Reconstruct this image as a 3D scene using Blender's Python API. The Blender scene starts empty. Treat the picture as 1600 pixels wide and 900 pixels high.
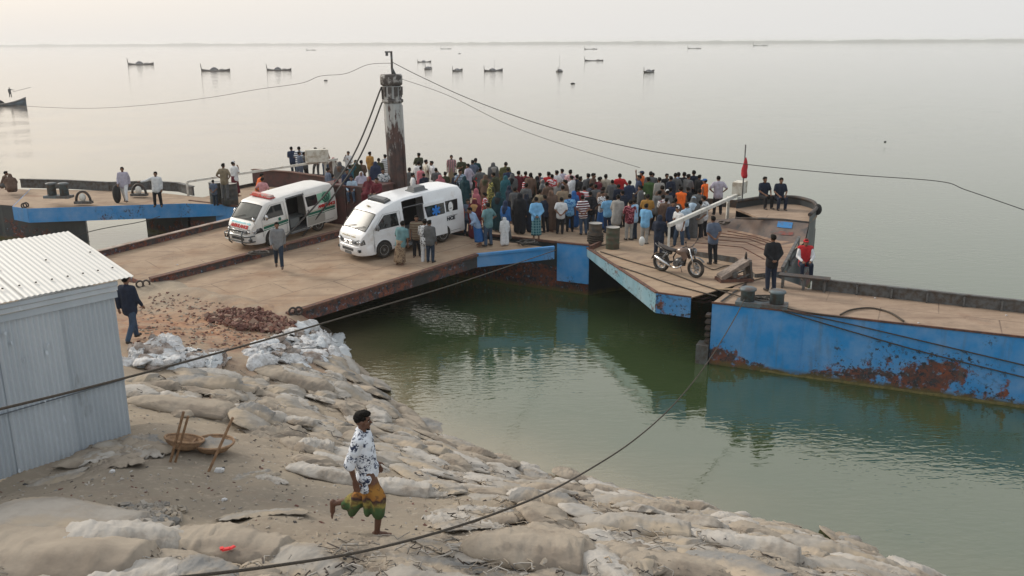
import bpy, math, random
from mathutils import Vector, Matrix, noise as mnoise

random.seed(7)
SC = bpy.context.scene
COL = SC.collection
R = math.radians
# ---------------------------------------------------------------- camera
CAMZ = 9.27; FPX = 1386.0
PITCH = math.atan(384 / FPX); ROLL = math.atan(8 / 1600)
_cd = bpy.data.cameras.new('camera'); CAM = bpy.data.objects.new('camera', _cd); COL.objects.link(CAM)
_cd.sensor_width = 36; _cd.lens = FPX / 1600 * 36; _cd.clip_start = 0.1; _cd.clip_end = 40000
_dn = Vector((0, -math.sin(PITCH), -math.cos(PITCH))); _rt = Vector((1, 0, 0)); _fw = Vector((0, math.cos(PITCH), -math.sin(PITCH)))
_cr = _rt * math.cos(ROLL) + _dn * math.sin(ROLL); _cu = -(_dn * math.cos(ROLL) - _rt * math.sin(ROLL))
CAM.matrix_world = Matrix(((_cr.x, _cu.x, -_fw.x, 0), (_cr.y, _cu.y, -_fw.y, 0), (_cr.z, _cu.z, -_fw.z, CAMZ), (0, 0, 0, 1)))
SC.camera = CAM
# ---------------------------------------------------------------- sky, sun, exposure
SUN_EL, SUN_AZ = R(28), R(-58)            # azimuth measured from +Y, negative = left of the view
W = bpy.data.worlds.new('World'); SC.world = W; W.use_nodes = True
_n = W.node_tree.nodes; _l = W.node_tree.links; _n.clear()
_sky = _n.new('ShaderNodeTexSky'); _sky.sky_type = 'NISHITA'; _sky.sun_disc = False
_sky.sun_elevation = SUN_EL; _sky.sun_rotation = SUN_AZ; _sky.dust_density = 6.0; _sky.air_density = 1.3; _sky.ozone_density = 1.0
_mix = _n.new('ShaderNodeMix'); _mix.data_type = 'RGBA'; _mix.inputs[0].default_value = 0.78
_tc = _n.new('ShaderNodeTexCoord'); _dp = _n.new('ShaderNodeVectorMath'); _dp.operation = 'DOT_PRODUCT'; _l.new(_tc.outputs['Generated'], _dp.inputs[0])
_dp.inputs[1].default_value = (math.sin(SUN_AZ), math.cos(SUN_AZ), 0)
_mr = _n.new('ShaderNodeMapRange'); _mr.inputs[1].default_value = -1; _mr.inputs[2].default_value = 1; _l.new(_dp.outputs['Value'], _mr.inputs[0])
_cl = _n.new('ShaderNodeMix'); _cl.data_type = 'RGBA'; _cl.inputs[6].default_value = (6.0, 6.35, 6.6, 1); _cl.inputs[7].default_value = (7.75, 7.4, 7.0, 1)   # thin overcast, warmer towards the sun
_l.new(_mr.outputs[0], _cl.inputs[0]); _l.new(_cl.outputs[2], _mix.inputs[7])
_bg = _n.new('ShaderNodeBackground'); _bg.inputs[1].default_value = 0.1
_out = _n.new('ShaderNodeOutputWorld')
_l.new(_sky.outputs[0], _mix.inputs[6]); _l.new(_mix.outputs[2], _bg.inputs[0]); _l.new(_bg.outputs[0], _out.inputs[0])
_sd = bpy.data.lights.new('sun', 'SUN'); SUN = bpy.data.objects.new('sun', _sd); COL.objects.link(SUN)
_sd.energy = 1.5; _sd.angle = R(14); _sd.color = (1.0, 0.93, 0.83)
_dir = Vector((math.sin(SUN_AZ) * math.cos(SUN_EL), math.cos(SUN_AZ) * math.cos(SUN_EL), math.sin(SUN_EL)))
SUN.rotation_euler = _dir.to_track_quat('Z', 'Y').to_euler(); SUN.location = _dir * 60
SC.view_settings.view_transform = 'Standard'; SC.view_settings.look = 'None'
SC.view_settings.exposure = 0.48; SC.view_settings.gamma = 1.0; SC.view_settings.use_curve_mapping = False
SC.cycles.max_bounces = 6; SC.cycles.volume_bounces = 1; SC.cycles.use_denoising = True
SC.cycles.caustics_reflective = False; SC.cycles.caustics_refractive = False

# ---------------------------------------------------------------- helpers
def _ray(x, y):
    u, v = x - 800.0, y - 450.0
    c, s = math.cos(ROLL), math.sin(ROLL)
    return _rt * (u * c - v * s) + _dn * (u * s + v * c) + _fw * FPX
def at(x, y, z):                      # the place at height z that shows at (x, y) of the 1600 x 900 photograph
    d = _ray(x, y); t = (z - CAMZ) / d.z
    return Vector((d.x * t, d.y * t, z))
def atY(x, y, Y):
    d = _ray(x, y); t = Y / d.y
    return Vector((d.x * t, Y, CAMZ + d.z * t))
def atplane(x, y, p, n):
    d = _ray(x, y); o = Vector((0, 0, CAMZ)); t = (p - o).dot(n) / d.dot(n)
    return o + d * t

def tag(o, label=None, cat=None, group=None, kind=None):
    if label: o['label'] = label
    if cat: o['category'] = cat
    if group: o['group'] = group
    if kind: o['kind'] = kind
    return o
def empty(name, loc=(0, 0, 0), rz=0.0):
    o = bpy.data.objects.new(name, None); COL.objects.link(o); o.location = loc; o.rotation_euler = (0, 0, rz)
    o.empty_display_size = 0.2
    return o
def link(name, me, parent=None):
    o = bpy.data.objects.new(name, me); COL.objects.link(o)
    if parent is not None: o.parent = parent
    return o
def copy_tree(o, parent=None):
    c = o.copy(); COL.objects.link(c); c.parent = parent
    for k in o.children:
        copy_tree(k, c)
    return c

class MB:
    """collects shapes; build() links them as one mesh object"""
    def __init__(s): s.v = []; s.f = []; s.m = []; s.sm = []
    def add(s, vs, fs, mi=0, smooth=False):
        b = len(s.v); s.v += [tuple(v) for v in vs]
        s.f += [tuple(i + b for i in f) for f in fs]; s.m += [mi] * len(fs); s.sm += [smooth] * len(fs)
        return s
    def box(s, c, size, rz=0.0, mi=0, M=None, taper=None):
        hx, hy, hz = size[0] / 2, size[1] / 2, size[2] / 2
        tx, ty = taper if taper else (1, 1)
        vs = [Vector((x * hx * (tx if z > 0 else 1), y * hy * (ty if z > 0 else 1), z * hz)) for z in (-1, 1) for y in (-1, 1) for x in (-1, 1)]
        if M is None: M = Matrix.Rotation(rz, 3, 'Z')
        vs = [M @ v + Vector(c) for v in vs]
        return s.add(vs, [(0, 2, 3, 1), (4, 5, 7, 6), (0, 1, 5, 4), (2, 6, 7, 3), (0, 4, 6, 2), (1, 3, 7, 5)], mi)
    def beam(s, a, b, w, h, mi=0, up=Vector((0, 0, 1))):
        a, b = Vector(a), Vector(b); d = (b - a); L = d.length; d.normalize()
        side = d.cross(up).normalized(); u = side.cross(d)
        M = Matrix((side, d, u)).transposed()
        return s.box((a + b) / 2, (w, L, h), mi=mi, M=M)
    def tube(s, pts, r, n=8, mi=0, smooth=True, cap=True, closed=False):
        pts = [Vector(p) for p in pts]; k = len(pts)
        rs = r if isinstance(r, (list, tuple)) else [r] * k
        prev = None; rings = []
        for i, p in enumerate(pts):
            a = pts[i - 1] if (i > 0 or closed) else p; b = pts[(i + 1) % k] if (i < k - 1 or closed) else p
            d = (b - a).normalized() if (b - a).length > 1e-9 else Vector((0, 0, 1))
            if prev is None:
                ref = Vector((0, 0, 1)) if abs(d.z) < .9 else Vector((1, 0, 0))
                u = d.cross(ref).normalized()
            else:
                u = (prev - d * prev.dot(d)); u = u.normalized() if u.length > 1e-6 else d.orthogonal().normalized()
            prev = u; w = d.cross(u)
            rings.append([p + (u * math.cos(2 * math.pi * j / n) + w * math.sin(2 * math.pi * j / n)) * rs[i] for j in range(n)])
        return s.loft(rings, mi=mi, smooth=smooth, cap=cap and not closed, ringclosed=closed)
    def loft(s, rings, mi=0, smooth=True, cap=True, ringclosed=False, wrap=True):
        n = len(rings[0]); vs = [p for r in rings for p in r]; fs = []
        kk = len(rings)
        for i in range(kk if ringclosed else kk - 1):
            i2 = (i + 1) % kk
            for j in range(n if wrap else n - 1):
                j2 = (j + 1) % n
                fs.append((i * n + j, i * n + j2, i2 * n + j2, i2 * n + j))
        s.add(vs, fs, mi, smooth)
        if cap and wrap:
            b = len(s.v) - len(vs)
            s.f.append(tuple(b + j for j in reversed(range(n)))); s.m.append(mi); s.sm.append(False)
            s.f.append(tuple(b + (kk - 1) * n + j for j in range(n))); s.m.append(mi); s.sm.append(False)
        return s
    def ell(s, c, r, nu=12, nv=8, M=None, mi=0, smooth=True):
        c = Vector(c); rings = []
        for i in range(1, nv):
            t = math.pi * i / nv
            rings.append([Vector((r[0] * math.sin(t) * math.cos(2 * math.pi * j / nu), r[1] * math.sin(t) * math.sin(2 * math.pi * j / nu), -r[2] * math.cos(t))) for j in range(nu)])
        vs = [Vector((0, 0, -r[2]))] + [p for q in rings for p in q] + [Vector((0, 0, r[2]))]
        if M is not None: vs = [M @ v for v in vs]
        vs = [v + c for v in vs]; fs = []
        for j in range(nu):
            fs.append((0, 1 + (j + 1) % nu, 1 + j)); fs.append((len(vs) - 1, 1 + (nv - 2) * nu + j, 1 + (nv - 2) * nu + (j + 1) % nu))
        for i in range(nv - 2):
            for j in range(nu):
                fs.append((1 + i * nu + j, 1 + i * nu + (j + 1) % nu, 1 + (i + 1) * nu + (j + 1) % nu, 1 + (i + 1) * nu + j))
        return s.add(vs, fs, mi, smooth)
    def cap(s, a, ra, b, rb, n=10, mi=0):
        """tapered capsule"""
        a, b = Vector(a), Vector(b); d = b - a; L = d.length
        if L < 1e-6: return s.ell(a, (ra, ra, ra), n, 8, mi=mi)
        d.normalize(); pts = []; rs = []
        for t in (-1, -.8, -.45): pts.append(a + d * ra * t); rs.append(ra * math.sqrt(max(1 - t * t, .0004)))
        pts.append(a); rs.append(ra); pts.append(b); rs.append(rb)
        for t in (.45, .8, 1): pts.append(b + d * rb * t); rs.append(rb * math.sqrt(max(1 - t * t, .0004)))
        return s.tube(pts, rs, n, mi)
    def lathe(s, prof, n=24, c=(0, 0, 0), M=None, mi=0, smooth=True, cap=True):
        rings = []
        for r, z in prof:
            ring = [Vector((r * math.cos(2 * math.pi * j / n), r * math.sin(2 * math.pi * j / n), z)) for j in range(n)]
            if M is not None: ring = [M @ p for p in ring]
            rings.append([p + Vector(c) for p in ring])
        return s.loft(rings, mi, smooth, cap)
    def prism(s, poly, z0, z1, mi=0, mside=None):
        """poly: (x, y) or (x, y, z) top points, anticlockwise"""
        n = len(poly); top = [Vector((p[0], p[1], p[2] if len(p) > 2 else z1)) for p in poly]
        bot = [Vector((p[0], p[1], z0)) for p in poly]
        ms = mi if mside is None else mside
        s.add(top + bot, [tuple(range(n))], mi)
        b = len(s.v) - 2 * n
        s.f.append(tuple(b + n + j for j in reversed(range(n)))); s.m.append(ms); s.sm.append(False)
        for j in range(n):
            k = (j + 1) % n
            s.f.append((b + j, b + n + j, b + n + k, b + k)); s.m.append(ms); s.sm.append(False)
        return s
    def mesh(s, name, mats):
        me = bpy.data.meshes.new(name); me.from_pydata(s.v, [], s.f); 
        for m in (mats if isinstance(mats, (list, tuple)) else [mats]): me.materials.append(m)
        me.polygons.foreach_set('material_index', s.m); me.polygons.foreach_set('use_smooth', s.sm)
        me.update(); return me
    def build(s, name, mats, parent=None, loc=None):
        o = link(name, s.mesh(name, mats), parent)
        if loc is not None: o.location = loc
        return o

# ---------------------------------------------------------------- materials
def pm(name, col, rough=.75, metal=0.0, col2=None, nscale=4.0, lo=.4, hi=.62, bump=0.0, bscale=30.0, spec=.4, col3=None, n3=1.3, lo3=.5, hi3=.7, stretch=None, coat=0.0, amt=1.0):
    m = bpy.data.materials.new(name); m.use_nodes = True; nt = m.node_tree; N = nt.nodes; L = nt.links
    b = N['Principled BSDF']; b.inputs['Roughness'].default_value = rough; b.inputs['Metallic'].default_value = metal
    b.inputs['Specular IOR Level'].default_value = spec; b.inputs['Coat Weight'].default_value = coat
    b.inputs['Base Color'].default_value = (*col, 1)
    tc = N.new('ShaderNodeTexCoord'); src = tc.outputs['Object']
    if stretch:
        mp = N.new('ShaderNodeMapping'); mp.inputs['Scale'].default_value = stretch; L.new(src, mp.inputs[0]); src = mp.outputs[0]
    cur = None
    def layer(base, c2, sc, a, z, det=6):
        nz = N.new('ShaderNodeTexNoise'); nz.inputs['Scale'].default_value = sc; nz.inputs['Detail'].default_value = det; nz.inputs['Roughness'].default_value = .62
        L.new(src, nz.inputs['Vector'])
        mr = N.new('ShaderNodeMapRange'); mr.inputs[1].default_value = a; mr.inputs[2].default_value = z; mr.inputs[4].default_value = amt; L.new(nz.outputs[0], mr.inputs[0])
        mx = N.new('ShaderNodeMix'); mx.data_type = 'RGBA'
        if base is None: mx.inputs[6].default_value = (*col, 1)
        else: L.new(base, mx.inputs[6])
        mx.inputs[7].default_value = (*c2, 1); L.new(mr.outputs[0], mx.inputs[0])
        return mx.outputs[2]
    if col2: cur = layer(cur, col2, nscale, lo, hi)
    if col3: cur = layer(cur, col3, n3, lo3, hi3)
    if cur is not None: L.new(cur, b.inputs['Base Color'])
    if bump:
        nz = N.new('ShaderNodeTexNoise'); nz.inputs['Scale'].default_value = bscale; nz.inputs['Detail'].default_value = 5
        L.new(tc.outputs['Object'], nz.inputs['Vector'])
        bp = N.new('ShaderNodeBump'); bp.inputs['Strength'].default_value = bump; bp.inputs['Distance'].default_value = .02
        L.new(nz.outputs[0], bp.inputs['Height']); L.new(bp.outputs[0], b.inputs['Normal'])
    return m
def deck_wear(m, lx=3.0, ly=1.5, rot=0.0, stain=(.16, .105, .075)):
    """welded plate joints, drag streaks and old stains on a steel deck"""
    N = m.node_tree.nodes; L = m.node_tree.links; b = N['Principled BSDF']; prev = b.inputs['Base Color'].links[0].from_socket
    tc = N.new('ShaderNodeTexCoord'); mp = N.new('ShaderNodeMapping'); mp.inputs['Rotation'].default_value = (0, 0, rot); L.new(tc.outputs['Object'], mp.inputs[0])
    br = N.new('ShaderNodeTexBrick'); br.inputs['Scale'].default_value = 1; br.inputs['Brick Width'].default_value = lx; br.inputs['Row Height'].default_value = ly; br.inputs['Mortar Size'].default_value = .022; br.inputs['Mortar Smooth'].default_value = .3; L.new(mp.outputs[0], br.inputs['Vector'])
    def nz(sc, st, det=7):
        q = N.new('ShaderNodeMapping'); q.inputs['Rotation'].default_value = (0, 0, rot); q.inputs['Scale'].default_value = st; L.new(tc.outputs['Object'], q.inputs[0])
        n = N.new('ShaderNodeTexNoise'); n.inputs['Scale'].default_value = sc; n.inputs['Detail'].default_value = det; n.inputs['Roughness'].default_value = .68; L.new(q.outputs[0], n.inputs['Vector']); return n.outputs[0]
    def rng(x, a, z, o1=1.0):
        r = N.new('ShaderNodeMapRange'); r.inputs[1].default_value = a; r.inputs[2].default_value = z; r.inputs[4].default_value = o1; L.new(x, r.inputs[0]); return r.outputs[0]
    def mix(f, a, c):
        x = N.new('ShaderNodeMix'); x.data_type = 'RGBA'; L.new(f, x.inputs[0]); L.new(a, x.inputs[6]); x.inputs[7].default_value = (*c, 1); return x.outputs[2]
    c = mix(rng(nz(1.6, (.22, 1.6, 1)), .5, .72, .7), prev, stain)
    c = mix(rng(nz(.7, (1, 1, 1)), .56, .66, .55), c, (.20, .15, .115))
    c = mix(rng(nz(5, (1, 1, 1), 9), .62, .72, .8), c, (.13, .075, .05))
    c = mix(rng(nz(2.6, (.12, 2.2, 1)), .60, .75, .5), c, (.50, .40, .30))
    mm = N.new('ShaderNodeMath'); mm.operation = 'MULTIPLY'; L.new(br.outputs['Fac'], mm.inputs[0]); L.new(rng(nz(.9, (1, 1, 1)), .35, .6, .8), mm.inputs[1])
    c = mix(mm.outputs[0], c, (.12, .08, .06)); L.new(c, b.inputs['Base Color'])
    return m

def hull_mat(name, paint, rust_lo=.0, rust_hi=1.9, base_amt=.05, low_amt=.42, dirt=(.09, .075, .06), off=(0, 0, 0)):
    """painted steel: rust and flaked paint, more of it towards the waterline, weeping streaks"""
    m = bpy.data.materials.new(name); m.use_nodes = True; nt = m.node_tree; N = nt.nodes; L = nt.links
    b = N['Principled BSDF']; b.inputs['Roughness'].default_value = .5
    tc0 = N.new('ShaderNodeTexCoord'); sx = N.new('ShaderNodeSeparateXYZ'); L.new(tc0.outputs['Object'], sx.inputs[0])
    tc = N.new('ShaderNodeMapping'); tc.inputs['Location'].default_value = off; L.new(tc0.outputs['Object'], tc.inputs[0]); OBJ = tc.outputs[0]
    def nz(sc, det=7, st=None, rg=.65):
        n = N.new('ShaderNodeTexNoise'); n.inputs['Scale'].default_value = sc; n.inputs['Detail'].default_value = det; n.inputs['Roughness'].default_value = rg
        if st:
            mp = N.new('ShaderNodeMapping'); mp.inputs['Scale'].default_value = st; L.new(OBJ, mp.inputs[0]); L.new(mp.outputs[0], n.inputs['Vector'])
        else: L.new(OBJ, n.inputs['Vector'])
        return n.outputs[0]
    def rng(x, a, z, o0=0, o1=1):
        r = N.new('ShaderNodeMapRange'); r.inputs[1].default_value = a; r.inputs[2].default_value = z; r.inputs[3].default_value = o0; r.inputs[4].default_value = o1; L.new(x, r.inputs[0]); return r.outputs[0]
    def math_(op, a, bb):
        k = N.new('ShaderNodeMath'); k.operation = op
        for i, q in enumerate((a, bb)):
            if isinstance(q, (int, float)): k.inputs[i].default_value = q
            else: L.new(q, k.inputs[i])
        return k.outputs[0]
    def mix(f, a, c):
        x = N.new('ShaderNodeMix'); x.data_type = 'RGBA'; L.new(f, x.inputs[0])
        if isinstance(a, tuple): x.inputs[6].default_value = (*a, 1)
        else: L.new(a, x.inputs[6])
        if isinstance(c, tuple): x.inputs[7].default_value = (*c, 1)
        else: L.new(c, x.inputs[7])
        return x.outputs[2]
    lum = sum(paint) / 3; p2 = tuple(min(1, c * .80 + lum * .40 + .01) for c in paint)
    c = mix(rng(nz(1.1, 7), .38, .66), paint, p2)
    c = mix(math_('MULTIPLY', rng(nz(3.0, 6, (1, 1, .16)), .56, .8), .5), c, dirt)
    zf = rng(sx.outputs[2], rust_lo, rust_hi, low_amt, base_amt)          # how much of the paint has gone at this height
    big = math_('ADD', math_('MULTIPLY', nz(.42, 3), .75), math_('MULTIPLY', nz(2.1, 9, None, .72), .55))
    th = math_('SUBTRACT', 0.93, zf)
    rust = rng(math_('SUBTRACT', big, th), 0.0, 0.035)
    rc = mix(rng(nz(3.5, 8, None, .75), .40, .60), (.22, .07, .04), (.05, .05, .055))
    rc = mix(rng(nz(8, 6), .58, .66), rc, (.16, .24, .33))
    c = mix(rust, c, rc)
    fl = math_('MULTIPLY', rng(nz(9, 5, None, .7), .55, .58), rng(math_('SUBTRACT', math_('MULTIPLY', nz(.42, 3), .75), math_('SUBTRACT', .50, math_('MULTIPLY', zf, .6))), 0.0, .05))
    c = mix(fl, c, (.035, .04, .05))
    c = mix(math_('MULTIPLY', rng(nz(2.2, 5, (1, 1, .06)), .60, .72), .35), c, (.14, .16, .15))
    foul = math_('MULTIPLY', rng(sx.outputs[2], .06, .2, 1, 0), rng(nz(2.4), .3, .5))
    c = mix(foul, c, (.12, .10, .035))
    L.new(c, b.inputs['Base Color']); L.new(rng(rust, 0, 1, .45, .9), b.inputs['Roughness'])
    bp = N.new('ShaderNodeBump'); bp.inputs['Strength'].default_value = .35; bp.inputs['Distance'].default_value = .03
    L.new(math_('SUBTRACT', nz(.8, 2), math_('MULTIPLY', rust, .25)), bp.inputs['Height']); L.new(bp.outputs[0], b.inputs['Normal'])
    return m

M = {}
M['blue_hull'] = hull_mat('blue_hull_paint', (.025, .265, .64), base_amt=.07, low_amt=.29, off=(-2.2, 1.05, 0))
M['blue_plate'] = hull_mat('blue_plate_paint', (.025, .23, .55), 0, 2.2, .11, .2)
M['pale_plate'] = hull_mat('pale_blue_plate', (.17, .33, .41), 0, 2.2, .14, .24)
M['dark_hull'] = hull_mat('dark_hull_paint_and_shade', (.028, .036, .042), 0, 1.9, .12, .3)  # dark paint; on the main and left pontoon hulls it is painted shade
M['rust_hull'] = hull_mat('rusty_hull', (.045, .04, .04), 0, 1.9, .3, .5)
M['deck'] = pm('dusty_deck_steel', (.365, .27, .19), .9, col2=(.29, .215, .15), nscale=1.1, lo=.35, hi=.7, bump=.25, bscale=9, col3=(.25, .16, .105), n3=.55, lo3=.55, hi3=.72)
M['deck2'] = pm('dusty_barge_deck', (.35, .26, .19), .9, col2=(.275, .20, .145), nscale=2.1, lo=.35, hi=.7, bump=.25, bscale=12, col3=(.22, .13, .09), n3=.7, lo3=.57, hi3=.75, stretch=(1, 1, 1))
M['ramp_deck'] = pm('sandy_ramp_steel', (.375, .28, .195), .9, col2=(.295, .215, .15), nscale=1.5, lo=.35, hi=.68, bump=.3, bscale=7, col3=(.27, .165, .10), n3=.6, lo3=.5, hi3=.75)
for _k, _r in (('deck', R(-30)), ('deck2', R(-25)), ('ramp_deck', R(42))): deck_wear(M[_k], rot=-_r)
M['grey_steel'] = pm('grey_steel', (.13, .14, .145), .6, .2, col2=(.085, .07, .06), nscale=6, bump=.2)
M['dark_steel'] = pm('dark_steel', (.05, .05, .052), .65, .2, col2=(.085, .06, .045), nscale=5, bump=.2)
M['rust'] = pm('rust', (.16, .075, .05), .9, col2=(.08, .05, .045), nscale=7, bump=.3)
M['maroon'] = pm('maroon_steel', (.115, .05, .045), .7, col2=(.07, .045, .042), nscale=3, bump=.2, bscale=10)
M['white_pipe'] = pm('white_pipe_paint', (.62, .62, .58), .5, col2=(.36, .31, .25), nscale=4, lo=.5, hi=.72)
M['rope'] = pm('rope_fibre', (.085, .07, .055), .95, col2=(.055, .047, .04), nscale=30, bump=.6, bscale=120)
M['rope_blue'] = pm('pale_blue_rope', (.30, .45, .55), .9)
M['cable'] = pm('steel_cable', (.07, .065, .06), .7, .3)
M['black'] = pm('black_rubber', (.018, .018, .019), .75)
import numpy as np
# ================================================================ WATER, BANK, FAR SHORE
SHORE = [(60, -40), (30, 2), (14, 9.5), (9.2, 12.6), (7.4, 14.0), (6.2, 15.2), (4.4, 16.2), (2.7, 17.0), (1.1, 17.6), (-.6, 18.9), (-1.7, 19.9), (-2.7, 21.2), (-3.6, 22.9), (-4.6, 24.5), (-5.3, 26.2), (-6.4, 28.4), (-9.5, 31.6), (-14, 34.6), (-20, 38), (-32, 44), (-60, 60)]
def shore_dist(X, Y):
    X = np.asarray(X, float); Y = np.asarray(Y, float)
    best = np.full(X.shape, 1e9); sgn = np.ones(X.shape)
    for (ax, ay), (bx, by) in zip(SHORE[:-1], SHORE[1:]):
        dx, dy = bx - ax, by - ay; L2 = dx * dx + dy * dy
        t = np.clip(((X - ax) * dx + (Y - ay) * dy) / L2, 0, 1)
        d = np.hypot(X - ax - t * dx, Y - ay - t * dy)
        side = dx * (Y - ay) - dy * (X - ax)
        up = d < best - 1e-9
        best = np.where(up, d, best); sgn = np.where(up, np.where(side > 0, 1, -1), sgn)
    return best * sgn          # positive on land (to the left of the line as it runs away)
def ground_base(X, Y):
    d = shore_dist(X, Y)
    z = np.maximum(d, 0) * np.interp(Y, [9, 15, 20, 25], [.66, .46, .48, .85])
    cap = np.interp(Y, [-40, 5, 9.7, 13.5, 19.5, 23.0, 25.5, 28.5, 60], [5.6, 4.4, 4.0, 3.4, 2.6, 1.8, 1.3, 1.05, 1.0]) + np.interp(X, [-14, -7], [.15, 0])
    z = cap * np.tanh(z / cap)
    t = np.clip(((X + 12.45) * 5.65 + (Y - 29.55) * -3.62) / (5.65 ** 2 + 3.62 ** 2), 0, 1); ds = np.hypot(X + 12.45 - t * 5.65, Y - 29.55 + t * 3.62)
    w = np.exp(-(ds / .75) ** 2); z = z * (1 - w) + 1.37 * w           # sand heaped against the ramp foot
    t = np.clip(((X + 6.2) * -2.6 + (Y - 13.6) * -2.9) / (2.6 ** 2 + 2.9 ** 2), 0, 1); ds = np.hypot(X + 6.2 + t * 2.6, Y - 13.6 + t * 2.9)
    w = np.exp(-(ds / 1.1) ** 2); z = z * (1 - w) + 3.0 * w             # levelled pad under the shed
    return np.where(d > 0, z, np.maximum(.40 * d, -2.2))
def _fb(x, y, s, o, seed=0.0): return mnoise.fractal(Vector((x * s + seed, y * s - seed, seed * .37)), 1.0, 2.0, o)
GRID = {}
def ground_z(x, y):
    if GRID and -22.8 < x < 13.8 and 5.1 < y < 36.6:      # bilinear look-up in the built sheet
        fx, fy = (x + 23) / .14, (y - 5) / .14; i, j = int(fx), int(fy); fx -= i; fy -= j
        g = GRID['z']; n = GRID['nx']; b = (j + 6) * n + i + 5
        return (g[b] * (1 - fx) + g[b + 1] * fx) * (1 - fy) + (g[b + n] * (1 - fx) + g[b + n + 1] * fx) * fy
    return float(ground_base(x, y)) + ground_detail(x, y)
def ground_detail(x, y):
    w = 1.0
    return .11 * _fb(x, y, .35, 3, 3.1) + .055 * _fb(x, y, 1.3, 3, 9.7) + .022 * _fb(x, y, 4.5, 3, 5.2)
def ghit(px, py):
    d = _ray(px, py); o = Vector((0, 0, CAMZ)); t = 5.0 / d.y
    for i in range(400):
        p = o + d * t
        if p.z <= ground_z(p.x, p.y): break
        t *= 1.012
    t0 = t / 1.012
    for i in range(12):
        tm = (t0 + t) / 2; p = o + d * tm
        if p.z <= ground_z(p.x, p.y): t = tm
        else: t0 = tm
    p = o + d * t
    return Vector((p.x, p.y, ground_z(p.x, p.y)))

def water_mat():
    m = bpy.data.materials.new('turbid_river_water'); m.use_nodes = True; nt = m.node_tree; N = nt.nodes; L = nt.links
    b = N['Principled BSDF']; b.inputs['IOR'].default_value = 2.5; b.inputs['Specular IOR Level'].default_value = .5
    at_ = N.new('ShaderNodeAttribute'); at_.attribute_name = 'shallow'
    tc = N.new('ShaderNodeTexCoord')
    nz = N.new('ShaderNodeTexNoise'); nz.inputs['Scale'].default_value = .55; nz.inputs['Detail'].default_value = 5; L.new(tc.outputs['Object'], nz.inputs['Vector'])
    md = N.new('ShaderNodeMath'); md.operation = 'MULTIPLY_ADD'; md.inputs[1].default_value = .5; md.inputs[2].default_value = -.25; L.new(nz.outputs[0], md.inputs[0])
    ad = N.new('ShaderNodeMath'); ad.operation = 'ADD'; ad.use_clamp = True; L.new(at_.outputs['Fac'], ad.inputs[0]); L.new(md.outputs[0], ad.inputs[1])
    cr = N.new('ShaderNodeValToRGB'); e = cr.color_ramp.elements
    e[0].position = 0.12; e[0].color = (.042, .066, .028, 1); e[1].position = 1.0; e[1].color = (.19, .16, .095, 1)
    k = cr.color_ramp.elements.new(.5); k.color = (.085, .09, .045, 1)
    L.new(ad.outputs[0], cr.inputs[0]); sil = N.new('ShaderNodeAttribute'); sil.attribute_name = 'silt'
    sm = N.new('ShaderNodeMix'); sm.data_type = 'RGBA'; L.new(sil.outputs['Fac'], sm.inputs[0]); L.new(cr.outputs[0], sm.inputs[6]); sm.inputs[7].default_value = (.23, .195, .165, 1); L.new(sm.outputs[2], b.inputs['Base Color'])
    b.inputs['Roughness'].default_value = .04; b.inputs['Specular Tint'].default_value = (1.0, 1.0, .90, 1)
    # ripples: short wavelets, plus long slow swell; patches of calm
    def wav(sc, st, det, dist):
        mp = N.new('ShaderNodeMapping'); mp.inputs['Scale'].default_value = st; mp.inputs['Rotation'].default_value = (0, 0, R(-14)); L.new(tc.outputs['Object'], mp.inputs[0])
        n = N.new('ShaderNodeTexNoise'); n.inputs['Scale'].default_value = sc; n.inputs['Detail'].default_value = det; n.inputs['Distortion'].default_value = dist; L.new(mp.outputs[0], n.inputs['Vector'])
        return n.outputs[0]
    patch = N.new('ShaderNodeTexNoise'); patch.inputs['Scale'].default_value = .16; patch.inputs['Detail'].default_value = 3; L.new(tc.outputs['Object'], patch.inputs['Vector'])
    pr = N.new('ShaderNodeMapRange'); pr.inputs[1].default_value = .42; pr.inputs[2].default_value = .62; pr.inputs[3].default_value = .15; pr.inputs[4].default_value = .8; L.new(patch.outputs[0], pr.inputs[0])
    b1 = N.new('ShaderNodeBump'); b1.inputs['Distance'].default_value = .05; b1.inputs['Strength'].default_value = .16; L.new(wav(1.7, (.55, 1.5, 1), 2.5, .4), b1.inputs['Height'])
    b2 = N.new('ShaderNodeBump'); b2.inputs['Distance'].default_value = .02; L.new(wav(5.5, (.55, 1.3, 1), 2, .3), b2.inputs['Height']); L.new(b1.outputs[0], b2.inputs['Normal'])
    L.new(pr.outputs[0], b2.inputs['Strength']); L.new(b2.outputs[0], b.inputs['Normal'])
    return m
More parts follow.
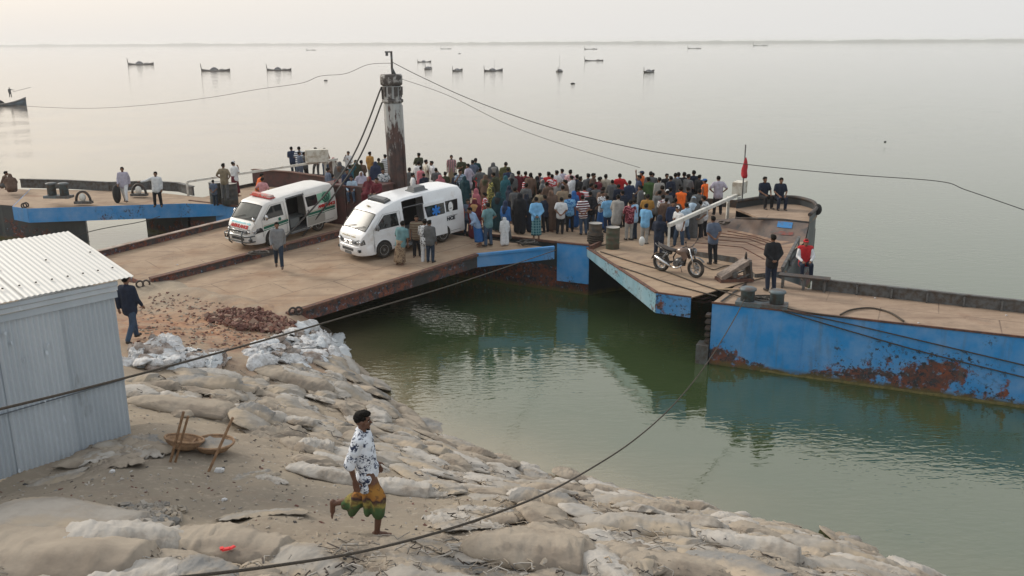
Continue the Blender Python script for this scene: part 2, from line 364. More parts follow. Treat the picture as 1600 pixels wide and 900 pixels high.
def build_water():
    xs = [-5200, -2600, -1300, -700, -350, -160, -90, -60, -45] + [-36 + .7 * i for i in range(90)] + [28, 35, 50, 90, 180, 350, 700, 1300, 2600, 5200]
    ys = [-30, -10, 0, 5] + [8 + .7 * i for i in range(55)] + [48, 52, 58, 66, 80, 100, 140, 200, 300, 450, 700, 1100, 1700, 2700, 4000, 5200]
    X, Y = np.meshgrid(xs, ys); nx, ny = len(xs), len(ys)
    sh = np.clip(1 + shore_dist(X, Y) / 4.0, 0, 1) ** 1.5 * np.interp(X, [1.5, 5.5], [1, .35])
    vs = np.stack([X.ravel(), Y.ravel(), np.zeros(X.size)], 1).tolist()
    fs = [(j * nx + i, j * nx + i + 1, (j + 1) * nx + i + 1, (j + 1) * nx + i) for j in range(ny - 1) for i in range(nx - 1)]
    me = bpy.data.meshes.new('water'); me.from_pydata(vs, [], fs); me.materials.append(water_mat())
    si = np.interp(Y, [38, 75], [0, 1]) * np.interp(X / np.maximum(Y, 20), [-.25, .30], [1, .15])       # silty main stream beyond the pontoons, warmed leftward to paint in sky reflection
    a = me.attributes.new('silt', 'FLOAT', 'POINT'); a.data.foreach_set('value', si.ravel().astype(np.float32))
    a = me.attributes.new('shallow', 'FLOAT', 'POINT'); a.data.foreach_set('value', sh.ravel().astype(np.float32))
    o = link('water', me); tag(o, kind='structure')
build_water()

def ground_mat():
    m = bpy.data.materials.new('river_bank_silt'); m.use_nodes = True; nt = m.node_tree; N = nt.nodes; L = nt.links
    b = N['Principled BSDF']; b.inputs['Roughness'].default_value = .95; b.inputs['Specular IOR Level'].default_value = .2
    tc = N.new('ShaderNodeTexCoord')
    def nz(sc, det=6, rg=.6):
        n = N.new('ShaderNodeTexNoise'); n.inputs['Scale'].default_value = sc; n.inputs['Detail'].default_value = det; n.inputs['Roughness'].default_value = rg; L.new(tc.outputs['Object'], n.inputs['Vector']); return n.outputs[0]
    def rng(x, a, z, o0=0, o1=1):
        r = N.new('ShaderNodeMapRange'); r.inputs[1].default_value = a; r.inputs[2].default_value = z; r.inputs[3].default_value = o0; r.inputs[4].default_value = o1; L.new(x, r.inputs[0]); return r.outputs[0]
    def mix(f, a, c):
        x = N.new('ShaderNodeMix'); x.data_type = 'RGBA'; L.new(f, x.inputs[0])
        for i, q in ((6, a), (7, c)):
            if isinstance(q, tuple): x.inputs[i].default_value = (*q, 1)
            else: L.new(q, x.inputs[i])
        return x.outputs[2]
    def mul(a, c):
        k = N.new('ShaderNodeMath'); k.operation = 'MULTIPLY'
        for i, q in enumerate((a, c)):
            if isinstance(q, (int, float)): k.inputs[i].default_value = q
            else: L.new(q, k.inputs[i])
        return k.outputs[0]
    red = N.new('ShaderNodeAttribute'); red.attribute_name = 'brick_dust'
    mud = N.new('ShaderNodeAttribute'); mud.attribute_name = 'grey_silt'
    c = mix(rng(nz(.8), .35, .68), (.34, .285, .215), (.285, .24, .19))
    c = mix(mul(rng(nz(.33, 4), .3, .6), mud.outputs['Fac']), c, (.235, .205, .165))
    c = mix(rng(nz(2.3), .52, .75, 0, .75), c, (.25, .20, .155))
    c = mix(rng(nz(9, 8), .55, .75, 0, .5), c, (.50, .43, .35))
    rc = mix(rng(nz(3.1), .4, .62), (.38, .225, .135), (.24, .125, .08))
    c = mix(mul(red.outputs['Fac'], rng(nz(1.4), .28, .58)), c, rc)
    L.new(c, b.inputs['Base Color'])
    rg = N.new('ShaderNodeTexNoise'); rg.noise_type = 'RIDGED_MULTIFRACTAL'; rg.inputs['Scale'].default_value = 1.5; rg.inputs['Detail'].default_value = 5; rg.inputs['Distortion'].default_value = .6; mpp = N.new('ShaderNodeMapping'); mpp.inputs['Rotation'].default_value = (0, 0, R(35)); mpp.inputs['Scale'].default_value = (1, 2.2, 1); L.new(tc.outputs['Object'], mpp.inputs[0]); L.new(mpp.outputs[0], rg.inputs['Vector'])
    bp0 = N.new('ShaderNodeBump'); bp0.inputs['Strength'].default_value = .3; bp0.inputs['Distance'].default_value = .03; L.new(rg.outputs[0], bp0.inputs['Height'])
    bp = N.new('ShaderNodeBump'); bp.inputs['Strength'].default_value = .55; bp.inputs['Distance'].default_value = .05; L.new(nz(6, 9, .7), bp.inputs['Height']); L.new(bp0.outputs[0], bp.inputs['Normal'])
    bp2 = N.new('ShaderNodeBump'); bp2.inputs['Strength'].default_value = .35; bp2.inputs['Distance'].default_value = .015; L.new(nz(34, 6, .7), bp2.inputs['Height']); L.new(bp.outputs[0], bp2.inputs['Normal'])
    L.new(bp2.outputs[0], b.inputs['Normal'])
    return m
def build_ground():
    xs = [-60, -48, -38, -30, -26] + [-23 + .14 * i for i in range(int(37 / .14))] + [15, 17, 20, 26, 34, 60]
    ys = [-40, -25, -12, -4, 0, 3] + [5 + .14 * i for i in range(int(32 / .14))] + [38, 41, 45, 52, 62]
    X, Y = np.meshgrid(xs, ys); nx, ny = len(xs), len(ys)
    Z = ground_base(X, Y); vs = []
    for j in range(ny):
        for i in range(nx):
            x, y = float(X[j, i]), float(Y[j, i])
            vs.append((x, y, float(Z[j, i]) + ground_detail(x, y)))
    GRID['z'] = [v[2] for v in vs]; GRID['nx'] = nx
    fs = [(j * nx + i, j * nx + i + 1, (j + 1) * nx + i + 1, (j + 1) * nx + i) for j in range(ny - 1) for i in range(nx - 1)]
    me = bpy.data.meshes.new('river_bank'); me.from_pydata(vs, [], fs); me.materials.append(ground_mat())
    me.polygons.foreach_set('use_smooth', [True] * len(fs))
    rd = np.clip(1.35 - np.hypot((X + 9.5) / 6.0, (Y - 23.8) / 3.9), 0, 1)
    sl = np.clip(1.4 - np.hypot((X + 4.5) / 4.5, (Y - 11.5) / 3.2), 0, 1)
    for nm, arr in (('brick_dust', rd), ('grey_silt', sl)):
        a = me.attributes.new(nm, 'FLOAT', 'POINT'); a.data.foreach_set('value', arr.ravel().astype(np.float32))
    tag(link('river_bank', me), kind='structure')
build_ground()

def build_far_shore():
    mb = MB(); mt = pm('far_shore_trees', (.05, .06, .045), .95)
    n = 360; top = []; bot = []; back = []
    for i in range(n):
        x = -4300 + 8600 * i / (n - 1); y = 4300 + 250 * math.sin(i * .021)
        h = 7 + 5 * abs(_fb(i * .09, 0, 1, 4, 2.2)) + 3 * _fb(i * .8, 0, 1, 2, 1.2) + 4 * i / n
        top.append(Vector((x, y + 30, max(h, 3)))); bot.append(Vector((x, y, .05))); back.append(Vector((x, y + 120, max(h, 3) * .9)))
    mb.loft([bot, top, back], wrap=False, smooth=True)
    tag(mb.build('far_shore', mt), kind='structure')
build_far_shore()

# ================================================================ PONTOONS
ZD = 1.9
def deck_thing(name, label, poly, ztop, hull_m, deck_m, zbot=-.7, cat='pontoon'):
    """hull + deck: a flat-topped steel barge"""
    root = empty(name, (poly[0][0], poly[0][1], 0)); o = Vector((poly[0][0], poly[0][1], 0))
    q = [(p[0] - o.x, p[1] - o.y) for p in poly]
    MB().prism(q, zbot, ztop - .012).build('hull', hull_m, root)
    c = Vector((sum(p[0] for p in q) / len(q), sum(p[1] for p in q) / len(q)))
    MB().prism(q, ztop - .012, ztop).build('deck', deck_m, root)
    # edge angle, a little proud of the side
    tag(root, label, cat)
    return root, o
def edge_bar(root, o, a, b, w=.07, h=.09, z=ZD, mat='rust', name='edge_bar', out=0.0):
    a = Vector((a[0], a[1], z)) - o; b = Vector((b[0], b[1], z)) - o
    mb = MB(); mb.beam(a, b, w, h); return mb.build(name, M[mat], root)

# --- main pontoon
FR = Vector((2.9, 32.4)); FL = Vector((-15.7, 42.75))
MAIN = [(FR.x, FR.y), (4.6, 33.3), (8.9, 31.6), (12.4, 35.5), (11.2, 40.0), (-12.6, 50.2), (-14.6, 46.2), (FL.x, FL.y)]
main, mo = deck_thing('ferry_pontoon', 'large flat steel pontoon carrying the crowd, moored across the picture', MAIN, ZD, M['dark_hull'], M['deck'])  # dark hull colour stands in for the shade on its left front
edge_bar(main, mo, (FL.x, FL.y), (FR.x, FR.y), z=ZD + .01)
edge_bar(main, mo, (-12.6, 50.1), (11.2, 39.9), w=.12, h=.34, z=ZD + .17, mat='dark_steel', name='bulwark')
edge_bar(main, mo, (-14.5, 46.2), (-12.6, 50.0), w=.10, h=.16, z=ZD + .08, mat='dark_steel', name='bulwark')
# low hull that carries the left bridge plate
q = [(-15.9, 42.9), (-18.8, 44.9), (-17.4, 47.0), (-14.8, 45.8)]
MB().prism([(p[0] - mo.x, p[1] - mo.y) for p in reversed(q)], -.7, 1.35).build('hull_extension', M['dark_hull'], main)  # dark colour paints the shade beneath the bridge plate
# painted corner plate of the main pontoon beside the ramp
a = Vector((FL.x, FL.y, 0)) + Vector((1.55, -.86, 0)) - mo; b = Vector((FL.x, FL.y, 0)) + Vector((4.6, -2.56, 0)) - mo; _n0 = Vector((-.489, -.872, 0)) * .03
vs = [a + up_ * 1.84 + _n0 for up_ in (Vector((0, 0, 1)),)] + [b + Vector((0, 0, 1.84)) + _n0, b + Vector((0, 0, -.3)) + _n0, a + Vector((0, 0, -.3)) + _n0]
mb = MB(); mb.add(vs, [(3, 2, 1, 0)]); mb.add([v - _n0 * .5 for v in vs], [(0, 1, 2, 3)]); mb.build('corner_plate', M['blue_plate'], main)
# --- left pontoon
LP = [(-20.2, 41.4), (-21.8, 44.8), (-26, 47.6), (-44, 53.5), (-46, 49), (-24.9, 42.95)]
left, lo_ = deck_thing('left_pontoon', 'blue and dark steel pontoon behind the shed roof at the left edge', LP, 1.72, M['dark_hull'], M['deck2'])  # blue hull coloured dark as painted shade under the plate
# --- right barge
RA = at(1113, 473, ZD); RB = at(1600, 527, ZD); rd_ = (RB - RA).normalized()
RC = at(1268, 452, ZD); RDp = at(1600, 489, ZD); rd2 = (RDp - RC).normalized()
RB2 = RA + rd_ * 17; RD2 = RC + rd2 * 14
RT = [(RA.x, RA.y), (RB2.x, RB2.y), (RD2.x, RD2.y), (RC.x, RC.y), (8.4, 28.1), (7.1, 26.9)]
right, ro = deck_thing('blue_barge', 'long bright blue barge with flaking rusty paint at right', RT, ZD, M['blue_hull'], M['deck2'], cat='barge')
edge_bar(right, ro, RA - rd_ * .02, RB2, z=ZD + .005, w=.06, h=.05)
up = Vector((0, 0, 1))
pr_ = Vector((-rd2.y, rd2.x, 0))
mb = MB(); a = RC - ro; b = RD2 - ro; mb.beam(a + up * .16, b + up * .16, .05, .32); mb.beam(a + up * .34, b + up * .34, .13, .04); mb.build('bulwark', M['grey_steel'], right)
_st = MB(); _st.box((0, 0, .15), (.05, .1, .3), math.atan2(rd2.y, rd2.x)); _sm = _st.mesh('bulwark_stiffener', M['grey_steel'])
L = (RD2 - RC).length
for i in range(12):
    p = RC + rd2 * (.35 + i * .96) - ro - pr_ * .075
    s = link('bulwark_stiffener', _sm, right); s.location = p
# fouled step at the barge's left end and the vertical rubbing strips
mb = MB(); e0 = RA - ro - rd_ * .17
mb.box((e0.x + .02, e0.y + .14, .12), (.36, .5, .92), math.atan2(rd_.y, rd_.x)); mb.build('fender_block', M['grey_steel'], right)
for i in range(5):
    mb = MB(); mb.box((RA.x - ro.x - .06 , RA.y - ro.y + .10, 1.5 - i * .2), (.14, .3, .07), math.atan2(rd_.y, rd_.x)); mb.build('ladder_rung', M['dark_steel'], right)
for i, t in enumerate((2.55, 5.6, 8.7)):
    mb = MB(); p = RA - ro + rd_ * t; mb.box((p.x, p.y, .95), (.05, .03, 1.86), math.atan2(rd_.y, rd_.x)); mb.build('plate_seam', M['blue_hull'], right)
# waterline weed shelf
mb = MB(); a = RA - ro + rd_ * 1.5 - up * ZD; b = RB2 - ro - up * ZD; n_ = Vector((rd_.y, -rd_.x, 0))
pts = [a + (b - a) * (i / 60) for i in range(61)]
mb.tube([p + n_ * .02 + up * (.0 + .03 * _fb(i * .4, 0, 1, 3)) for i, p in enumerate(pts)], [.05 + .05 * (i / 60) + .02 * _fb(i * .7, 3, 1, 2) for i in range(61)], 6)
mb.build('waterline_weed', pm('dry_weed', (.15, .125, .045), .95, col2=(.08, .075, .03), nscale=9), right)

# --- bridge plate to the right barge (the motorcycle stands on it)
def plate_thing(name, label, pts, ths, face_mats, cat='gangway', deck=None, zoff=0.02):
    """pts: top outline with heights, anticlockwise; ths: depth of the side under each edge"""
    o = Vector((pts[0][0], pts[0][1], 0)); root = empty(name, o); tag(root, label, cat)
    P_ = [Vector(p) - o for p in pts]; n = len(P_)
    mb = MB(); mb.add(P_, [tuple(range(n))]); mb.add([p - up * .03 for p in P_], [tuple(reversed(range(n)))])
    mb.build('deck_plate', deck or M['ramp_deck'], root)
    for i in range(n):
        j = (i + 1) % n
        if ths[i] is None: continue
        h0, h1 = ths[i]
        a, b = P_[i], P_[j]; d = (b - a).normalized(); nn = Vector((d.y, -d.x, 0)) * .025
        mb = MB(); vs = [a + up * .006, b + up * .006, b - up * h1, a - up * h0]; vs2 = [v + nn for v in vs]
        mb.add(vs + vs2, [(4, 7, 6, 5), (0, 1, 2, 3), (0, 4, 5, 1), (3, 2, 6, 7), (1, 5, 6, 2), (0, 3, 7, 4)])
        mb.build('side_girder', M[face_mats[i]], root)
    return root, o
A1 = at(918, 388, ZD + .03); A2 = at(1026, 458, ZD + .03); A3 = at(1080, 465, ZD + .03)
rp, rpo = plate_thing('bridge_plate', 'pale blue sided bridge plate under the motorcycle, leading to the blue barge',
    [A1, A2, A3, Vector((7.2, 26.9, ZD + .03)), Vector((9.1, 28.4, ZD + .03)), Vector((8.3, 31.4, ZD + .03)), Vector((4.6, 33.2, ZD + .03))],
    [(.30, .62), (.62, .62), None, None, None, None, None], ['pale_plate', 'blue_plate', '', '', '', '', ''])
edge_bar(rp, rpo, A1, A2, w=.10, h=.05, z=ZD + .05, mat='rust'); edge_bar(rp, rpo, A2, A3, w=.06, h=.04, z=ZD + .05, mat='rust')
# curb across the plate's foot near the drums
mb = MB(); mb.beam(at(922, 388, ZD + .1) - rpo, at(938, 381, ZD + .1) - rpo, .1, .2); mb.build('end_stop', M['rust'], rp)
# upright blue face of the main pontoon between ramp and bridge plate
F1 = at(871, 379, ZD + .12); F2 = at(921, 384, ZD + .12)
mb = MB(); d = (F2 - F1).normalized(); nn = Vector((d.y, -d.x, 0)) * .03
for (z0, z1, mm) in ((.55, ZD + .12, 'blue_plate'),):
    vs = [F1 - mo, F2 - mo, F2 - mo - up * (ZD + .12 - z0), F1 - mo - up * (ZD + .12 - z0)]
    mb.add(vs + [v + nn for v in vs], [(4, 7, 6, 5), (0, 1, 2, 3), (0, 4, 5, 1), (3, 2, 6, 7), (1, 5, 6, 2), (0, 3, 7, 4)])
mb.build('blue_end_plate', M['blue_hull'], main)
edge_bar(main, mo, F1, F2, w=.14, h=.05, z=ZD + .14, mat='rust')
# rust-red lower strake of the hull under the plates
mb = MB(); a = Vector((FR.x, FR.y, 0)) - mo; b = Vector((FL.x, FL.y, 0)) - mo; d = (b - a).normalized(); nn = Vector((-d.y, d.x, 0)) * -.03
vs = [a + up * 1.0, a + up * -.5, b + up * -.5, b + up * 1.0]
mb.add([v + Vector((-d.y, d.x, 0)) * .035 for v in vs], [(0, 1, 2, 3)]); mb.build('lower_strake', M['rust_hull'], main)

# --- bridge plate to the left pontoon
B0 = at(20, 323, ZD + .02); B1 = at(43, 326, ZD + .02); B2 = at(290, 318, ZD + .02); B3 = at(357, 320, ZD + .02)
lp, lpo = plate_thing('bridge_plate', 'blue sided bridge plate spanning to the pontoon behind the shed',
    [B0, B1, B2, B3, Vector((-15.2, 43.6, ZD + .02)), Vector((-17.6, 44.9, ZD + .02)), Vector((-19.4, 45.6, ZD + .02)), Vector((-25.4, 46.6, ZD + .02))],
    [(.62, .66), (.66, .66), (.66, .5), None, None, None, None, (.3, .6)], ['blue_plate', 'blue_plate', 'blue_plate', '', '', '', '', 'blue_plate'], deck=M['deck'])
# bulwark and pipework along its far side
bw = [Vector((-26.2, 47.2, 1.9)), Vector((-23.4, 46.7, 1.9)), Vector((-20.9, 45.9, 1.9)), Vector((-19.0, 46.3, 1.9)), Vector((-17.2, 45.6, 1.9)), Vector((-16.0, 44.3, 1.9))]
mb = MB()
for a, b in zip(bw[:-1], bw[1:]): mb.beam(a - lpo + up * .22, b - lpo + up * .22, .09, .44)
mb.build('bulwark', M['grey_steel'], lp)
mb = MB()
for a, b in zip(bw[:-1], bw[1:]): mb.beam(a - lpo + up * .46, b - lpo + up * .46, .2, .04)
mb.build('bulwark_cap', M['grey_steel'], lp)

# --- vehicle ramps from the bank up to the pontoon
ZF = 1.28
C0 = at(235, 446, ZF); C1 = at(600, 352, ZD + .02); R0 = at(449, 493, ZF); R1 = at(745, 400, ZD - .12); R2 = at(866, 388, ZD + .03)
L0 = at(140, 406, ZF + .2); L1 = at(462, 326, ZD + .02); C0b = C0 + Vector((-.03, .05, 0)); C1b = C1 + Vector((-.03, .05, 0))
ra, rao = plate_thing('vehicle_ramp', 'wide sandy vehicle ramp under the white high-roof ambulance', [C0, R0, R1, R2, C1],
    [None, (.34, .42), (.42, .40), None, None], ['', 'rust_hull', 'blue_plate', '', ''], cat='ramp')
rb, rbo = plate_thing('vehicle_ramp', 'sandy vehicle ramp lane under the ambulance with the bull bar', [L0, C0b, C1b, L1],
    [(.3, .3), None, None, (.5, .5)], ['rust_hull', '', '', 'dark_hull'], cat='ramp')
mb = MB(); a, b = C0 - rao + Vector((.02, 0, 0)), C1 - rao + Vector((.02, 0, 0)); mb.beam(a + up * .11, b + up * .11, .16, .26); mb.build('centre_girder', M['rust_hull'], ra)
mb = MB(); mb.beam(a + up * .255, b + up * .255, .26, .035); mb.build('girder_flange', M['rust'], ra)
mb = MB(); mb.beam(R0 - rao + up * .05, R1 - rao + up * .05, .20, .09); mb.build('side_curb', M['rust'], ra)
mb = MB(); mb.beam(R1 - rao + up * .045, R2 - rao + up * .045, .16, .08); mb.build('side_curb', M['blue_plate'], ra)
print('C0', C0, 'R0', R0)
a, b = L0 - rbo, L1 - rbo
mb = MB(); mb.beam(a + up * .12, b + up * .12, .1, .26); mb.build('side_girder', M['rust_hull'], rb)
mb = MB(); mb.beam(a + up * .26, b + up * .26, .24, .03); mb.build('girder_flange', pm('worn_flange', (.36, .30, .26), .7, col2=(.2, .13, .1), nscale=3), rb)
# lifting eyes on the ramp ends
def eye_mesh(rad=.11, th=.034):
    mb = MB(); n = 14
    mb.tube([Vector((rad * math.cos(t), 0, rad + rad * 1.05 * math.sin(t))) for t in [2 * math.pi * i / n for i in range(n)]], th, 6, closed=True)
    return mb.mesh('lifting_eye', M['dark_steel'])
EYE = eye_mesh()
for (x, y, root, ro_) in ((458, 490, ra, rao), (467, 489, ra, rao), (219, 447, rb, rbo), (229, 446, rb, rbo), (335, 416, rb, rbo), (351, 412, rb, rbo), (41, 322, lp, lpo), (38, 323, lp, lpo)):
    e = link('lifting_eye', EYE, root); p = at(x, y + 2, (ZF if root is not lp else ZD) + (.02 if x < 300 or x > 400 else .12)); e.location = p - ro_; e.rotation_euler = (0, 0, R(20)); 

# --- raised bow at the right end of the main pontoon: sloping rusty plating up to a small deck with a rounded bulwark
bow = empty('raised_bow', (10, 34, 0)); bo = Vector((10, 34, 0))
tag(bow, 'raised rusty bow with sloping plating, curved dark bulwark and blue patch', 'bow')
ZB = 2.75
low = [at(1050, 388, 2.02), at(1098, 394, 2.12), at(1150, 402, 2.14), at(1180, 428, 2.06), at(1222, 424, 2.06)]
midl = [at(1075, 368, 1.98), at(1118, 372, 2.02), at(1168, 376, 2.06), at(1205, 390, 2.10), at(1240, 392, 2.12)]
mid2 = [at(1100, 350, 1.99), at(1135, 356, 2.03), at(1180, 366, 2.12), at(1217, 376, 2.22), at(1256, 378, 2.30)]
topl = [at(1120, 343, 2.0), at(1150, 341, 2.35), at(1190, 341.5, ZB), at(1225, 343.5, ZB), at(1264, 348, ZB)]
def samp(row, t):
    f = t * (len(row) - 1); i = min(int(f), len(row) - 2); f -= i; f = f * f * (3 - 2 * f) * .5 + f * .5
    return row[i].lerp(row[i + 1], f)
rows = []
ctl = [low, midl, mid2, topl]
for a in range(22):
    s = a / 21 * 3; i = min(int(s), 2); f = s - i
    r_ = []
    for b in range(48):
        t = b / 47; p0 = samp(ctl[max(i - 1, 0)], t); p1 = samp(ctl[i], t); p2 = samp(ctl[i + 1], t); p3 = samp(ctl[min(i + 2, 3)], t)
        q = .5 * ((2 * p1) + (p2 - p0) * f + (2 * p0 - 5 * p1 + 4 * p2 - p3) * f * f + (3 * p1 - p0 - 3 * p2 + p3) * f ** 3)
        r_.append(q - bo)
    rows.append(r_)
def plating_mat():
    m = pm('rusty_sloping_plate', (.33, .235, .165), .8, col2=(.20, .125, .09), nscale=1.6, lo=.40, hi=.62, col3=(.09, .075, .07), n3=1.2, lo3=.58, hi3=.72, stretch=(.35, 2.4, 1.2), bump=.3, bscale=6)
    return m
mb = MB(); mb.loft(rows[:15], wrap=False, smooth=True); mb.build('sloping_plate', plating_mat(), bow)
WALLM = pm('dark_bow_wall', (.10, .085, .08), .75, col2=(.17, .12, .095), nscale=1.4, lo=.4, hi=.66, col3=(.06, .06, .065), n3=2.2, lo3=.5, hi3=.7, bump=.3, bscale=6)
mb = MB(); mb.loft([r_[16:] for r_ in rows[14:]], wrap=False, smooth=True); mb.loft([r_[:17] for r_ in rows[14:]], wrap=False, smooth=True); mb.build('bow_wall', WALLM, bow)
for (j0, j1, i0, i1, mm) in ((32, 40, 18, 21, pm('worn_blue_patch', (.03, .17, .40), .7, col2=(.10, .085, .08), nscale=4, lo=.5, hi=.66)), (30, 41, 16, 18, pm('worn_red_patch', (.20, .055, .045), .8, col2=(.10, .085, .08), nscale=4, lo=.42, hi=.6))):
    mb = MB(); mb.loft([[p + Vector((-.012, -.02, .012)) for p in r_[j0:j1 + 1]] for r_ in rows[i0:i1]], wrap=False, smooth=True); mb.build('paint_patch', mm, bow)
MB().loft([[p - up * .002 for p in rows[0]], [p - up * .30 for p in rows[0]]], wrap=False, smooth=False).build('step_face', M['grey_steel'], bow)
for i in range(5):                       # raised ribs across the plating
    k = 4 + i * 2; mb = MB(); mb.tube([rows[k][j] + up * .012 for j in range(6 + i * 2, 36)], .022, 5); mb.build('tread_bar', M['rust'], bow)
# small deck on top
tp = [p - bo for p in topl]
far = [at(1150, 326, ZB) - bo, at(1200, 318, ZB) - bo, at(1245, 319, ZB) - bo, at(1270, 326, ZB) - bo, at(1277, 336, ZB) - bo]
poly = [tp[2], tp[3], tp[4], far[4], far[3], far[2], far[1], far[0]]
MB().prism([(p.x, p.y) for p in poly], ZB - .08, ZB).build('bow_deck', M['deck2'], bow)
mb = MB(); mb.tube([p + up * .0 for p in (tp[1], tp[2], tp[3], tp[4])], .05, 6); mb.build('deck_edge', M['dark_steel'], bow)
# curved bulwark
cur = [tp[4], far[4], far[3], far[2], far[1], far[0]]
sm = []
for i in range(len(cur) - 1):
    for k in range(6): sm.append(cur[i].lerp(cur[i + 1], k / 6))
sm.append(cur[-1])
for it in range(3): sm = [sm[0]] + [(sm[i - 1] + sm[i] * 2 + sm[i + 1]) / 4 for i in range(1, len(sm) - 1)] + [sm[-1]]
mb = MB(); mb.loft([[p + up * .30 for p in sm], [p - up * 3.3 for p in sm]], wrap=False); mb.build('bow_shell', M['dark_hull'], bow)
mb = MB(); mb.tube([p + up * .30 for p in sm], .07, 8); mb.build('bulwark_rail', M['dark_steel'], bow)
mb = MB(); mb.ell(far[4] + up * .22, (.16, .16, .22), 12, 8); mb.build('fender', M['black'], bow)
# inner face below the deck edge with worn paint patches
mb = MB(); mb.loft([[tp[2] + (tp[4] - tp[2]) * t - up * .06 for t in (.45, .62, .8, .93)], [tp[2] + (tp[4] - tp[2]) * t - up * .22 + Vector((.0, -.06, 0)) for t in (.45, .62, .8, .93)]], wrap=False)
# side frame on the near right of the slope
mb = MB(); mb.beam(rows[0][-1] + up * .1, rows[10][-1] + up * .35, .09, .09); mb.beam(rows[0][-1] - up * .3, rows[10][-1] - up * .3, .08, .08)
for t in (0, .5, 1):
    p = rows[0][-1].lerp(rows[10][-1], t); mb.beam(p - up * .3, p + up * (.1 + .25 * t), .08, .05, up=Vector((1, 0, 0)))
mb.build('side_frame', M['grey_steel'], bow)
wv = [rows[0][-1], rows[10][-1], rows[21][-1]]
mb = MB(); mb.loft([[p - up * .02 + Vector((.03, 0, 0)) for p in [r_[-1] for r_ in rows]], [Vector((r_[-1].x + .03, r_[-1].y, -.6)) for r_ in rows]], wrap=False); mb.build('side_shell', M['dark_hull'], bow)
# bench seat beside it
bn = empty('steel_bench', at(1255, 452, ZD)); tag(bn, 'low dark steel bench under the seated man in the red vest', 'bench')
mb = MB(); mb.box((0, 0, .40), (1.5, .36, .05), R(-25)); mb.build('seat', M['dark_steel'], bn)
for t in (-.62, 0, .62):
    mb = MB(); mb.box((t * math.cos(R(-25)), t * math.sin(R(-25)), .19), (.06, .28, .38), R(-25)); mb.build('leg', M['grey_steel'], bn)
# ================================================================ HAZE
hz = MB(); hz.box((0, 1500, 5), (11000, 8400, 16)); hm = bpy.data.materials.new('river_haze'); hm.use_nodes = True
hm.node_tree.nodes.clear(); _o = hm.node_tree.nodes.new('ShaderNodeOutputMaterial'); _v = hm.node_tree.nodes.new('ShaderNodeVolumePrincipled')
_v.inputs['Color'].default_value = (.93, .94, .95, 1); _v.inputs['Density'].default_value = .00028; _v.inputs['Anisotropy'].default_value = .2
hm.node_tree.links.new(_v.outputs[0], _o.inputs['Volume'])
tag(hz.build('haze', hm), kind='stuff')

# ================================================================ MAST
MY = 38.0
mt0 = atY(619, 300, MY); mtop = atY(611, 118, MY)
mast = empty('mooring_pile', (mt0.x + .12, MY, ZD)); mb_ = Vector((mt0.x + .12, MY, ZD)); tag(mast, 'tall rusty steel mooring pile with peeling white paint behind the ambulances', 'pile')
def pile_mat():
    m = pm('peeling_pile', (.11, .065, .055), .8, col2=(.055, .045, .045), nscale=2.2, lo=.4, hi=.62, bump=.4, bscale=7)
    nt = m.node_tree; N = nt.nodes; L = nt.links; b = N['Principled BSDF']; prev = b.inputs['Base Color'].links[0].from_socket
    tc = N.new('ShaderNodeTexCoord'); sx = N.new('ShaderNodeSeparateXYZ'); L.new(tc.outputs['Object'], sx.inputs[0])
    nz = N.new('ShaderNodeTexNoise'); nz.inputs['Scale'].default_value = 1.6; nz.inputs['Detail'].default_value = 9; nz.inputs['Roughness'].default_value = .7
    mp = N.new('ShaderNodeMapping'); mp.inputs['Scale'].default_value = (1.6, 1.6, .42); L.new(tc.outputs['Object'], mp.inputs[0]); L.new(mp.outputs[0], nz.inputs['Vector'])
    zr = N.new('ShaderNodeMapRange'); zr.inputs[1].default_value = 2.2; zr.inputs[2].default_value = 5.6; zr.inputs[1].default_value = 1.4; zr.inputs[2].default_value = 4.2; zr.inputs[3].default_value = -.30; zr.inputs[4].default_value = .02; L.new(sx.outputs[2], zr.inputs[0])
    ad = N.new('ShaderNodeMath'); L.new(nz.outputs[0], ad.inputs[0]); L.new(zr.outputs[0], ad.inputs[1])
    r2 = N.new('ShaderNodeMapRange'); r2.inputs[1].default_value = .46; r2.inputs[2].default_value = .50; L.new(ad.outputs[0], r2.inputs[0])
    mx = N.new('ShaderNodeMix'); mx.data_type = 'RGBA'; L.new(r2.outputs[0], mx.inputs[0]); L.new(prev, mx.inputs[6]); mx.inputs[7].default_value = (.42, .43, .42, 1); L.new(mx.outputs[2], b.inputs['Base Color'])
    return m
PM = pile_mat(); lean = (mtop - mb_); tz = mtop.z - ZD
def onm(z): return Vector((lean.x * z / tz, 0, z))
mb = MB(); mb.tube([onm(z) for z in (0, 1.5, 3, 4.5, tz - .05)], .37, 20); mb.build('shaft', PM, mast)
for a in (R(150), R(-25), R(-75)):           # guide rails welded along the shaft
    mb = MB(); o_ = Vector((math.cos(a), math.sin(a), 0)) * .39; mb.beam(onm(0) + o_, onm(tz - 1.2) + o_, .13, .10, up=o_); mb.build('guide_rail', PM, mast)
WM = pm('flaking_white_cap', (.36, .355, .34), .7, col2=(.075, .065, .06), nscale=4.5, lo=.40, hi=.5, bump=.5, bscale=9)
mb = MB(); mb.lathe([(.38, tz - .42), (.46, tz - .36), (.47, tz - .02), (.43, tz + .05), (.1, tz + .06)], 20, c=onm(tz) - Vector((0, 0, tz))); mb.build('cap', WM, mast)
for i in range(10):                          # flaked lugs hanging under the cap
    a = i * .63 + .2; h_ = .35 + .3 * ((i * 37) % 10) / 10
    mb = MB(); p = onm(tz - .45 - h_ / 2) + Vector((math.cos(a), math.sin(a), 0)) * .41; mb.box(p, (.13, .06, h_), a + R(90), taper=(1.2, 1.3)); mb.build('lug', WM, mast)
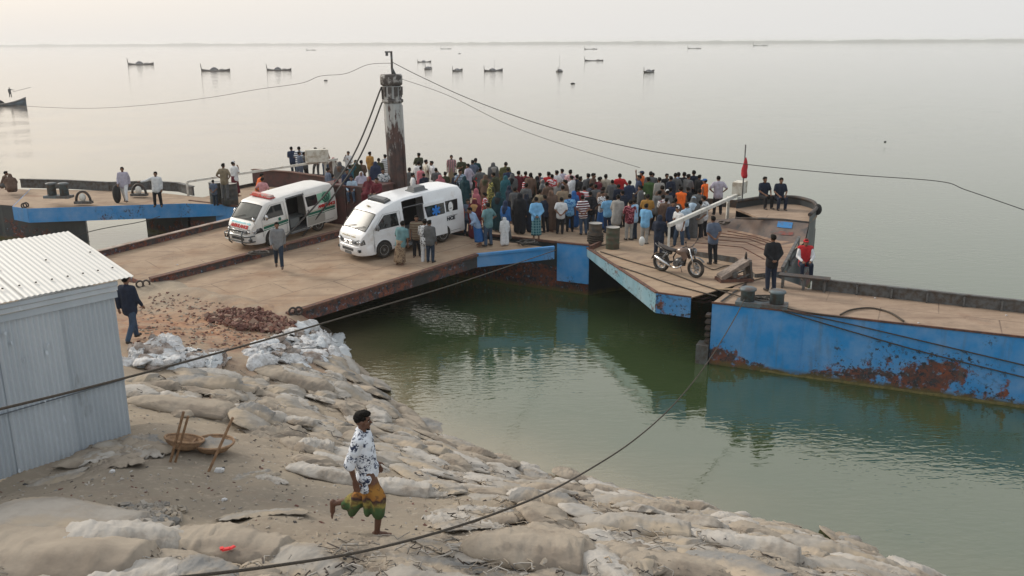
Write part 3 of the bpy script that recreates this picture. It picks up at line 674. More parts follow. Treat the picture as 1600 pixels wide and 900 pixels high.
mb = MB(); mb.lathe([(.38, tz - 1.12), (.45, tz - 1.08), (.45, tz - .98), (.38, tz - .94)], 20, c=onm(tz - 1) - Vector((0, 0, tz - 1))); mb.build('collar', WM, mast)
tp_ = onm(tz); mb = MB(); mb.tube([tp_ + Vector((.12, 0, .03)), tp_ + Vector((.05, 0, .30)), tp_ + Vector((.05, 0, .95))], [.10, .05, .045], 8); mb.build('top_post', M['grey_steel'], mast)
mb = MB(); mb.box(tp_ + Vector((-.06, 0, .95)), (.3, .12, .06)); mb.box(tp_ + Vector((-.14, 0, .86)), (.1, .1, .14)); mb.build('lamp_bracket', M['grey_steel'], mast)

# ================================================================ ROPES
def curve_pts(pts, n=8):
    out = []
    for i in range(len(pts) - 1):
        p0 = pts[max(i - 1, 0)]; p1 = pts[i]; p2 = pts[i + 1]; p3 = pts[min(i + 2, len(pts) - 1)]
        for k in range(n):
            f = k / n; out.append(.5 * ((2 * p1) + (p2 - p0) * f + (2 * p0 - 5 * p1 + 4 * p2 - p3) * f * f + (3 * p1 - p0 - 3 * p2 + p3) * f ** 3))
    out.append(pts[-1]); return out
def vplane(A, B):
    d = (B - A); return A, Vector((d.y, -d.x, 0)).normalized()
def rope(name, label, pts, r, mat='rope', cat='rope', n=6, sub=8, group=None):
    q = curve_pts([Vector(p) for p in pts], sub); o = q[0].copy()
    mb = MB(); mb.tube([p - o for p in q], r, n); ob = mb.build(name, M[mat], None, o); tag(ob, label, cat, group); return ob
def above_bank(q):
    o = Vector((0, 0, CAMZ))
    for i in range(60):
        if q.z > ground_z(q.x, q.y) + .30: break
        q = o + (q - o) * .985
    return q
# front mooring line: pontoon corner -> past the shed, to the left
A = at(868, 391, ZD + .05); B = atY(-70, 656, 7.6); p, nrm = vplane(A, B)
rope('mooring_rope', 'thick mooring rope crossing in front of the shed to the pontoon corner', [A] + [atplane(x, y, p, nrm) for x, y in ((720, 441), (600, 477), (450, 521), (320, 557), (205, 588), (100, 615))] + [B], .015)
# long line sagging over the bank in the foreground to the barge bollard
A = at(1163, 468, ZD + .35); B = atY(180, 912, 5.6); p, nrm = vplane(A, B)
rope('mooring_rope', 'long sagging rope from the blue barge to the foreground below the walking man', [A] + [above_bank(atplane(x, y, p, nrm)) for x, y in ((1152, 490), (1130, 528), (1105, 567), (1075, 607), (1035, 650), (985, 692), (930, 728), (860, 767), (780, 800), (680, 833), (560, 863), (430, 884), (310, 899))] + [B], .015)
mt = Vector((mast.location.x, MY, ZD)) + onm(tz)
A = mt + Vector((.05, 0, .55)); B = atY(1640, 343, 27); p, nrm = vplane(A, B)
rope('overhead_rope', 'long overhead line from the pile top to the right picture edge', [A] + [atplane(x, y, p, nrm) for x, y in ((660, 121), (740, 157), (860, 199), (1000, 233), (1160, 256), (1320, 272), (1465, 283), (1510, 297), (1600, 328))] + [B], .014, 'cable')
B = atY(1000, 262, 33); p, nrm = vplane(A, B)
rope('overhead_rope', 'thin faint line falling from the pile top behind the crowd', [mt + Vector((.3, 0, -.1))] + [atplane(x, y, p, nrm) for x, y in ((700, 149), (790, 193), (880, 226))] + [B], .009, 'cable')
A = mt + Vector((0, 0, .5)); B = atY(-60, 158, 60); p, nrm = vplane(A, B)
rope('overhead_rope', 'thin line from the pile top sagging over the water to the left', [A] + [atplane(x, y, p, nrm) for x, y in ((575, 101), (540, 115), (500, 119), (470, 130), (400, 140), (330, 152), (240, 163), (150, 169), (60, 167))] + [B], .011, 'cable')
# two stay ropes from the pile to the ramp girder
for i, (x0, y0, x1, y1, x2, y2) in enumerate(((596, 136, 541, 262, 432, 386), (597, 160, 556, 256, 470, 372))):
    A = atY(x0, y0, MY - .2); B = at(x2, y2, ZD - .2) ; p, nrm = vplane(A, B)
    rope('stay_rope', ('upper' if i == 0 else 'lower') + ' of two dark stay ropes slanting from the pile past the ambulance', [A, atplane(x1, y1, p, nrm), B], .034, 'cable', group='stay ropes of the mooring pile')
# ropes lying on the decks
def deck_rope(label, pix, z, r=.022, mat='rope'):
    rope('deck_rope', label, [at(x, y, z + r) for x, y in pix], r, mat, n=5, sub=6)
deck_rope('upper of two ropes lying across the bridge plate below the motorcycle', ((938, 393), (985, 408), (1040, 424), (1100, 446), (1150, 461), (1170, 466)), ZD + .035)
deck_rope('lower of two ropes lying across the bridge plate near its pale edge', ((930, 392), (958, 412), (1000, 427), (1050, 444), (1090, 455), (1120, 463)), ZD + .035)
deck_rope('looped brown hose lying on the blue barge deck', ((1313, 492), (1330, 484), (1360, 481), (1390, 488), (1412, 502)), ZD + .01, .028)
deck_rope('slack rope from the winch to the barge deck below the bow', ((1098, 414), (1115, 421), (1135, 415), (1150, 418), (1180, 428), (1202, 432)), ZD + .05, .02)
deck_rope('dark rope running from the bollards along the barge edge', ((1218, 478), (1240, 484), (1275, 490), (1330, 497)), ZD + .01, .02)
deck_rope('rope lying on the deck beside the girl in the white frock', ((765, 372), (790, 377), (815, 380), (838, 381)), ZD + .02, .022)
A = at(1162, 467, ZD + .3); B = at(1145, 520, ZD - .9)
# painter hanging on the barge side
RA_ = RA + rd_ * 1.2
for i, (pp, lab) in enumerate(((((1222, 484), (1330, 507), (1450, 535), (1610, 573)), 'upper slack mooring line hanging along the blue barge side'), (((1222, 486), (1330, 518), (1450, 552), (1610, 592)), 'lower slack mooring line hanging along the blue barge side'))):
    nrm = Vector((rd_.y, -rd_.x, 0)); rope('slack_rope', lab, [atplane(x, y, RA + nrm * .05, nrm) for x, y in pp], .018, 'cable')
A = at(140, 380, 1.2); B = at(218, 350, 1.3); p = Vector((-19, 40.4, 0)); nrm = Vector((.1, -1, 0)).normalized()
rope('slack_rope', 'thin rope crossing the water gap between the left pontoons', [atplane(x, y, p, nrm) for x, y in ((60, 390), (140, 362), (218, 347), (250, 338))], .02, 'cable')
# coiled rope heaps
def coil(label, c, r, n=5, seed=0, mat='rope'):
    rnd = random.Random(seed); pts = []
    for i in range(n * 14):
        a = i / 14 * 2 * math.pi; rr = r * (.45 + .55 * rnd.random() * .4 + .35 * math.sin(i * .21 + seed))
        pts.append(Vector((rr * math.cos(a) * 1.25, rr * math.sin(a), .03 + .1 * (i / (n * 14)) + .04 * rnd.random())))
    q = curve_pts(pts, 3); mb = MB(); mb.tube(q, .024, 5); o = mb.build('rope_coil', M[mat], None, c); tag(o, label, 'rope')
coil('tangled dark rope heap on the deck edge beside the blue shirted man', at(825, 383, ZD + .02), .36, 5, 1, 'cable')
coil('tangled rope heap on the girder in front of the bull bar ambulance', at(402, 399, ZF + .5), .36, 4, 2, 'cable')
coil('coil of grey rope between the two barge bollards', at(1190, 472, ZD), .36, 7, 3, 'cable')
coil('rope loop beside the white barrier foot', at(1137, 352, 2.02), .34, 3, 4)

# ================================================================ BARRIERS, FLAG
def barrier(name, label, postb, hinge_z, tipA, tipB, boxc, w=.12, boxs=(.75, .42, .5)):
    root = empty(name, postb); o = Vector(postb); tag(root, label, 'barrier')
    mb = MB(); mb.beam(tipA - o, tipB - o, w, w); mb.build('boom', M['white_pipe'], root)
    for dx in (-.22, .22):
        mb = MB(); mb.box((dx, 0, hinge_z / 2), (.10, .14, hinge_z)); mb.build('post', M['white_pipe'], root)
    d = (tipB - tipA).normalized()
    mb = MB(); mb.box(Vector(boxc) - o, boxs, math.atan2(d.y, d.x)); mb.build('counterweight', pm('barrier_box_paint', (.60, .585, .52), .6, col2=(.34, .28, .2), nscale=3, lo=.48, hi=.66), root)
    return root, o
PB = at(1144, 350, 1.96); tipA = atY(1045, 352, 29.8); hub = PB + up * 1.15
q2 = hub + (hub - tipA).normalized() * 1.0
bar1, b1o = barrier('boom_barrier', 'white boom barrier with box counterweight beside the red flag', PB, 1.15, tipA, q2, hub + (hub - tipA).normalized() * .75 + up * .28)
mb = MB(); mb.box(tipA - b1o + Vector((.02, .02, -.68)), (.07, .07, 1.3)); mb.build('rest_post', M['white_pipe'], bar1)
fl = empty('flag_pole', PB + Vector((.32, -.1, 0))); tag(fl, 'thin pole with a drooping red flag beside the barrier box', 'flag')
ft = atY(1158, 226, fl.location.y).z - fl.location.z
mb = MB(); mb.tube([(0, 0, 0), (0, 0, ft)], .028, 8); mb.build('pole', M['grey_steel'], fl)
mb = MB(); rings = []
for i in range(9):
    z = ft - .52 - i * .105; w_ = .035 + .075 * math.sin(min(i / 6, 1) * 1.57) * (1 if i < 8 else .6)
    rings.append([Vector((.03 + w_ * math.cos(a) * (1 + .35 * math.sin(3 * a + i)), .9 * w_ * math.sin(a), z)) for a in [2 * math.pi * k / 14 for k in range(14)]])
mb.loft(rings); mb.build('flag_cloth', pm('red_flag', (.40, .02, .03), .8), fl)
PB2 = at(520, 290, ZD + .05); PB2.y = 46.2; PB2 = Vector((atY(516, 281, 46.0).x, 46.0, ZD)); tipA = atY(292, 284, 44.2); hub = atY(519, 250, 46.0)
bar2, b2o = barrier('boom_barrier', 'white boom barrier over the deck behind the bull bar ambulance', PB2, hub.z - ZD, tipA, hub + (hub - tipA).normalized() * .3, atY(495, 243, 45.6), w=.11, boxs=(1.15, .5, .62))
mb = MB(); p = tipA - b2o; mb.box((p.x, p.y, p.z / 2 - .02), (.09, .09, p.z)); mb.build('rest_post', M['white_pipe'], bar2)
for dx in (.6, .95): 
    mb = MB(); mb.beam(Vector((dx + .35, .1, .05)), Vector((dx * .4, 0, hub.z - ZD - .1)), .09, .09); mb.build('brace', M['white_pipe'], bar2)

# ================================================================ DECK FITTINGS
def bollard_pair(name, label, c, rz, h=.55, r=.2, gap=.72, mat='grey_steel'):
    root = empty(name, c, rz); tag(root, label, 'bollards')
    mb = MB(); mb.box((0, 0, .06), (gap + .62, .52, .12)); mb.build('base_plate', M[mat], root)
    for s in (-1, 1):
        mb = MB(); mb.lathe([(r, .1), (r, h), (r * 1.22, h + .02), (r * 1.22, h + .07), (r * .9, h + .1), (.02, h + .1)], 18, c=(s * gap / 2, 0, 0)); mb.build('bollard', M[mat], root)
    return root
G_ = pm('bollard_paint', (.12, .16, .18), .6, col2=(.10, .08, .07), nscale=5); M['bollard'] = G_
bollard_pair('mooring_bollards', 'pair of grey mooring bollards wrapped in rope on the blue barge edge', at(1190, 478, ZD), R(-22), .42, .2, .82, 'bollard')
for x, y, lab in ((85, 306, 'left'), (100, 307, 'right')):
    pass
lb = bollard_pair('mooring_bollards', 'pair of slate blue bollards standing on the left pontoon bulwark', at(92, 309, 2.28), R(-6), .62, .2, .62, 'bollard')
def drum(label, c, mat, h=.80, r=.25, rz=0, rope_wrap=False):
    root = empty('steel_drum', c, rz); tag(root, label, 'drum', 'steel drums on the decks')
    pr = [(r * .96, 0), (r, .02)]
    for k in range(3): pr += [(r, h * (k + 1) / 4 - .025), (r * 1.035, h * (k + 1) / 4), (r, h * (k + 1) / 4 + .025)]
    pr += [(r, h - .02), (r * 1.03, h)]
    mb = MB(); mb.lathe(pr, 22, cap=False); mb.lathe([(r * 1.03, 0), (.01, .001)], 22, cap=False); mb.build('shell', mat, root)
    mb = MB(); mb.lathe([(r * 1.02, h), (r * .95, h - .02), (.01, h - .02)], 22, cap=False); mb.build('lid', pm('drum_lid', (.33, .32, .30), .6), root)
    return root
DG = pm('drum_green', (.055, .075, .05), .6, col2=(.09, .07, .05), nscale=5); DK = pm('drum_dark', (.05, .052, .05), .6, col2=(.10, .075, .055), nscale=5)
d1 = drum('dark steel drum on the deck corner, left of the green one', at(930, 381, ZD + .03), DK)
for k in range(4):
    mb = MB(); mb.tube([Vector((.285 * math.cos(a), .285 * math.sin(a), .12 + k * .085 + .02 * math.sin(a))) for a in [2 * math.pi * i / 16 for i in range(16)]], .035, 5, closed=True); mb.build('rope_wrap', M['rope'], d1)
drum('green steel drum on the deck corner beside the dark one', at(957, 388, ZD + .03), DG)
drum('dark drum beside the boy near the left barrier', at(341, 317, ZD + .02), pm('drum_slate', (.05, .065, .07), .6, col2=(.09, .08, .07), nscale=4), 1.0, .36)
drum('second dark drum, nearest the bull bar ambulance roof', at(360, 319, ZD + .02), pm('drum_slate2', (.045, .055, .06), .6, col2=(.09, .08, .07), nscale=4), 1.0, .38)
# fairlead / winch on the plate next to the barge
wn = empty('hinge_roller', at(1147, 438, ZD + .03), R(8)); wn.scale = (.82, .82, .82); tag(wn, 'rusty grey hinge fairlead with sloping steel top beside the man in black', 'winch')
CS = pm('weathered_steel_plate', (.27, .22, .185), .75, col2=(.15, .125, .11), nscale=5, bump=.3)
mb = MB(); pr = [Vector((-.62, -.26, .22)), Vector((.46, -.26, .86)), Vector((.56, -.26, .86)), Vector((.56, -.26, .70)), Vector((-.45, -.26, .12)), Vector((-.62, -.26, .12))]
mb.loft([pr, [p + Vector((0, .52, 0)) for p in pr]], smooth=False); mb.build('sloping_plate', CS, wn)
mb = MB(); mb.box((0, 0, .06), (1.35, .62, .12)); mb.build('base', M['rust'], wn)
mb = MB(); mb.box((.52, .0, .40), (.10, .56, .72)); mb.build('back_plate', M['dark_steel'], wn)
for y in (-.28, .28):
    mb = MB(); mb.beam(Vector((.5, y, .78)), Vector((.62, y, .05)), .05, .07); mb.beam(Vector((.0, y, .12)), Vector((.5, y, .3)), .05, .05); mb.build('brace', M['grey_steel'], wn)
mb = MB(); mb.tube([(-.1, -.3, .3), (-.1, .3, .3)], .12, 12); mb.build('roller', M['grey_steel'], wn)
mb = MB(); mb.tube([(.42, 0, .85), (.42, 0, 1.02), (.42, 0, 1.12)], [.06, .05, .02], 8); mb.build('pin', M['dark_steel'], wn)
# joint gap strips between plate and barge
mb = MB(); mb.beam(at(1127, 471, ZD + .036), at(1166, 443, ZD + .036), .07, .01); tag(mb.build('joint_strip', M['black']), 'dark joint strip between the bridge plate and the barge deck', 'strip')
mb = MB(); mb.beam(at(1118, 452, ZD + .05), at(1158, 452, ZD + .05), .10, .03); tag(mb.build('timber_plank', pm('plank_wood', (.33, .24, .15), .85)), 'loose timber plank on the plate below the fairlead', 'plank')
# ladder-like fender bars between plate and barge
fb = empty('fender_rack', at(1095, 470, 1.5)); tag(fb, 'rusty bars of a fender rack in the gap before the blue barge', 'fender')
for i in range(4):
    mb = MB(); mb.tube([(-.3, .15, .32 - i * .11), (.1, .02, .30 - i * .12), (.34, .1, .34 - i * .12)], .035, 6); mb.build('bar', M['rust'], fb)
# piping and odds on the left bulwark
for (x, y, lab) in ((131, 318, 'white and rusty chock on the bulwark beside the left bollards'), (218, 306, 'white and rusty chock on the bulwark behind the pointing man')):
    c = at(x, y, 2.0); ck = empty('mooring_chock', c); tag(ck, lab, 'chock')
    mb = MB(); mb.tube([Vector((.34 * math.cos(a), .0, .1 + .48 * math.sin(a))) for a in [math.pi * i / 10 for i in range(11)]], .06, 7); mb.build('horn', M['dark_steel'], ck)
    mb = MB(); mb.box((0, 0, .06), (.8, .3, .12)); mb.build('base', M['grey_steel'], ck)
    mb = MB(); mb.ell((.0, -.05, .3), (.16, .12, .2), 10, 7); mb.build('roller', M['white_pipe'], ck)
# dark bag beside the walking man on the left plate
sk = MB(); sk.ell((0, 0, .42), (.2, .16, .45), 12, 9); tag(sk.build('black_sack', M['black'], None, at(184, 317, ZD + .02)), 'dark upright sack behind the walking man on the left plate', 'sack')
# maroon steel housing people sit on, and the maroon bulwark further left
hs = empty('steel_housing', Vector((atY(560, 330, 37.4).x, 37.4, ZD)), R(-28)); tag(hs, 'maroon steel housing behind the ambulances with people seated on top', 'housing')
mb = MB(); mb.box((0, 0, .80), (2.6, 1.6, 1.6)); mb.build('casing', M['maroon'], hs)
mb = MB(); mb.box((0, 0, 1.63), (2.74, 1.74, .07)); mb.build('lid', M['maroon'], hs)
for t in (-.85, 0, .85):
    mb = MB(); mb.box((t, -.83, .8), (.07, .06, 1.56)); mb.build('stiffener', M['maroon'], hs)
bwp = [atY(396, 281, 47.6), atY(455, 287, 46.6), atY(525, 296, 44.2)]
bq = empty('steel_bulwark', (bwp[0].x, bwp[0].y, ZD)); tag(bq, 'maroon steel bulwark behind the bull bar ambulance roof', 'bulwark')
for a, b in zip(bwp[:-1], bwp[1:]):
    a = Vector((a.x, a.y, ZD)) - bq.location; b = Vector((b.x, b.y, ZD)) - bq.location
    mb = MB(); mb.beam(a + up * .42, b + up * .42, .12, .84); mb.build('wall_plate', M['maroon'], bq)
    mb = MB(); mb.beam(a + up * .86, b + up * .86, .3, .04); mb.build('cap_rail', M['rust'], bq)
for (x, y, s, lab) in ((397, 257, .3, 'white bundle on the maroon bulwark'),): pass
# ================================================================ CORRUGATED SHED
GALV = pm('galvanised_sheet', (.49, .545, .60), .45, .25, col2=(.42, .475, .53), nscale=1.3, lo=.35, hi=.65, col3=(.25, .27, .29), n3=3.3, lo3=.62, hi3=.8, stretch=(1, 1, .35))
GALV2 = pm('galvanised_sheet_new', (.56, .615, .67), .42, .25, col2=(.48, .535, .59), nscale=1.3, lo=.35, hi=.65, col3=(.62, .68, .75), n3=4.5, lo3=.62, hi3=.7, stretch=(1, 1, .5))
GREY_S = pm('seam_grey', (.12, .14, .16), .6)
ROOFM = pm('pale_roof_sheet', (.70, .69, .655), .5, .1, col2=(.70, .69, .65), nscale=.9, lo=.4, hi=.68, col3=(.5, .48, .44), n3=5, lo3=.66, hi3=.85)
s0 = ghit(206, 681); 
sz = s0.z - .05
wx = at(205, 681, sz); w2 = at(0, 750, sz); wd = (w2 - wx).normalized()      # along the visible wall, towards the camera's left
wn_ = Vector((-wd.y, wd.x, 0));  wn_ = wn_ if wn_.dot(Vector((1, -1, 0))) > 0 else -wn_
shed = empty('corrugated_shed', wx); tag(shed, 'grey corrugated metal shed with pale roof at the left edge', 'shed')
topz = atplane(201, 452, wx, wn_).z - sz
L_ = 5.2
def corr(p0, d, upv, length, height, nrm, mat, name, pitch=.078, amp=.014, parent=shed, z0=0.0):
    n = int(length / pitch * 6); rings = []
    for zz in (0, height):
        rings.append([p0 + d * (length * i / n) + upv * zz + nrm * amp * math.cos(2 * math.pi * i / 6) for i in range(n + 1)])
    back = [[p - nrm * .006 for p in r_] for r_ in rings]
    mb = MB(); mb.loft(rings, wrap=False, smooth=True); mb.loft(back, wrap=False, smooth=True); return mb.build(name, mat, parent)
Z = Vector((0, 0, 0)); split = topz * .40
for i in range(6):                         # overlapping sheets, two rows
    p = wd * (i * .86)
    lowm = GALV if i not in (1, 3) else GALV2; upm = GALV if i != 1 else GALV2
    corr(Z + p + wn_ * (.012 if i % 2 else .0), wd, up, .90, split + .06, wn_, lowm, 'wall_sheet')
    corr(Z + p + up * split + wn_ * (.034 if i % 2 else .022), wd, up, .90, topz - split - .02, wn_, upm, 'wall_sheet')
mb = MB(); mb.beam(wd * .02 + up * (split + .03) + wn_ * .045, wd * L_ + up * (split + .03) + wn_ * .045, .012, .018); mb.build('lap_seam', GREY_S, shed)
bk = -wn_
corr(Z - wd * .0 + bk * .02, bk, up, 4.0, topz, -wd, GALV, 'wall_sheet')
# eaves boards
for k, (dz, th, out) in enumerate(((-.02, .10, .05), (.09, .07, .085), (.17, .06, .11))):
    mb = MB(); mb.beam(Z - wd * .04 + up * (topz + dz) + wn_ * out, wd * L_ + up * (topz + dz) + wn_ * out, .05, th); mb.build('fascia_board', GALV if k != 1 else GALV2, shed)
# roof sheets
E0 = atplane(207, 432, wx + wn_ * .16, wn_) - wx; E0 = Vector((E0.x, E0.y, E0.z))
rg = at(48, 372, sz + E0.z + .42) - wx           # ridge point
sl = rg - E0; slo = sl - wd * sl.dot(wd); 
rl = sl.length
for i in range(7):
    p = E0 + wd * (i * .80 - .02) + up * (.01 if i % 2 else 0)
    d2 = wd; upv = (rg - E0 - wd * (rg - E0).dot(wd)).normalized(); hh = (rg - E0 - wd * (rg - E0).dot(wd)).length
    # the gable edge is skewed as seen: shear the sheets along the wall
    sk_ = (rg - E0).dot(wd) / hh if i == 0 else 0
    corr(p, d2, upv, .84, hh + .05, upv.cross(d2).normalized() * (1 if upv.cross(d2).z > 0 else -1), ROOFM, 'roof_sheet', pitch=.078, amp=.0065)
scr = MB(); scr.lathe([(.018, 0), (.018, .012), (.004, .02)], 6); scm = scr.mesh('roof_screw', M['dark_steel'])
for i in range(22):
    for row in (.18, .52):
        if row > .3 and i % 3: continue
        e = link('roof_screw', scm, shed); e.location = E0 + wd * (.12 + i * .235) + upv * (hh * row) + Vector((0, 0, .022))
# dents / torn scraps on the wall
for i, (x, y) in enumerate(((8, 521), (18, 537), (37, 562), (73, 551), (70, 625), (140, 470), (75, 540), (30, 735), (100, 712))):
    p = atplane(x, y, wx + wn_ * .06, wn_) - wx; rnd = random.Random(i); mb = MB()
    pts = [p + wd * (.016 * math.cos(a) * (1 + rnd.random())) + up * (.024 * math.sin(a) * (1 + rnd.random())) + wn_ * (.02 * rnd.random()) for a in [2 * math.pi * k / 7 for k in range(7)]]
    mb.add(pts + [q - wn_ * .012 for q in pts], [tuple(range(7)), tuple(reversed(range(7, 14)))] + [(k, k + 7, (k + 1) % 7 + 7, (k + 1) % 7) for k in range(7)]); mb.build('torn_scrap', GALV2, shed)

# ================================================================ SANDBAGS
BAGM = [pm('bag_dusty_grey', (.35, .325, .29), .95, col2=(.265, .24, .21), nscale=2.6, bump=.4, bscale=24, spec=.15, col3=(.38, .32, .245), n3=1.5, lo3=.45, hi3=.62),
        pm('bag_tan', (.36, .31, .25), .95, col2=(.275, .235, .19), nscale=2.2, bump=.5, bscale=24, spec=.15, col3=(.19, .16, .13), n3=1.7, lo3=.5, hi3=.66),
        pm('bag_pale', (.45, .425, .39), .95, col2=(.35, .32, .28), nscale=2.4, bump=.5, bscale=24, spec=.15, col3=(.21, .18, .15), n3=2.1, lo3=.55, hi3=.7),
        pm('bag_blue_grey', (.25, .245, .235), .95, col2=(.19, .185, .175), nscale=2.4, bump=.5, bscale=24, spec=.15, col3=(.40, .335, .26), n3=1.4, lo3=.42, hi3=.6)]
def add_folds(m, sc=3.4, strength=.55, dist=.024):
    N = m.node_tree.nodes; L = m.node_tree.links; b = N['Principled BSDF']; prev = b.inputs['Normal'].links[0].from_node
    tc = N.new('ShaderNodeTexCoord'); mp = N.new('ShaderNodeMapping'); mp.inputs['Scale'].default_value = (1, 1.9, 1); L.new(tc.outputs['Object'], mp.inputs[0])
    n = N.new('ShaderNodeTexNoise'); n.noise_type = 'RIDGED_MULTIFRACTAL'; n.inputs['Scale'].default_value = sc; n.inputs['Detail'].default_value = 4; n.inputs['Distortion'].default_value = .8; L.new(mp.outputs[0], n.inputs['Vector'])
    k = N.new('ShaderNodeBump'); k.inputs['Strength'].default_value = strength; k.inputs['Distance'].default_value = dist; L.new(n.outputs[0], k.inputs['Height']); L.new(k.outputs[0], prev.inputs['Normal'])
for m_ in BAGM: add_folds(m_)
def ordinal(n):
    w = 'first second third fourth fifth sixth seventh eighth ninth tenth eleventh twelfth thirteenth fourteenth fifteenth sixteenth seventeenth eighteenth nineteenth twentieth'.split()
    if n < 20: return w[n]
    return ('twenty', 'thirty', 'forty', 'fifty', 'sixty', 'seventy', 'eighty')[(n + 1) // 10 - 2] + ('' if (n + 1) % 10 == 0 else '-' + w[(n + 1) % 10 - 1]) if (n + 1) % 10 else ('twentieth', 'thirtieth', 'fortieth', 'fiftieth', 'sixtieth', 'seventieth')[(n + 1) // 10 - 2]
RANK = {}
def rank_later(o, px, key, fmt): RANK.setdefault((key, fmt), []).append((px, o))
def settle_ranks():
    for (key, fmt), lst in RANK.items():
        for i, (px, o) in enumerate(sorted(lst, key=lambda t: t[0])): o['label'] = fmt.format(n=ordinal(i))
def bag_mesh(seed, nu=60, nv=30):
    """a filled geotextile bag: slumped flat pillow with a ragged outline, gathered ends and sharp creases"""
    rnd = random.Random(seed); vs = []; fs = []; s = seed * 7.31
    tail = rnd.choice((0, 1, 1)); slump = rnd.uniform(-.5, .5)
    for i in range(nu + 1):
        u = -1 + 2 * i / nu; e = abs(u)
        prof = (1 - e ** 3.2) ** .55 if e < 1 else 0
        if tail and u > .62: prof = max(prof * .55, .26)
        edge = 1 + .28 * mnoise.noise(Vector((u * 1.6, s, 0)))
        edge2 = 1 + .28 * mnoise.noise(Vector((u * 1.6, s + 9, 0)))
        for j in range(nv):
            a = 2 * math.pi * j / nv; ca, sa = math.cos(a), math.sin(a)
            y = math.copysign(abs(ca) ** .8, ca) * (.30 + .70 * prof) * (edge if ca > 0 else edge2); z = math.copysign(abs(sa) ** 1.1, sa) * prof
            if z < 0: z *= .35
            z *= (1 + slump * u) * (1 + .45 * mnoise.noise(Vector((u * 1.3 + s, y * 1.3, 2))))
            q = Vector((u * 1.2 + s, y * .8, z * .3 + s)); wv = mnoise.noise(q * 1.3)
            f1 = 1 - abs(mnoise.noise(Vector((u * 1.5 + wv + s, y * 4.2 + 2 * wv, s)))) * 2.6
            f2 = 1 - abs(mnoise.noise(Vector((u * 5.0 + 2 * wv + s, y * 1.8 + wv, s + 4)))) * 2.6
            f3 = 1 - abs(mnoise.noise(Vector((u * 7.5 - wv + s, y * 7 + wv, s + 8)))) * 2.6
            g = .30 * max(f1, 0) ** 2 + .22 * max(f2, 0) ** 2 * (.3 + .7 * e) + .10 * max(f3, 0) ** 2 - .12
            vs.append((u * .58 * (1 + .06 * wv), y * .34, z * .135 + g * .085 * (1 if z > -.02 else .1)))
    for i in range(nu):
        for j in range(nv): fs.append((i * nv + j, i * nv + (j + 1) % nv, (i + 1) * nv + (j + 1) % nv, (i + 1) * nv + j))
    fs.append(tuple(reversed(range(nv)))); fs.append(tuple(nu * nv + j for j in range(nv)))
    me = bpy.data.meshes.new('sandbag'); me.from_pydata(vs, [], fs); me.polygons.foreach_set('use_smooth', [True] * len(fs)); me.materials.append(BAGM[0]); me.update(); return me
BAGS = [bag_mesh(k + 1) for k in range(12)]
def inpoly(x, y, poly):
    c = False; n = len(poly)
    for i in range(n):
        x1, y1 = poly[i]; x2, y2 = poly[i - 1]
        if (y1 > y) != (y2 > y) and x < (x2 - x1) * (y - y1) / (y2 - y1) + x1: c = not c
    return c
def pxy(p):
    d = Vector(p) - Vector((0, 0, CAMZ)); f = d.dot(_fw); u2 = FPX * d.dot(_rt) / f; v2 = FPX * d.dot(_dn) / f
    c, s = math.cos(ROLL), math.sin(ROLL); return 800 + u2 * c + v2 * s, 450 - u2 * s + v2 * c
def gnormal(x, y, e=.35):
    return Vector((ground_z(x - e, y) - ground_z(x + e, y), ground_z(x, y - e) - ground_z(x, y + e), 2 * e)).normalized()
BIG = [(215, 590), (330, 588), (420, 596), (545, 566), (590, 610), (650, 668), (770, 722), (890, 762), (1000, 782), (1300, 852), (1440, 892), (1520, 990), (300, 990), (-60, 990), (-60, 868), (60, 846), (200, 850), (330, 866), (520, 850), (700, 812), (680, 770), (480, 735), (470, 690), (430, 668), (360, 660), (215, 645)]
rnd = random.Random(11); nb = 0
cells = []
y_ = 5.6
while y_ < 26:
    x_ = -9.0
    while x_ < 9.5:
        cells.append((x_ + rnd.uniform(-.22, .22), y_ + rnd.uniform(-.16, .16))); x_ += .73
    y_ += .505
def bag_label(px, py, d):
    where = 'at the water edge' if d < .7 else ('on the lower slope' if d < 2.4 else ('in the near foreground' if py > 790 else 'on the upper bank'))
    side = 'left of the walking man' if px < 520 else ('behind the walking man' if px < 700 else ('below the dark water' if px < 1050 else 'towards the lower right corner'))
    return where, side
cells.sort(key=lambda c: c[1])
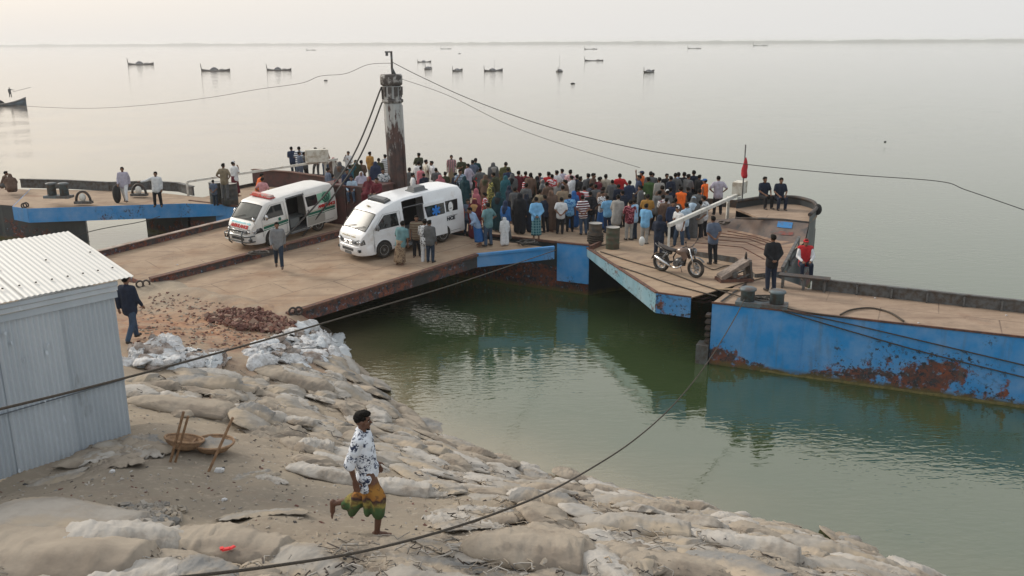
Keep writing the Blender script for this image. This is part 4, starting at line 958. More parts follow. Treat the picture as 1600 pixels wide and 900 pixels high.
for (x, y) in cells:
    z = ground_z(x, y); px, py = pxy((x, y, z)); d = float(shore_dist(x, y))
    if d < -.6 or not inpoly(px, py + (18 if px > 560 else 4), BIG): continue
    if py > 960 or px < -70 or px > 1560: continue
    n = (gnormal(x, y) + Vector((rnd.gauss(0, .09), rnd.gauss(0, .09), 0))).normalized(); k = rnd.choices((0, 1, 2, 3), (4, 3.2, 2.6, .9))[0]
    if d > 2 and rnd.random() < .06: continue
    if ((px - 590) / 140) ** 2 + ((py - 828) / 78) ** 2 < 1: continue
    if py > 785 and 240 < px < 960 and rnd.random() < .5: continue
    a = R(-40) + rnd.gauss(0, .5)
    zx = Vector((math.cos(a), math.sin(a), 0)); zx = (zx - n * zx.dot(n)).normalized(); zy = n.cross(zx)
    s = rnd.uniform(.78, 1.18); sx_, sy_, sz_ = s * rnd.uniform(.8, 1.3), s * rnd.uniform(.8, 1.3), s * rnd.uniform(.55, 1.05)
    o = link('sandbag', BAGS[rnd.randrange(12)])
    o.matrix_world = Matrix.Translation(Vector((x, y, z - .005 + rnd.uniform(-.05, .04)))) @ Matrix((zx, zy, n)).transposed().to_4x4() @ Matrix.Diagonal((sx_, sy_, sz_, 1))
    o.material_slots[0].link = 'OBJECT'; o.material_slots[0].material = BAGM[k]
    wh, sd = bag_label(px, py, d); cn = ('dusty grey', 'tan', 'pale', 'dark grey')[k]
    tag(o, 'x', 'sandbag', f'sandbags {wh}'); rank_later(o, px, 'bag', '{n} ' + cn + ' sandbag from the left, of those ' + wh); nb += 1
# a few broad half-buried bags with shown outlines
for (px, py, L0_, W0_, H0_, a, k, lab) in ((90, 880, 2.9, 2.2, 1.9, -5, 1, 'huge tan sandbag bulging in the lower left corner'), (195, 852, 1.3, 1.1, 1.5, 8, 2, 'pale swollen sandbag next to the corner bag'), (370, 862, 1.6, 1.2, 1.4, -12, 1, 'broad tan sandbag above the red wrapper'),
        (330, 604, 1.75, 1.3, 1.5, 2, 3, 'long grey tarp covered bag below the white sacks'), (460, 596, 1.75, 1.3, 1.4, -14, 1, 'long brown tarp bag lying beside the white sack heap'), (520, 578, 1.5, 1.2, .8, -22, 3, 'flat grey tarp bag dipping into the dark water'),
        (400, 655, .9, .9, 1.6, -5, 3, 'bluish grey tied sack behind the bamboo sticks'), (470, 664, 1.0, .8, 1.0, -12, 2, 'pale flat sandbag right of the tied sack'),
        (498, 706, .75, 1.0, 1.5, 10, 2, 'pale rounded sandbag left of the walking man'), (300, 640, 2.2, 1.5, 1.2, -3, 1, 'wide tan sandbag right of the shed corner'), (505, 745, 1.1, .8, 1.0, -20, 2, 'pale bag with dark edge by the walking man hand'),
        (630, 770, 1.2, .9, 1.2, -4, 2, 'pale sandbag directly right of the walking man'), (840, 868, 1.5, 1.3, 1.4, -10, 1, 'wide tan sandbag bottom centre above the rope'), (1180, 866, 1.5, 1.2, 1.4, -18, 2, 'large pale sandbag near the lower right shore'), (1320, 876, 1.6, 1.1, 1.4, -16, 0, 'last large grey sandbag at the shoreline on the right'),
        (1020, 832, 1.4, 1.1, 1.3, -14, 0, 'large grey sandbag mid shore under the clear water'), (855, 790, 1.0, .8, 1.3, -20, 3, 'dark grey bag with folded top by the water'), (120, 815, 1.9, 1.5, .7, -8, 0, 'flat grey bag flap on the silt below the shed')):
    g = ghit(px, py); n = gnormal(g.x, g.y, .6); a = R(a); zx = Vector((math.cos(a), math.sin(a), 0)); zx = (zx - n * zx.dot(n)).normalized(); zy = n.cross(zx)
    o = link('sandbag', BAGS[(px + py) % 12]); o.matrix_world = Matrix.Translation(g + n * .02) @ Matrix((zx, zy, n)).transposed().to_4x4() @ Matrix.Diagonal((L0_, W0_, H0_, 1))
    o.material_slots[0].link = 'OBJECT'; o.material_slots[0].material = BAGM[k]; tag(o, lab, 'sandbag', 'large sandbags on the bank')
print('bags', nb)

# ================================================================ TORN WHITE SACKS, BRICK RUBBLE, LITTER
SACK = [pm('white_sack_weave', (.62, .63, .64), .9, col2=(.42, .41, .40), nscale=5, bump=.4, bscale=30), pm('dirty_sack_weave', (.36, .32, .29), .9, col2=(.22, .17, .14), nscale=4, bump=.4, bscale=30), pm('pale_blue_sack', (.52, .55, .57), .9, col2=(.60, .62, .63), nscale=5)]
def sack_mesh(seed, n=20):
    vs = []; fs = []; s = seed * 5.77; rnd = random.Random(seed)
    for i in range(n + 1):
        for j in range(n + 1):
            u, v = i / n * 2 - 1, j / n * 2 - 1; q = Vector((u * 1.3 + s, v * 1.3, s))
            r1 = mnoise.noise(q * 1.1); r2 = 1 - abs(mnoise.noise(q * 2.3 + Vector((3, 1, 2)))) * 2
            x = u * .42 + .16 * mnoise.noise(q * 1.5 + Vector((9, 0, 0))); y = v * .26 + .14 * mnoise.noise(q * 1.5 + Vector((0, 9, 0)))
            z = .08 + .14 * r1 + .12 * max(r2, 0) ** 1.5 + .018 * mnoise.noise(q * 6) - .10 * max(abs(u), abs(v)) ** 3
            vs.append((x, y, z))
    m = n + 1
    for i in range(n):
        for j in range(n):
            fs.append((i * m + j, (i + 1) * m + j, (i + 1) * m + j + 1, i * m + j + 1))
    b = len(vs); vs += [(x, y, min(z - .012, z * .8 - .02)) for x, y, z in vs]; fs += [tuple(reversed([k + b for k in f])) for f in list(fs)]
    me = bpy.data.meshes.new('torn_sack'); me.from_pydata(vs, [], fs); me.polygons.foreach_set('use_smooth', [True] * len(fs)); me.materials.append(SACK[0]); me.update(); return me
SM = [sack_mesh(k + 3) for k in range(8)]
rnd = random.Random(5)
HEAPS = [([(206, 545), (260, 536), (300, 548), (345, 560), (330, 578), (270, 580), (210, 572)], 52, 'in the left heap beside the shed'),
         ([(392, 548), (440, 528), (480, 512), (505, 508), (530, 530), (545, 565), (520, 570), (450, 572), (395, 574)], 80, 'in the right heap at the ramp foot')]
for poly, cnt, where in HEAPS:
    k = 0; t = 0
    while k < cnt and t < 900:
        t += 1; px = rnd.uniform(min(p[0] for p in poly), max(p[0] for p in poly)); py = rnd.uniform(min(p[1] for p in poly), max(p[1] for p in poly))
        if not inpoly(px, py, poly): continue
        g = ghit(px, py); n = gnormal(g.x, g.y); a = rnd.uniform(0, 6.28); zx = Vector((math.cos(a), math.sin(a), 0)); zx = (zx - n * zx.dot(n)).normalized(); tl = (n + Vector((rnd.uniform(-.5, .5), rnd.uniform(-.5, .2), 0))).normalized(); zx = (zx - tl * zx.dot(tl)).normalized()
        full = rnd.random() < .62; o = link('torn_sack', BAGS[rnd.randrange(12)] if full else SM[rnd.randrange(8)]); s = rnd.uniform(.42, .72) if full else rnd.uniform(.55, .9)
        o.matrix_world = Matrix.Translation(g + Vector((0, 0, rnd.uniform(-.04, .12)))) @ Matrix((zx, tl.cross(zx), tl)).transposed().to_4x4() @ Matrix.Diagonal((s, s, s * (rnd.uniform(.9, 1.6) if full else rnd.uniform(.5, 1.0)), 1))
        mi = rnd.choices((0, 1, 2), (5, 3, 2))[0]; o.material_slots[0].link = 'OBJECT'; o.material_slots[0].material = SACK[mi]
        tag(o, 'x', 'sack', f'torn sacks {where}'); rank_later(o, px, 'sack', '{n} ' + ("white", "dirty white", "pale blue")[mi] + ' torn sack from the left ' + where); k += 1
# crumpled strips of empty geotextile lying between the bags
def rag_mesh(seed, nx=30, ny=20):
    vs = []; fs = []; s = seed * 3.91
    for i in range(nx + 1):
        for j in range(ny + 1):
            u, v = i / nx * 2 - 1, j / ny * 2 - 1; q = Vector((u * 1.4 + s, v, s)); wv = mnoise.noise(q * 1.4)
            f1 = max(0, 1 - abs(mnoise.noise(Vector((u * 1.2 + wv + s, v * 3.4 + 2 * wv, s)))) * 2.8); f2 = max(0, 1 - abs(mnoise.noise(Vector((u * 4 + wv + s, v * 2.4 - wv, s + 5)))) * 2.8)
            ed = 1 + .35 * mnoise.noise(Vector((math.atan2(v, u) * 1.3, s, 3)))
            vs.append((u * .46 * ed + .05 * wv, v * .26 * ed + .05 * mnoise.noise(q * 1.9), .006 + .042 * f1 ** 2 + .02 * f2 ** 2 + .012 * wv - .05 * max(abs(u), abs(v)) ** 6))
    m = ny + 1
    for i in range(nx):
        for j in range(ny): fs.append((i * m + j, (i + 1) * m + j, (i + 1) * m + j + 1, i * m + j + 1))
    b = len(vs); vs += [(x, y, min(z - .01, -.01)) for x, y, z in vs]; fs += [tuple(reversed([k + b for k in f])) for f in list(fs)]
    me = bpy.data.meshes.new('empty_bag'); me.from_pydata(vs, [], fs); me.polygons.foreach_set('use_smooth', [True] * len(fs)); me.materials.append(BAGM[0]); me.update(); return me
RAGS = [rag_mesh(k + 2) for k in range(8)]; rnd = random.Random(21)
RAGZ = [([(210, 585), (545, 570), (650, 668), (900, 765), (1300, 850), (1430, 890), (1400, 930), (1000, 930), (700, 905), (640, 850), (720, 800), (640, 760), (480, 720), (380, 650), (210, 640)], 85), ([(-30, 860), (200, 845), (420, 858), (640, 850), (700, 930), (-30, 930)], 14), ([(380, 720), (520, 730), (560, 800), (420, 820), (300, 780)], 3), ([(120, 690), (240, 690), (200, 740), (60, 770), (20, 760)], 10)]
for poly, cnt in RAGZ:
    k = 0
    while k < cnt:
        px = rnd.uniform(min(p[0] for p in poly), max(p[0] for p in poly)); py = rnd.uniform(min(p[1] for p in poly), max(p[1] for p in poly))
        if not inpoly(px, py, poly): continue
        g = ghit(px, py); k += 1
        if shore_dist(g.x, g.y) < -.1: continue
        n = (gnormal(g.x, g.y) + Vector((rnd.uniform(-.12, .12), rnd.uniform(-.12, .12), 0))).normalized(); a = R(-35) + rnd.gauss(0, .7); zx = Vector((math.cos(a), math.sin(a), 0)); zx = (zx - n * zx.dot(n)).normalized()
        o = link('empty_bag', RAGS[rnd.randrange(8)]); s = rnd.uniform(.6, 1.45)
        o.matrix_world = Matrix.Translation(g + Vector((0, 0, rnd.uniform(-.02, .025)))) @ Matrix((zx, n.cross(zx), n)).transposed().to_4x4() @ Matrix.Diagonal((s, s * rnd.uniform(.7, 1.2), s * rnd.uniform(.6, 1.1), 1))
        mi = rnd.choices((0, 1, 2, 3), (4, 3, 3, 2))[0]; o.material_slots[0].link = 'OBJECT'; o.material_slots[0].material = BAGM[mi]
        wh = 'at the water edge' if shore_dist(g.x, g.y) < .8 else ('in the near foreground' if py > 790 else 'on the bank slope')
        tag(o, 'x', 'empty bag', f'crumpled empty bags {wh}'); rank_later(o, px, 'rag', '{n} crumpled ' + ('dusty grey', 'tan', 'pale', 'dark grey')[mi] + ' empty bag from the left ' + wh)
settle_ranks()
def scatter(name, poly, cnt, size, mats, seed, label, cat, flat=.5, lift=0.0, pile=0.0):
    rnd = random.Random(seed); mb = MB(); k = 0
    while k < cnt:
        px = rnd.uniform(min(p[0] for p in poly), max(p[0] for p in poly)); py = rnd.uniform(min(p[1] for p in poly), max(p[1] for p in poly))
        if not inpoly(px, py, poly): continue
        g = ghit(px, py); k += 1
        if shore_dist(g.x, g.y) < .05: continue
        s = rnd.uniform(*size); e = Matrix.Rotation(rnd.uniform(0, 6.28), 3, 'Z') @ Matrix.Rotation(rnd.uniform(-.6, .6), 3, 'X') @ Matrix.Rotation(rnd.uniform(-.6, .6), 3, 'Y')
        mb.box(g + Vector((0, 0, s * .1 + rnd.random() * pile)), (s, s * rnd.uniform(.4, .7), s * flat * rnd.uniform(.5, 1)), M=e, mi=rnd.randrange(len(mats)), taper=(rnd.uniform(.6, 1), rnd.uniform(.6, 1)))
    o = mb.build(name, mats); tag(o, label, cat, kind='stuff'); return o
BR = [pm('brick_red', (.22, .10, .07), .9, col2=(.15, .08, .06), nscale=9), pm('brick_dark', (.15, .075, .06), .9), pm('brick_dusty', (.30, .205, .155), .95)]
scatter('brick_rubble', [(318, 500), (350, 488), (400, 486), (445, 500), (470, 512), (440, 522), (370, 516)], 620, (.07, .22), BR + [BR[1]], 2, 'heap of broken red bricks at the ramp foot', 'rubble', .55, pile=.12)
scatter('brick_litter', [(210, 470), (260, 455), (330, 470), (450, 500), (520, 540), (500, 575), (380, 545), (300, 540), (206, 545)], 900, (.03, .12), [BR[1], BR[2], BAGM[1], BR[0], BAGM[1]], 3, 'scattered brick bits over the bank', 'rubble', .35)
scatter('ground_litter', [(205, 600), (560, 560), (640, 680), (900, 770), (1300, 850), (1430, 890), (1400, 950), (-40, 950), (-40, 780), (200, 690)], 3000, (.015, .065), BAGM + BAGM + [BR[1], M['dark_steel']], 4, 'fine debris and clods on the bank', 'litter', .3)
scatter('mud_clods', [(150, 800), (180, 792), (260, 790), (290, 800), (280, 820), (200, 832), (155, 825)], 420, (.04, .13), [BAGM[3], BAGM[0]], 9, 'clods of grey silt on the bank', 'litter', .6, pile=.04)
def ribbon(label, pix, w, mat, seed):
    rnd = random.Random(seed); pts = [ghit(x, y) + up * rnd.uniform(.03, .09) for x, y in pix]; q = curve_pts(pts, 6); mb = MB()
    rows = [[p + Vector((0, w * .5, .01)), p + Vector((0, -w * .5, .02 * math.sin(i))), ] for i, p in enumerate(q)]
    top = rows; mb.loft(rows, wrap=False); mb.loft([[v - up * .008 for v in r_] for r_ in rows], wrap=False)
    return tag(mb.build('cloth_strip', mat), label, 'cloth')
# loose cloth strips near the bottom
for i, (x, y) in enumerate(((230, 868), (245, 876), (262, 870), (280, 880), (296, 874))):
    ribbon(f'{("first", "second", "third", "fourth", "fifth")[i]} of the frayed cloth strips from the left between the foreground bags', [(x - 22, y - 4), (x, y + 2), (x + 20, y - 1), (x + 36, y + 5)], .07, BAGM[3 if i % 2 else 0], i)
wr = MB(); wr.box((0, 0, .02), (.10, .05, .02), .4, taper=(.7, .8)); wr.box((.06, .02, .03), (.07, .05, .015), 1.0, taper=(.8, .6)); wr.box((-.05, .0, .025), (.05, .04, .02), 2.0); tag(wr.build('red_wrapper', pm('red_foil', (.7, .04, .04), .35), None, ghit(356, 880) + up * .16), 'small red wrapper lying on the sand at the bottom', 'wrapper')
gt = empty('weed_tuft', ghit(412, 872) + up * .06); tag(gt, 'small green weed tuft beside the foreground rope', 'weed')
lf = MB(); rnd = random.Random(3)
for i in range(60):
    a = rnd.uniform(0, 6.28); r_ = rnd.uniform(.02, .22); p = Vector((r_ * math.cos(a), r_ * math.sin(a), .0)); t = p + Vector((rnd.uniform(-.08, .08), rnd.uniform(-.08, .08), rnd.uniform(.03, .09))); sd = Vector((math.cos(a + 1.5), math.sin(a + 1.5), 0)) * .018
    lf.add([p - sd, p + sd, t], [(0, 1, 2)])
lf.build('leaves', pm('weed_green', (.045, .085, .03), .8), gt)
# loose threads, strings and torn edges
def threads(name, poly, cnt, seed, mats, label):
    rnd = random.Random(seed); mb = MB(); k = 0
    while k < cnt:
        px = rnd.uniform(min(p[0] for p in poly), max(p[0] for p in poly)); py = rnd.uniform(min(p[1] for p in poly), max(p[1] for p in poly)); k += 1
        if not inpoly(px, py, poly): continue
        g = ghit(px, py)
        if shore_dist(g.x, g.y) < .05: continue
        a = R(-35) + rnd.gauss(0, .8); L_ = rnd.uniform(.12, .5); w = rnd.uniform(.004, .011); n = 5; pts = []
        for i in range(n + 1):
            t = i / n - .5; x = g.x + math.cos(a) * t * L_ + .05 * math.sin(t * 9 + k); y = g.y + math.sin(a) * t * L_ + .04 * math.cos(t * 7 + k)
            pts.append(Vector((x, y, ground_z(x, y) + .05 + rnd.uniform(0, .10))))
        mb.tube(pts, w, 4, mi=rnd.randrange(len(mats)))
    tag(mb.build(name, mats), label, 'litter', kind='stuff')
threads('torn_threads', RAGZ[0][0], 1000, 31, BAGM + [M['dark_steel']], 'torn threads and bag edges on the slope'); threads('torn_threads', RAGZ[1][0], 160, 32, BAGM + [M['dark_steel']], 'torn threads and bag edges in the foreground')
# stones breaking the water
for i, (x, y, s) in enumerate(((1160, 806, .2), (1326, 846, .26), (1040, 784, .2), (950, 758, .14))):
    mb = MB(); mb.ell((0, 0, 0), (s, s * .6, s * .42), 12, 8); 
    mb.v = [tuple(Vector(v) * (1 + .35 * mnoise.noise(Vector(v) * 6 + Vector((i, 0, 0))))) for v in mb.v]
    tag(mb.build('wet_stone', BAGM[3 if i else 2], None, at(x, y, .03)), f'{("white topped", "round dark", "flat dark", "small dark")[i]} lump breaking the shallow water near shore', 'stone')

# ================================================================ BASKETS AND BAMBOO STICKS
WICK = pm('woven_cane', (.38, .24, .14), .85, col2=(.24, .15, .09), nscale=14, bump=.8, bscale=60)
def basket(label, c, r, h, fill, tilt):
    root = empty('cane_basket', c); root.rotation_euler = tilt; tag(root, label, 'basket')
    pr = [(r * .45, 0), (r * .72, h * .25), (r * .92, h * .65), (r, h), (r * .96, h), (r * .86, h * .62), (r * .66, h * .25), (r * .4, .025)]
    mb = MB(); mb.lathe(pr, 26, cap=False); mb.lathe([(r * .45, 0), (.01, 0)], 26, cap=False); mb.build('bowl', WICK, root)
    mb = MB(); mb.tube([Vector((r * math.cos(a), r * math.sin(a), h)) for a in [2 * math.pi * i / 26 for i in range(26)]], .02, 6, closed=True); mb.build('rim', WICK, root)
    for k in range(3):
        rr = r * (.70 + .09 * k); mb = MB(); mb.tube([Vector((rr * 1.03 * math.cos(a), rr * 1.03 * math.sin(a), h * (.28 + .22 * k))) for a in [2 * math.pi * i / 26 for i in range(26)]], .009, 5, closed=True); mb.build('weave_band', WICK, root)
    if fill:
        mb = MB(); mb.lathe([(r * .92, h * .8), (r * .6, h * 1.02), (r * .2, h * 1.12), (.01, h * 1.13)], 20, cap=False)
        mb.v = [tuple(Vector(v) + Vector((0, 0, .06 * mnoise.noise(Vector(v) * 11)))) for v in mb.v]; mb.build('silt_fill', fill, root)
    return root
basket('empty brown cane basket leaning against two bamboo sticks', ghit(286, 704) + up * .03, .30, .17, None, (R(-14), R(10), 0))
basket('pale cane basket heaped with grey silt, right of the empty basket', ghit(334, 706) + up * .02, .32, .15, BAGM[3], (R(-4), R(4), 0))
BAM = pm('bamboo', (.27, .16, .085), .6, col2=(.19, .11, .06), nscale=8)
def stick(label, x0, y0, x1, y1, r=.021, lean=0.0):
    a = ghit(x0, y0); b = atY(x1, y1, a.y + lean); n = 7; root = empty('bamboo_stick', a); tag(root, label, 'stick', 'bamboo sticks by the baskets')
    d = b - a; pts = []; rs = []
    for i in range(n):
        for f in (0, .06, .94):
            t = (i + f) / n; pts.append(d * t); rs.append(r * (1.18 if f == 0 else 1))
    pts.append(d); rs.append(r * .9)
    mb = MB(); mb.tube(pts, rs, 8); mb.build('cane', BAM, root)
stick('left and tallest of the two bamboo sticks in the empty basket', 266, 722, 287, 643); stick('right of the two bamboo sticks in the empty basket', 274, 722, 294, 650, .019)
stick('single bamboo stick leaning over the filled basket', 326, 737, 364, 652, .022, .25)
# pale boots / scrap near the stick and white litter
for i, (x, y, s) in enumerate(((342, 737, .13), (350, 782, .07), (175, 738, .08), (105, 728, .07), (560, 560, .05), (1435, 505, .05), (1393, 464, .08), (1488, 475, .09), (1367, 466, .05), (1572, 493, .05), (1263, 452, .06), (277, 414, .06), (497, 389, .06), (1345, 468, .04))):
    g = ghit(x, y) if y > 550 or x < 250 else at(x, y, ZD + .01 if x > 1200 else ZF + .3)
    if x in (277, 497): g = at(x, y, 1.48 if x == 277 else 1.66)
    mb = MB(); mb.box((0, 0, s * .25), (s, s * .7, s * .4), i * .7, taper=(.7, .6)); mb.box((s * .3, 0, s * .2), (s * .6, s * .5, s * .3), i * 1.1)
    tag(mb.build('paper_scrap', SACK[0], None, g), f'small white paper scrap {("by the single bamboo stick", "on the sand below the baskets", "beside the shed wall foot", "below the shed sheets", "near the dark water", "far along the blue barge deck", "against the barge bulwark", "second against the barge bulwark", "beside the bulwark stiffener", "at the right end of the barge deck", "next to the red vest man", "on the sandy ramp", "under the girder by the ambulance", "on the middle of the barge deck")[i]}', 'litter', 'paper scraps')
# ================================================================ AMBULANCES
def carpaint(name, col, rough=.28):
    m = pm(name, col, rough, col2=tuple(c * .86 for c in col), nscale=1.2, lo=.4, hi=.75, coat=.4, spec=.5, col3=(.45, .38, .30), n3=2.6, lo3=.58, hi3=.95); return m
WHITE = carpaint('white_van_paint', (.80, .82, .84)); WHITE2 = carpaint('dusty_white_paint', (.74, .73, .70), .38)
GLASS = pm('tinted_glass', (.012, .016, .018), .06, spec=.7); WSG = pm('windscreen_glass', (.075, .085, .082), .22, spec=.14, col2=(.11, .115, .11), nscale=1.5)
CHROME = pm('chrome', (.55, .56, .57), .18, .95); BLACKP = pm('black_plastic', (.02, .02, .021), .5); GREYP = pm('grey_plastic', (.14, .145, .15), .5)
LENS = pm('headlamp_lens', (.36, .39, .41), .10, .3, col2=(.10, .11, .12), nscale=9, spec=.9); TYRE = pm('tyre_rubber', (.022, .021, .02), .85, col2=(.07, .06, .05), nscale=6)
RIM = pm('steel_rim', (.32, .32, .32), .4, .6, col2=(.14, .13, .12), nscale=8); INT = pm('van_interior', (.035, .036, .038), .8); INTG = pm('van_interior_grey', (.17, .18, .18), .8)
T_RED = pm('red_vinyl', (.46, .02, .02), .5); T_BLUE = pm('blue_vinyl', (.03, .20, .62), .5); T_CYAN = pm('cyan_vinyl', (.20, .55, .62), .5); T_DARK = pm('dark_vinyl', (.03, .035, .045), .5); T_GOLD = pm('gold_vinyl', (.42, .36, .22), .5); T_GREEN = pm('green_vinyl', (.015, .13, .085), .5); T_MINT = pm('mint_vinyl', (.25, .50, .36), .5); T_WHITE = pm('white_vinyl', (.78, .79, .79), .5)
REDL = pm('red_lens', (.5, .04, .02), .2)
def text_mesh(txt, size, bold=.012):
    cu = bpy.data.curves.new('lettering', 'FONT'); cu.body = txt; cu.size = size; cu.extrude = .004; cu.offset = bold; cu.align_x = 'CENTER'; cu.align_y = 'CENTER'; cu.resolution_u = 2
    o = bpy.data.objects.new('lettering', cu); COL.objects.link(o); dg = bpy.context.evaluated_depsgraph_get()
    me = bpy.data.meshes.new_from_object(o.evaluated_get(dg)); bpy.data.objects.remove(o); bpy.data.curves.remove(cu); return me
def lettering(txt, size, mat, parent, loc, right, upv, name='lettering', sx=1.0, bold=.012):
    me = text_mesh(txt, size, bold); me.materials.clear(); me.materials.append(mat); o = link(name, me, parent)
    right = Vector(right).normalized(); upv = Vector(upv); upv = (upv - right * upv.dot(right)).normalized(); n = right.cross(upv)
    o.matrix_local = Matrix.Translation(loc) @ Matrix((right, upv, n)).transposed().to_4x4() @ Matrix.Diagonal((sx, 1, 1, 1)); return o

def worn_marks(parent, loc, right, upv, width, h, mat, seed, gaps=()):
    """a line of small print too blurred to read: short unequal strokes"""
    rnd = random.Random(seed); right = Vector(right).normalized(); upv = Vector(upv); upv = (upv - right * upv.dot(right)).normalized(); n = right.cross(upv); mb = MB(); x = -width / 2
    while x < width / 2:
        w = rnd.uniform(.025, .07); hh = h * rnd.uniform(.6, 1.0)
        if rnd.random() > .12: mb.box((x + w / 2, rnd.uniform(-.1, .1) * h, 0), (w * .8, hh, .006), M=Matrix.Rotation(rnd.uniform(-.12, .12), 3, 'Z'))
        x += w
    o = mb.build('worn_lettering', mat, parent); o['kind'] = 'stuff'; o.matrix_local = Matrix.Translation(loc) @ Matrix((right, upv, n)).transposed().to_4x4(); return o
def make_van(label, length, wid, height, wheel_f, wheel_b, paint, high, bull):
    root = empty('ambulance', (0, 0, 0)); tag(root, label, 'ambulance'); hl = length / 2; hw = wid / 2
    belt = 1.13
    # side view of the front: (distance behind the nose, height of the top surface)
    if high: prof = [(0, .56), (.015, .74), (.05, .90), (.13, 1.07), (.24, 1.17), (.56, 1.50), (.90, 1.84), (1.0, 1.91), (1.34, 2.07), (1.85, 2.19), (2.3, 2.26), (3.5, height), (length - .6, height), (length - .12, height - .05), (length - .02, height - .20)]
    else: prof = [(0, .56), (.015, .74), (.05, .90), (.13, 1.05), (.24, 1.15), (.53, 1.47), (.83, 1.78), (.95, 1.86), (1.5, 1.93), (2.0, 1.97), (3.2, height), (length - .5, height), (length - .12, height - .05), (length - .02, height - .20)]
    def ztop(u):
        for (a, za), (b, zb) in zip(prof[:-1], prof[1:]):
            if a <= u <= b: return za + (zb - za) * (u - a) / (b - a)
        return prof[-1][1]
    def wplan(u): return hw * (1 - .22 * max(0, 1 - u / .55) ** 2.2) * (1 - .03 * max(0, 1 - (length - u) / .25))
    zb = .27
    OPEN = (2.12 if high else 1.98, 3.22 if high else 3.02)               # sliding door opening
    us = sorted(set([p[0] for p in prof] + [.06, .2, .5, .62, .9, OPEN[0], OPEN[1], 1.7, 2.6, 2.9, 3.9, 4.2, length - .01, length] ))
    us = [u for u in us if u <= length]
    def ring(u):
        zt = ztop(min(u, length - .02)); w = wplan(u); pts = []
        def tumble(z): return w - max(0, z - belt) * (.115 if high else .15)
        z_sh = max(zb + .1, zt - (.13 if zt > 1.7 else .06 if zt > 1.0 else .05))
        hs = [zb, zb + .07, .62, belt - .1, belt, 1.45, 1.72]
        for k, z in enumerate(hs):
            z2 = min(z, z_sh - .004 * (len(hs) - k)); y = tumble(z2) - (.03 if k == 0 else 0); pts.append((y, z2))
        y = tumble(z_sh); pts.append((y, z_sh))
        pts.append((y - .05, zt - .035 if zt - .035 > z_sh else z_sh + .01)); pts.append((y - .14, zt - .006)); pts.append((y * .5, zt + .004)); 
        return pts
    mb = MB(); rings = []
    for u in us:
        h = ring(u); full = [Vector((hl - u, y, z)) for y, z in h] + [Vector((hl - u, 0, h[-1][1] + .004))] + [Vector((hl - u, -y, z)) for y, z in reversed(h)]
        rings.append(full)
    n = len(rings[0]); vs = [p for r_ in rings for p in r_]; fs = []
    for i in range(len(us) - 1):
        for j in range(n - 1):
            uc = (us[i] + us[i + 1]) / 2
            if OPEN[0] <= uc <= OPEN[1] and 1 <= j <= 6: continue          # left side opening
            fs.append((i * n + j, i * n + j + 1, (i + 1) * n + j + 1, (i + 1) * n + j))
    mb.add(vs, fs, 0, True)
    mb.add(rings[0], [tuple(reversed(range(n)))], 0); mb.add(rings[-1], [tuple(range(n))], 0)
    mb.add([rings[0][0], rings[0][-1], rings[-1][-1], rings[-1][0]], [(0, 1, 2, 3)], 0)
    body = mb.build('body', paint, root); body.data.set_sharp_from_angle(angle=R(38))
    def sy(u, z, off=.004):                                                 # point on the left flank
        zt = ztop(min(u, length - .02)); w = wplan(u); return Vector((hl - u, w - max(0, z - belt) * (.115 if high else .15) + off, z))
    def patch(name, poly, mat, off=.006, side=1, parent=root, th=.0):
        mb = MB(); pts = [sy(u, z, off) for u, z in poly]
        if side < 0: pts = [Vector((p.x, -p.y, p.z)) for p in reversed(pts)]
        mb.add(pts, [tuple(range(len(pts)))]); 
        return mb.build(name, mat, parent)
    def strip(name, pts, w, mat, off=.008, side=1):
        mb = MB(); q = [sy(u, z, off) for u, z in pts]
        if side < 0: q = [Vector((p.x, -p.y, p.z)) for p in q]
        mb.tube(q, w, 5, smooth=False); return mb.build(name, mat, root)
    # --- windscreen: lies on the sloping loft
    u0, u1 = (.30, .88) if high else (.30, .81); mb = MB(); rows = []
    for i in range(7):
        u = u0 + (u1 - u0) * i / 6; z = ztop(u); w = ring(u)[8][0] - .045
        rows.append([Vector((hl - u + .008, w * t, z + .012 - .03 * abs(t) ** 4)) for t in (-1, -.85, -.5, 0, .5, .85, 1)])
    mb.loft(rows, wrap=False); ws = mb.build('windscreen', WSG, root)
    mb = MB(); bdr = rows[0] + [r_[-1] for r_ in rows[1:-1]] + rows[-1][::-1] + [r_[0] for r_ in rows[-2:0:-1]]
    mb.tube([p + Vector((.004, 0, .004)) for p in bdr], .016, 5, closed=True); mb.build('windscreen_seal', BLACKP, root)
    for y0_, y1_ in ((-.55, .05), (.1, .68)):
        mb = MB(); a = Vector((hl - u0 + .03, y0_, ztop(u0) + .03)); b = Vector((hl - u0 - .10, y1_, ztop(u0 + .12) + .03)); mb.tube([a, (a + b) / 2 + Vector((0, 0, .01)), b], .011, 5); mb.build('wiper', BLACKP, ws)
    # --- side glass
    zw0, zw1 = belt + .06, 1.68 if not high else 1.72
    fd0, fd1 = (.58, 1.98) if high else (.55, 1.86)
    for sd in (1, -1):
        patch('door_window', [(fd0 + .12, zw0), (fd1 - .12, zw0), (fd1 - .16, zw1), (fd0 + .62, zw1), (fd0 + .14, zw0 + .10)], GLASS, side=sd)
        strip('door_seam', [(fd0 + .02, .5), (fd0 + .02, zw0), (fd0 + .56, zw1 + .05), (fd1 - .02, zw1 + .05), (fd1, belt), (fd1, .36)], .006, GREYP, side=sd)
        mb = MB(); p = sy(fd1 - .22, 1.02, .015); p.y *= sd; mb.box(p, (.16, .03, .035)); mb.build('door_handle', paint, root)
    if high:
        wins = [(3.34, 4.14), (4.2, 4.98)]
    else:
        wins = [(3.10, 3.72)]
    rear0 = OPEN[1] + .0
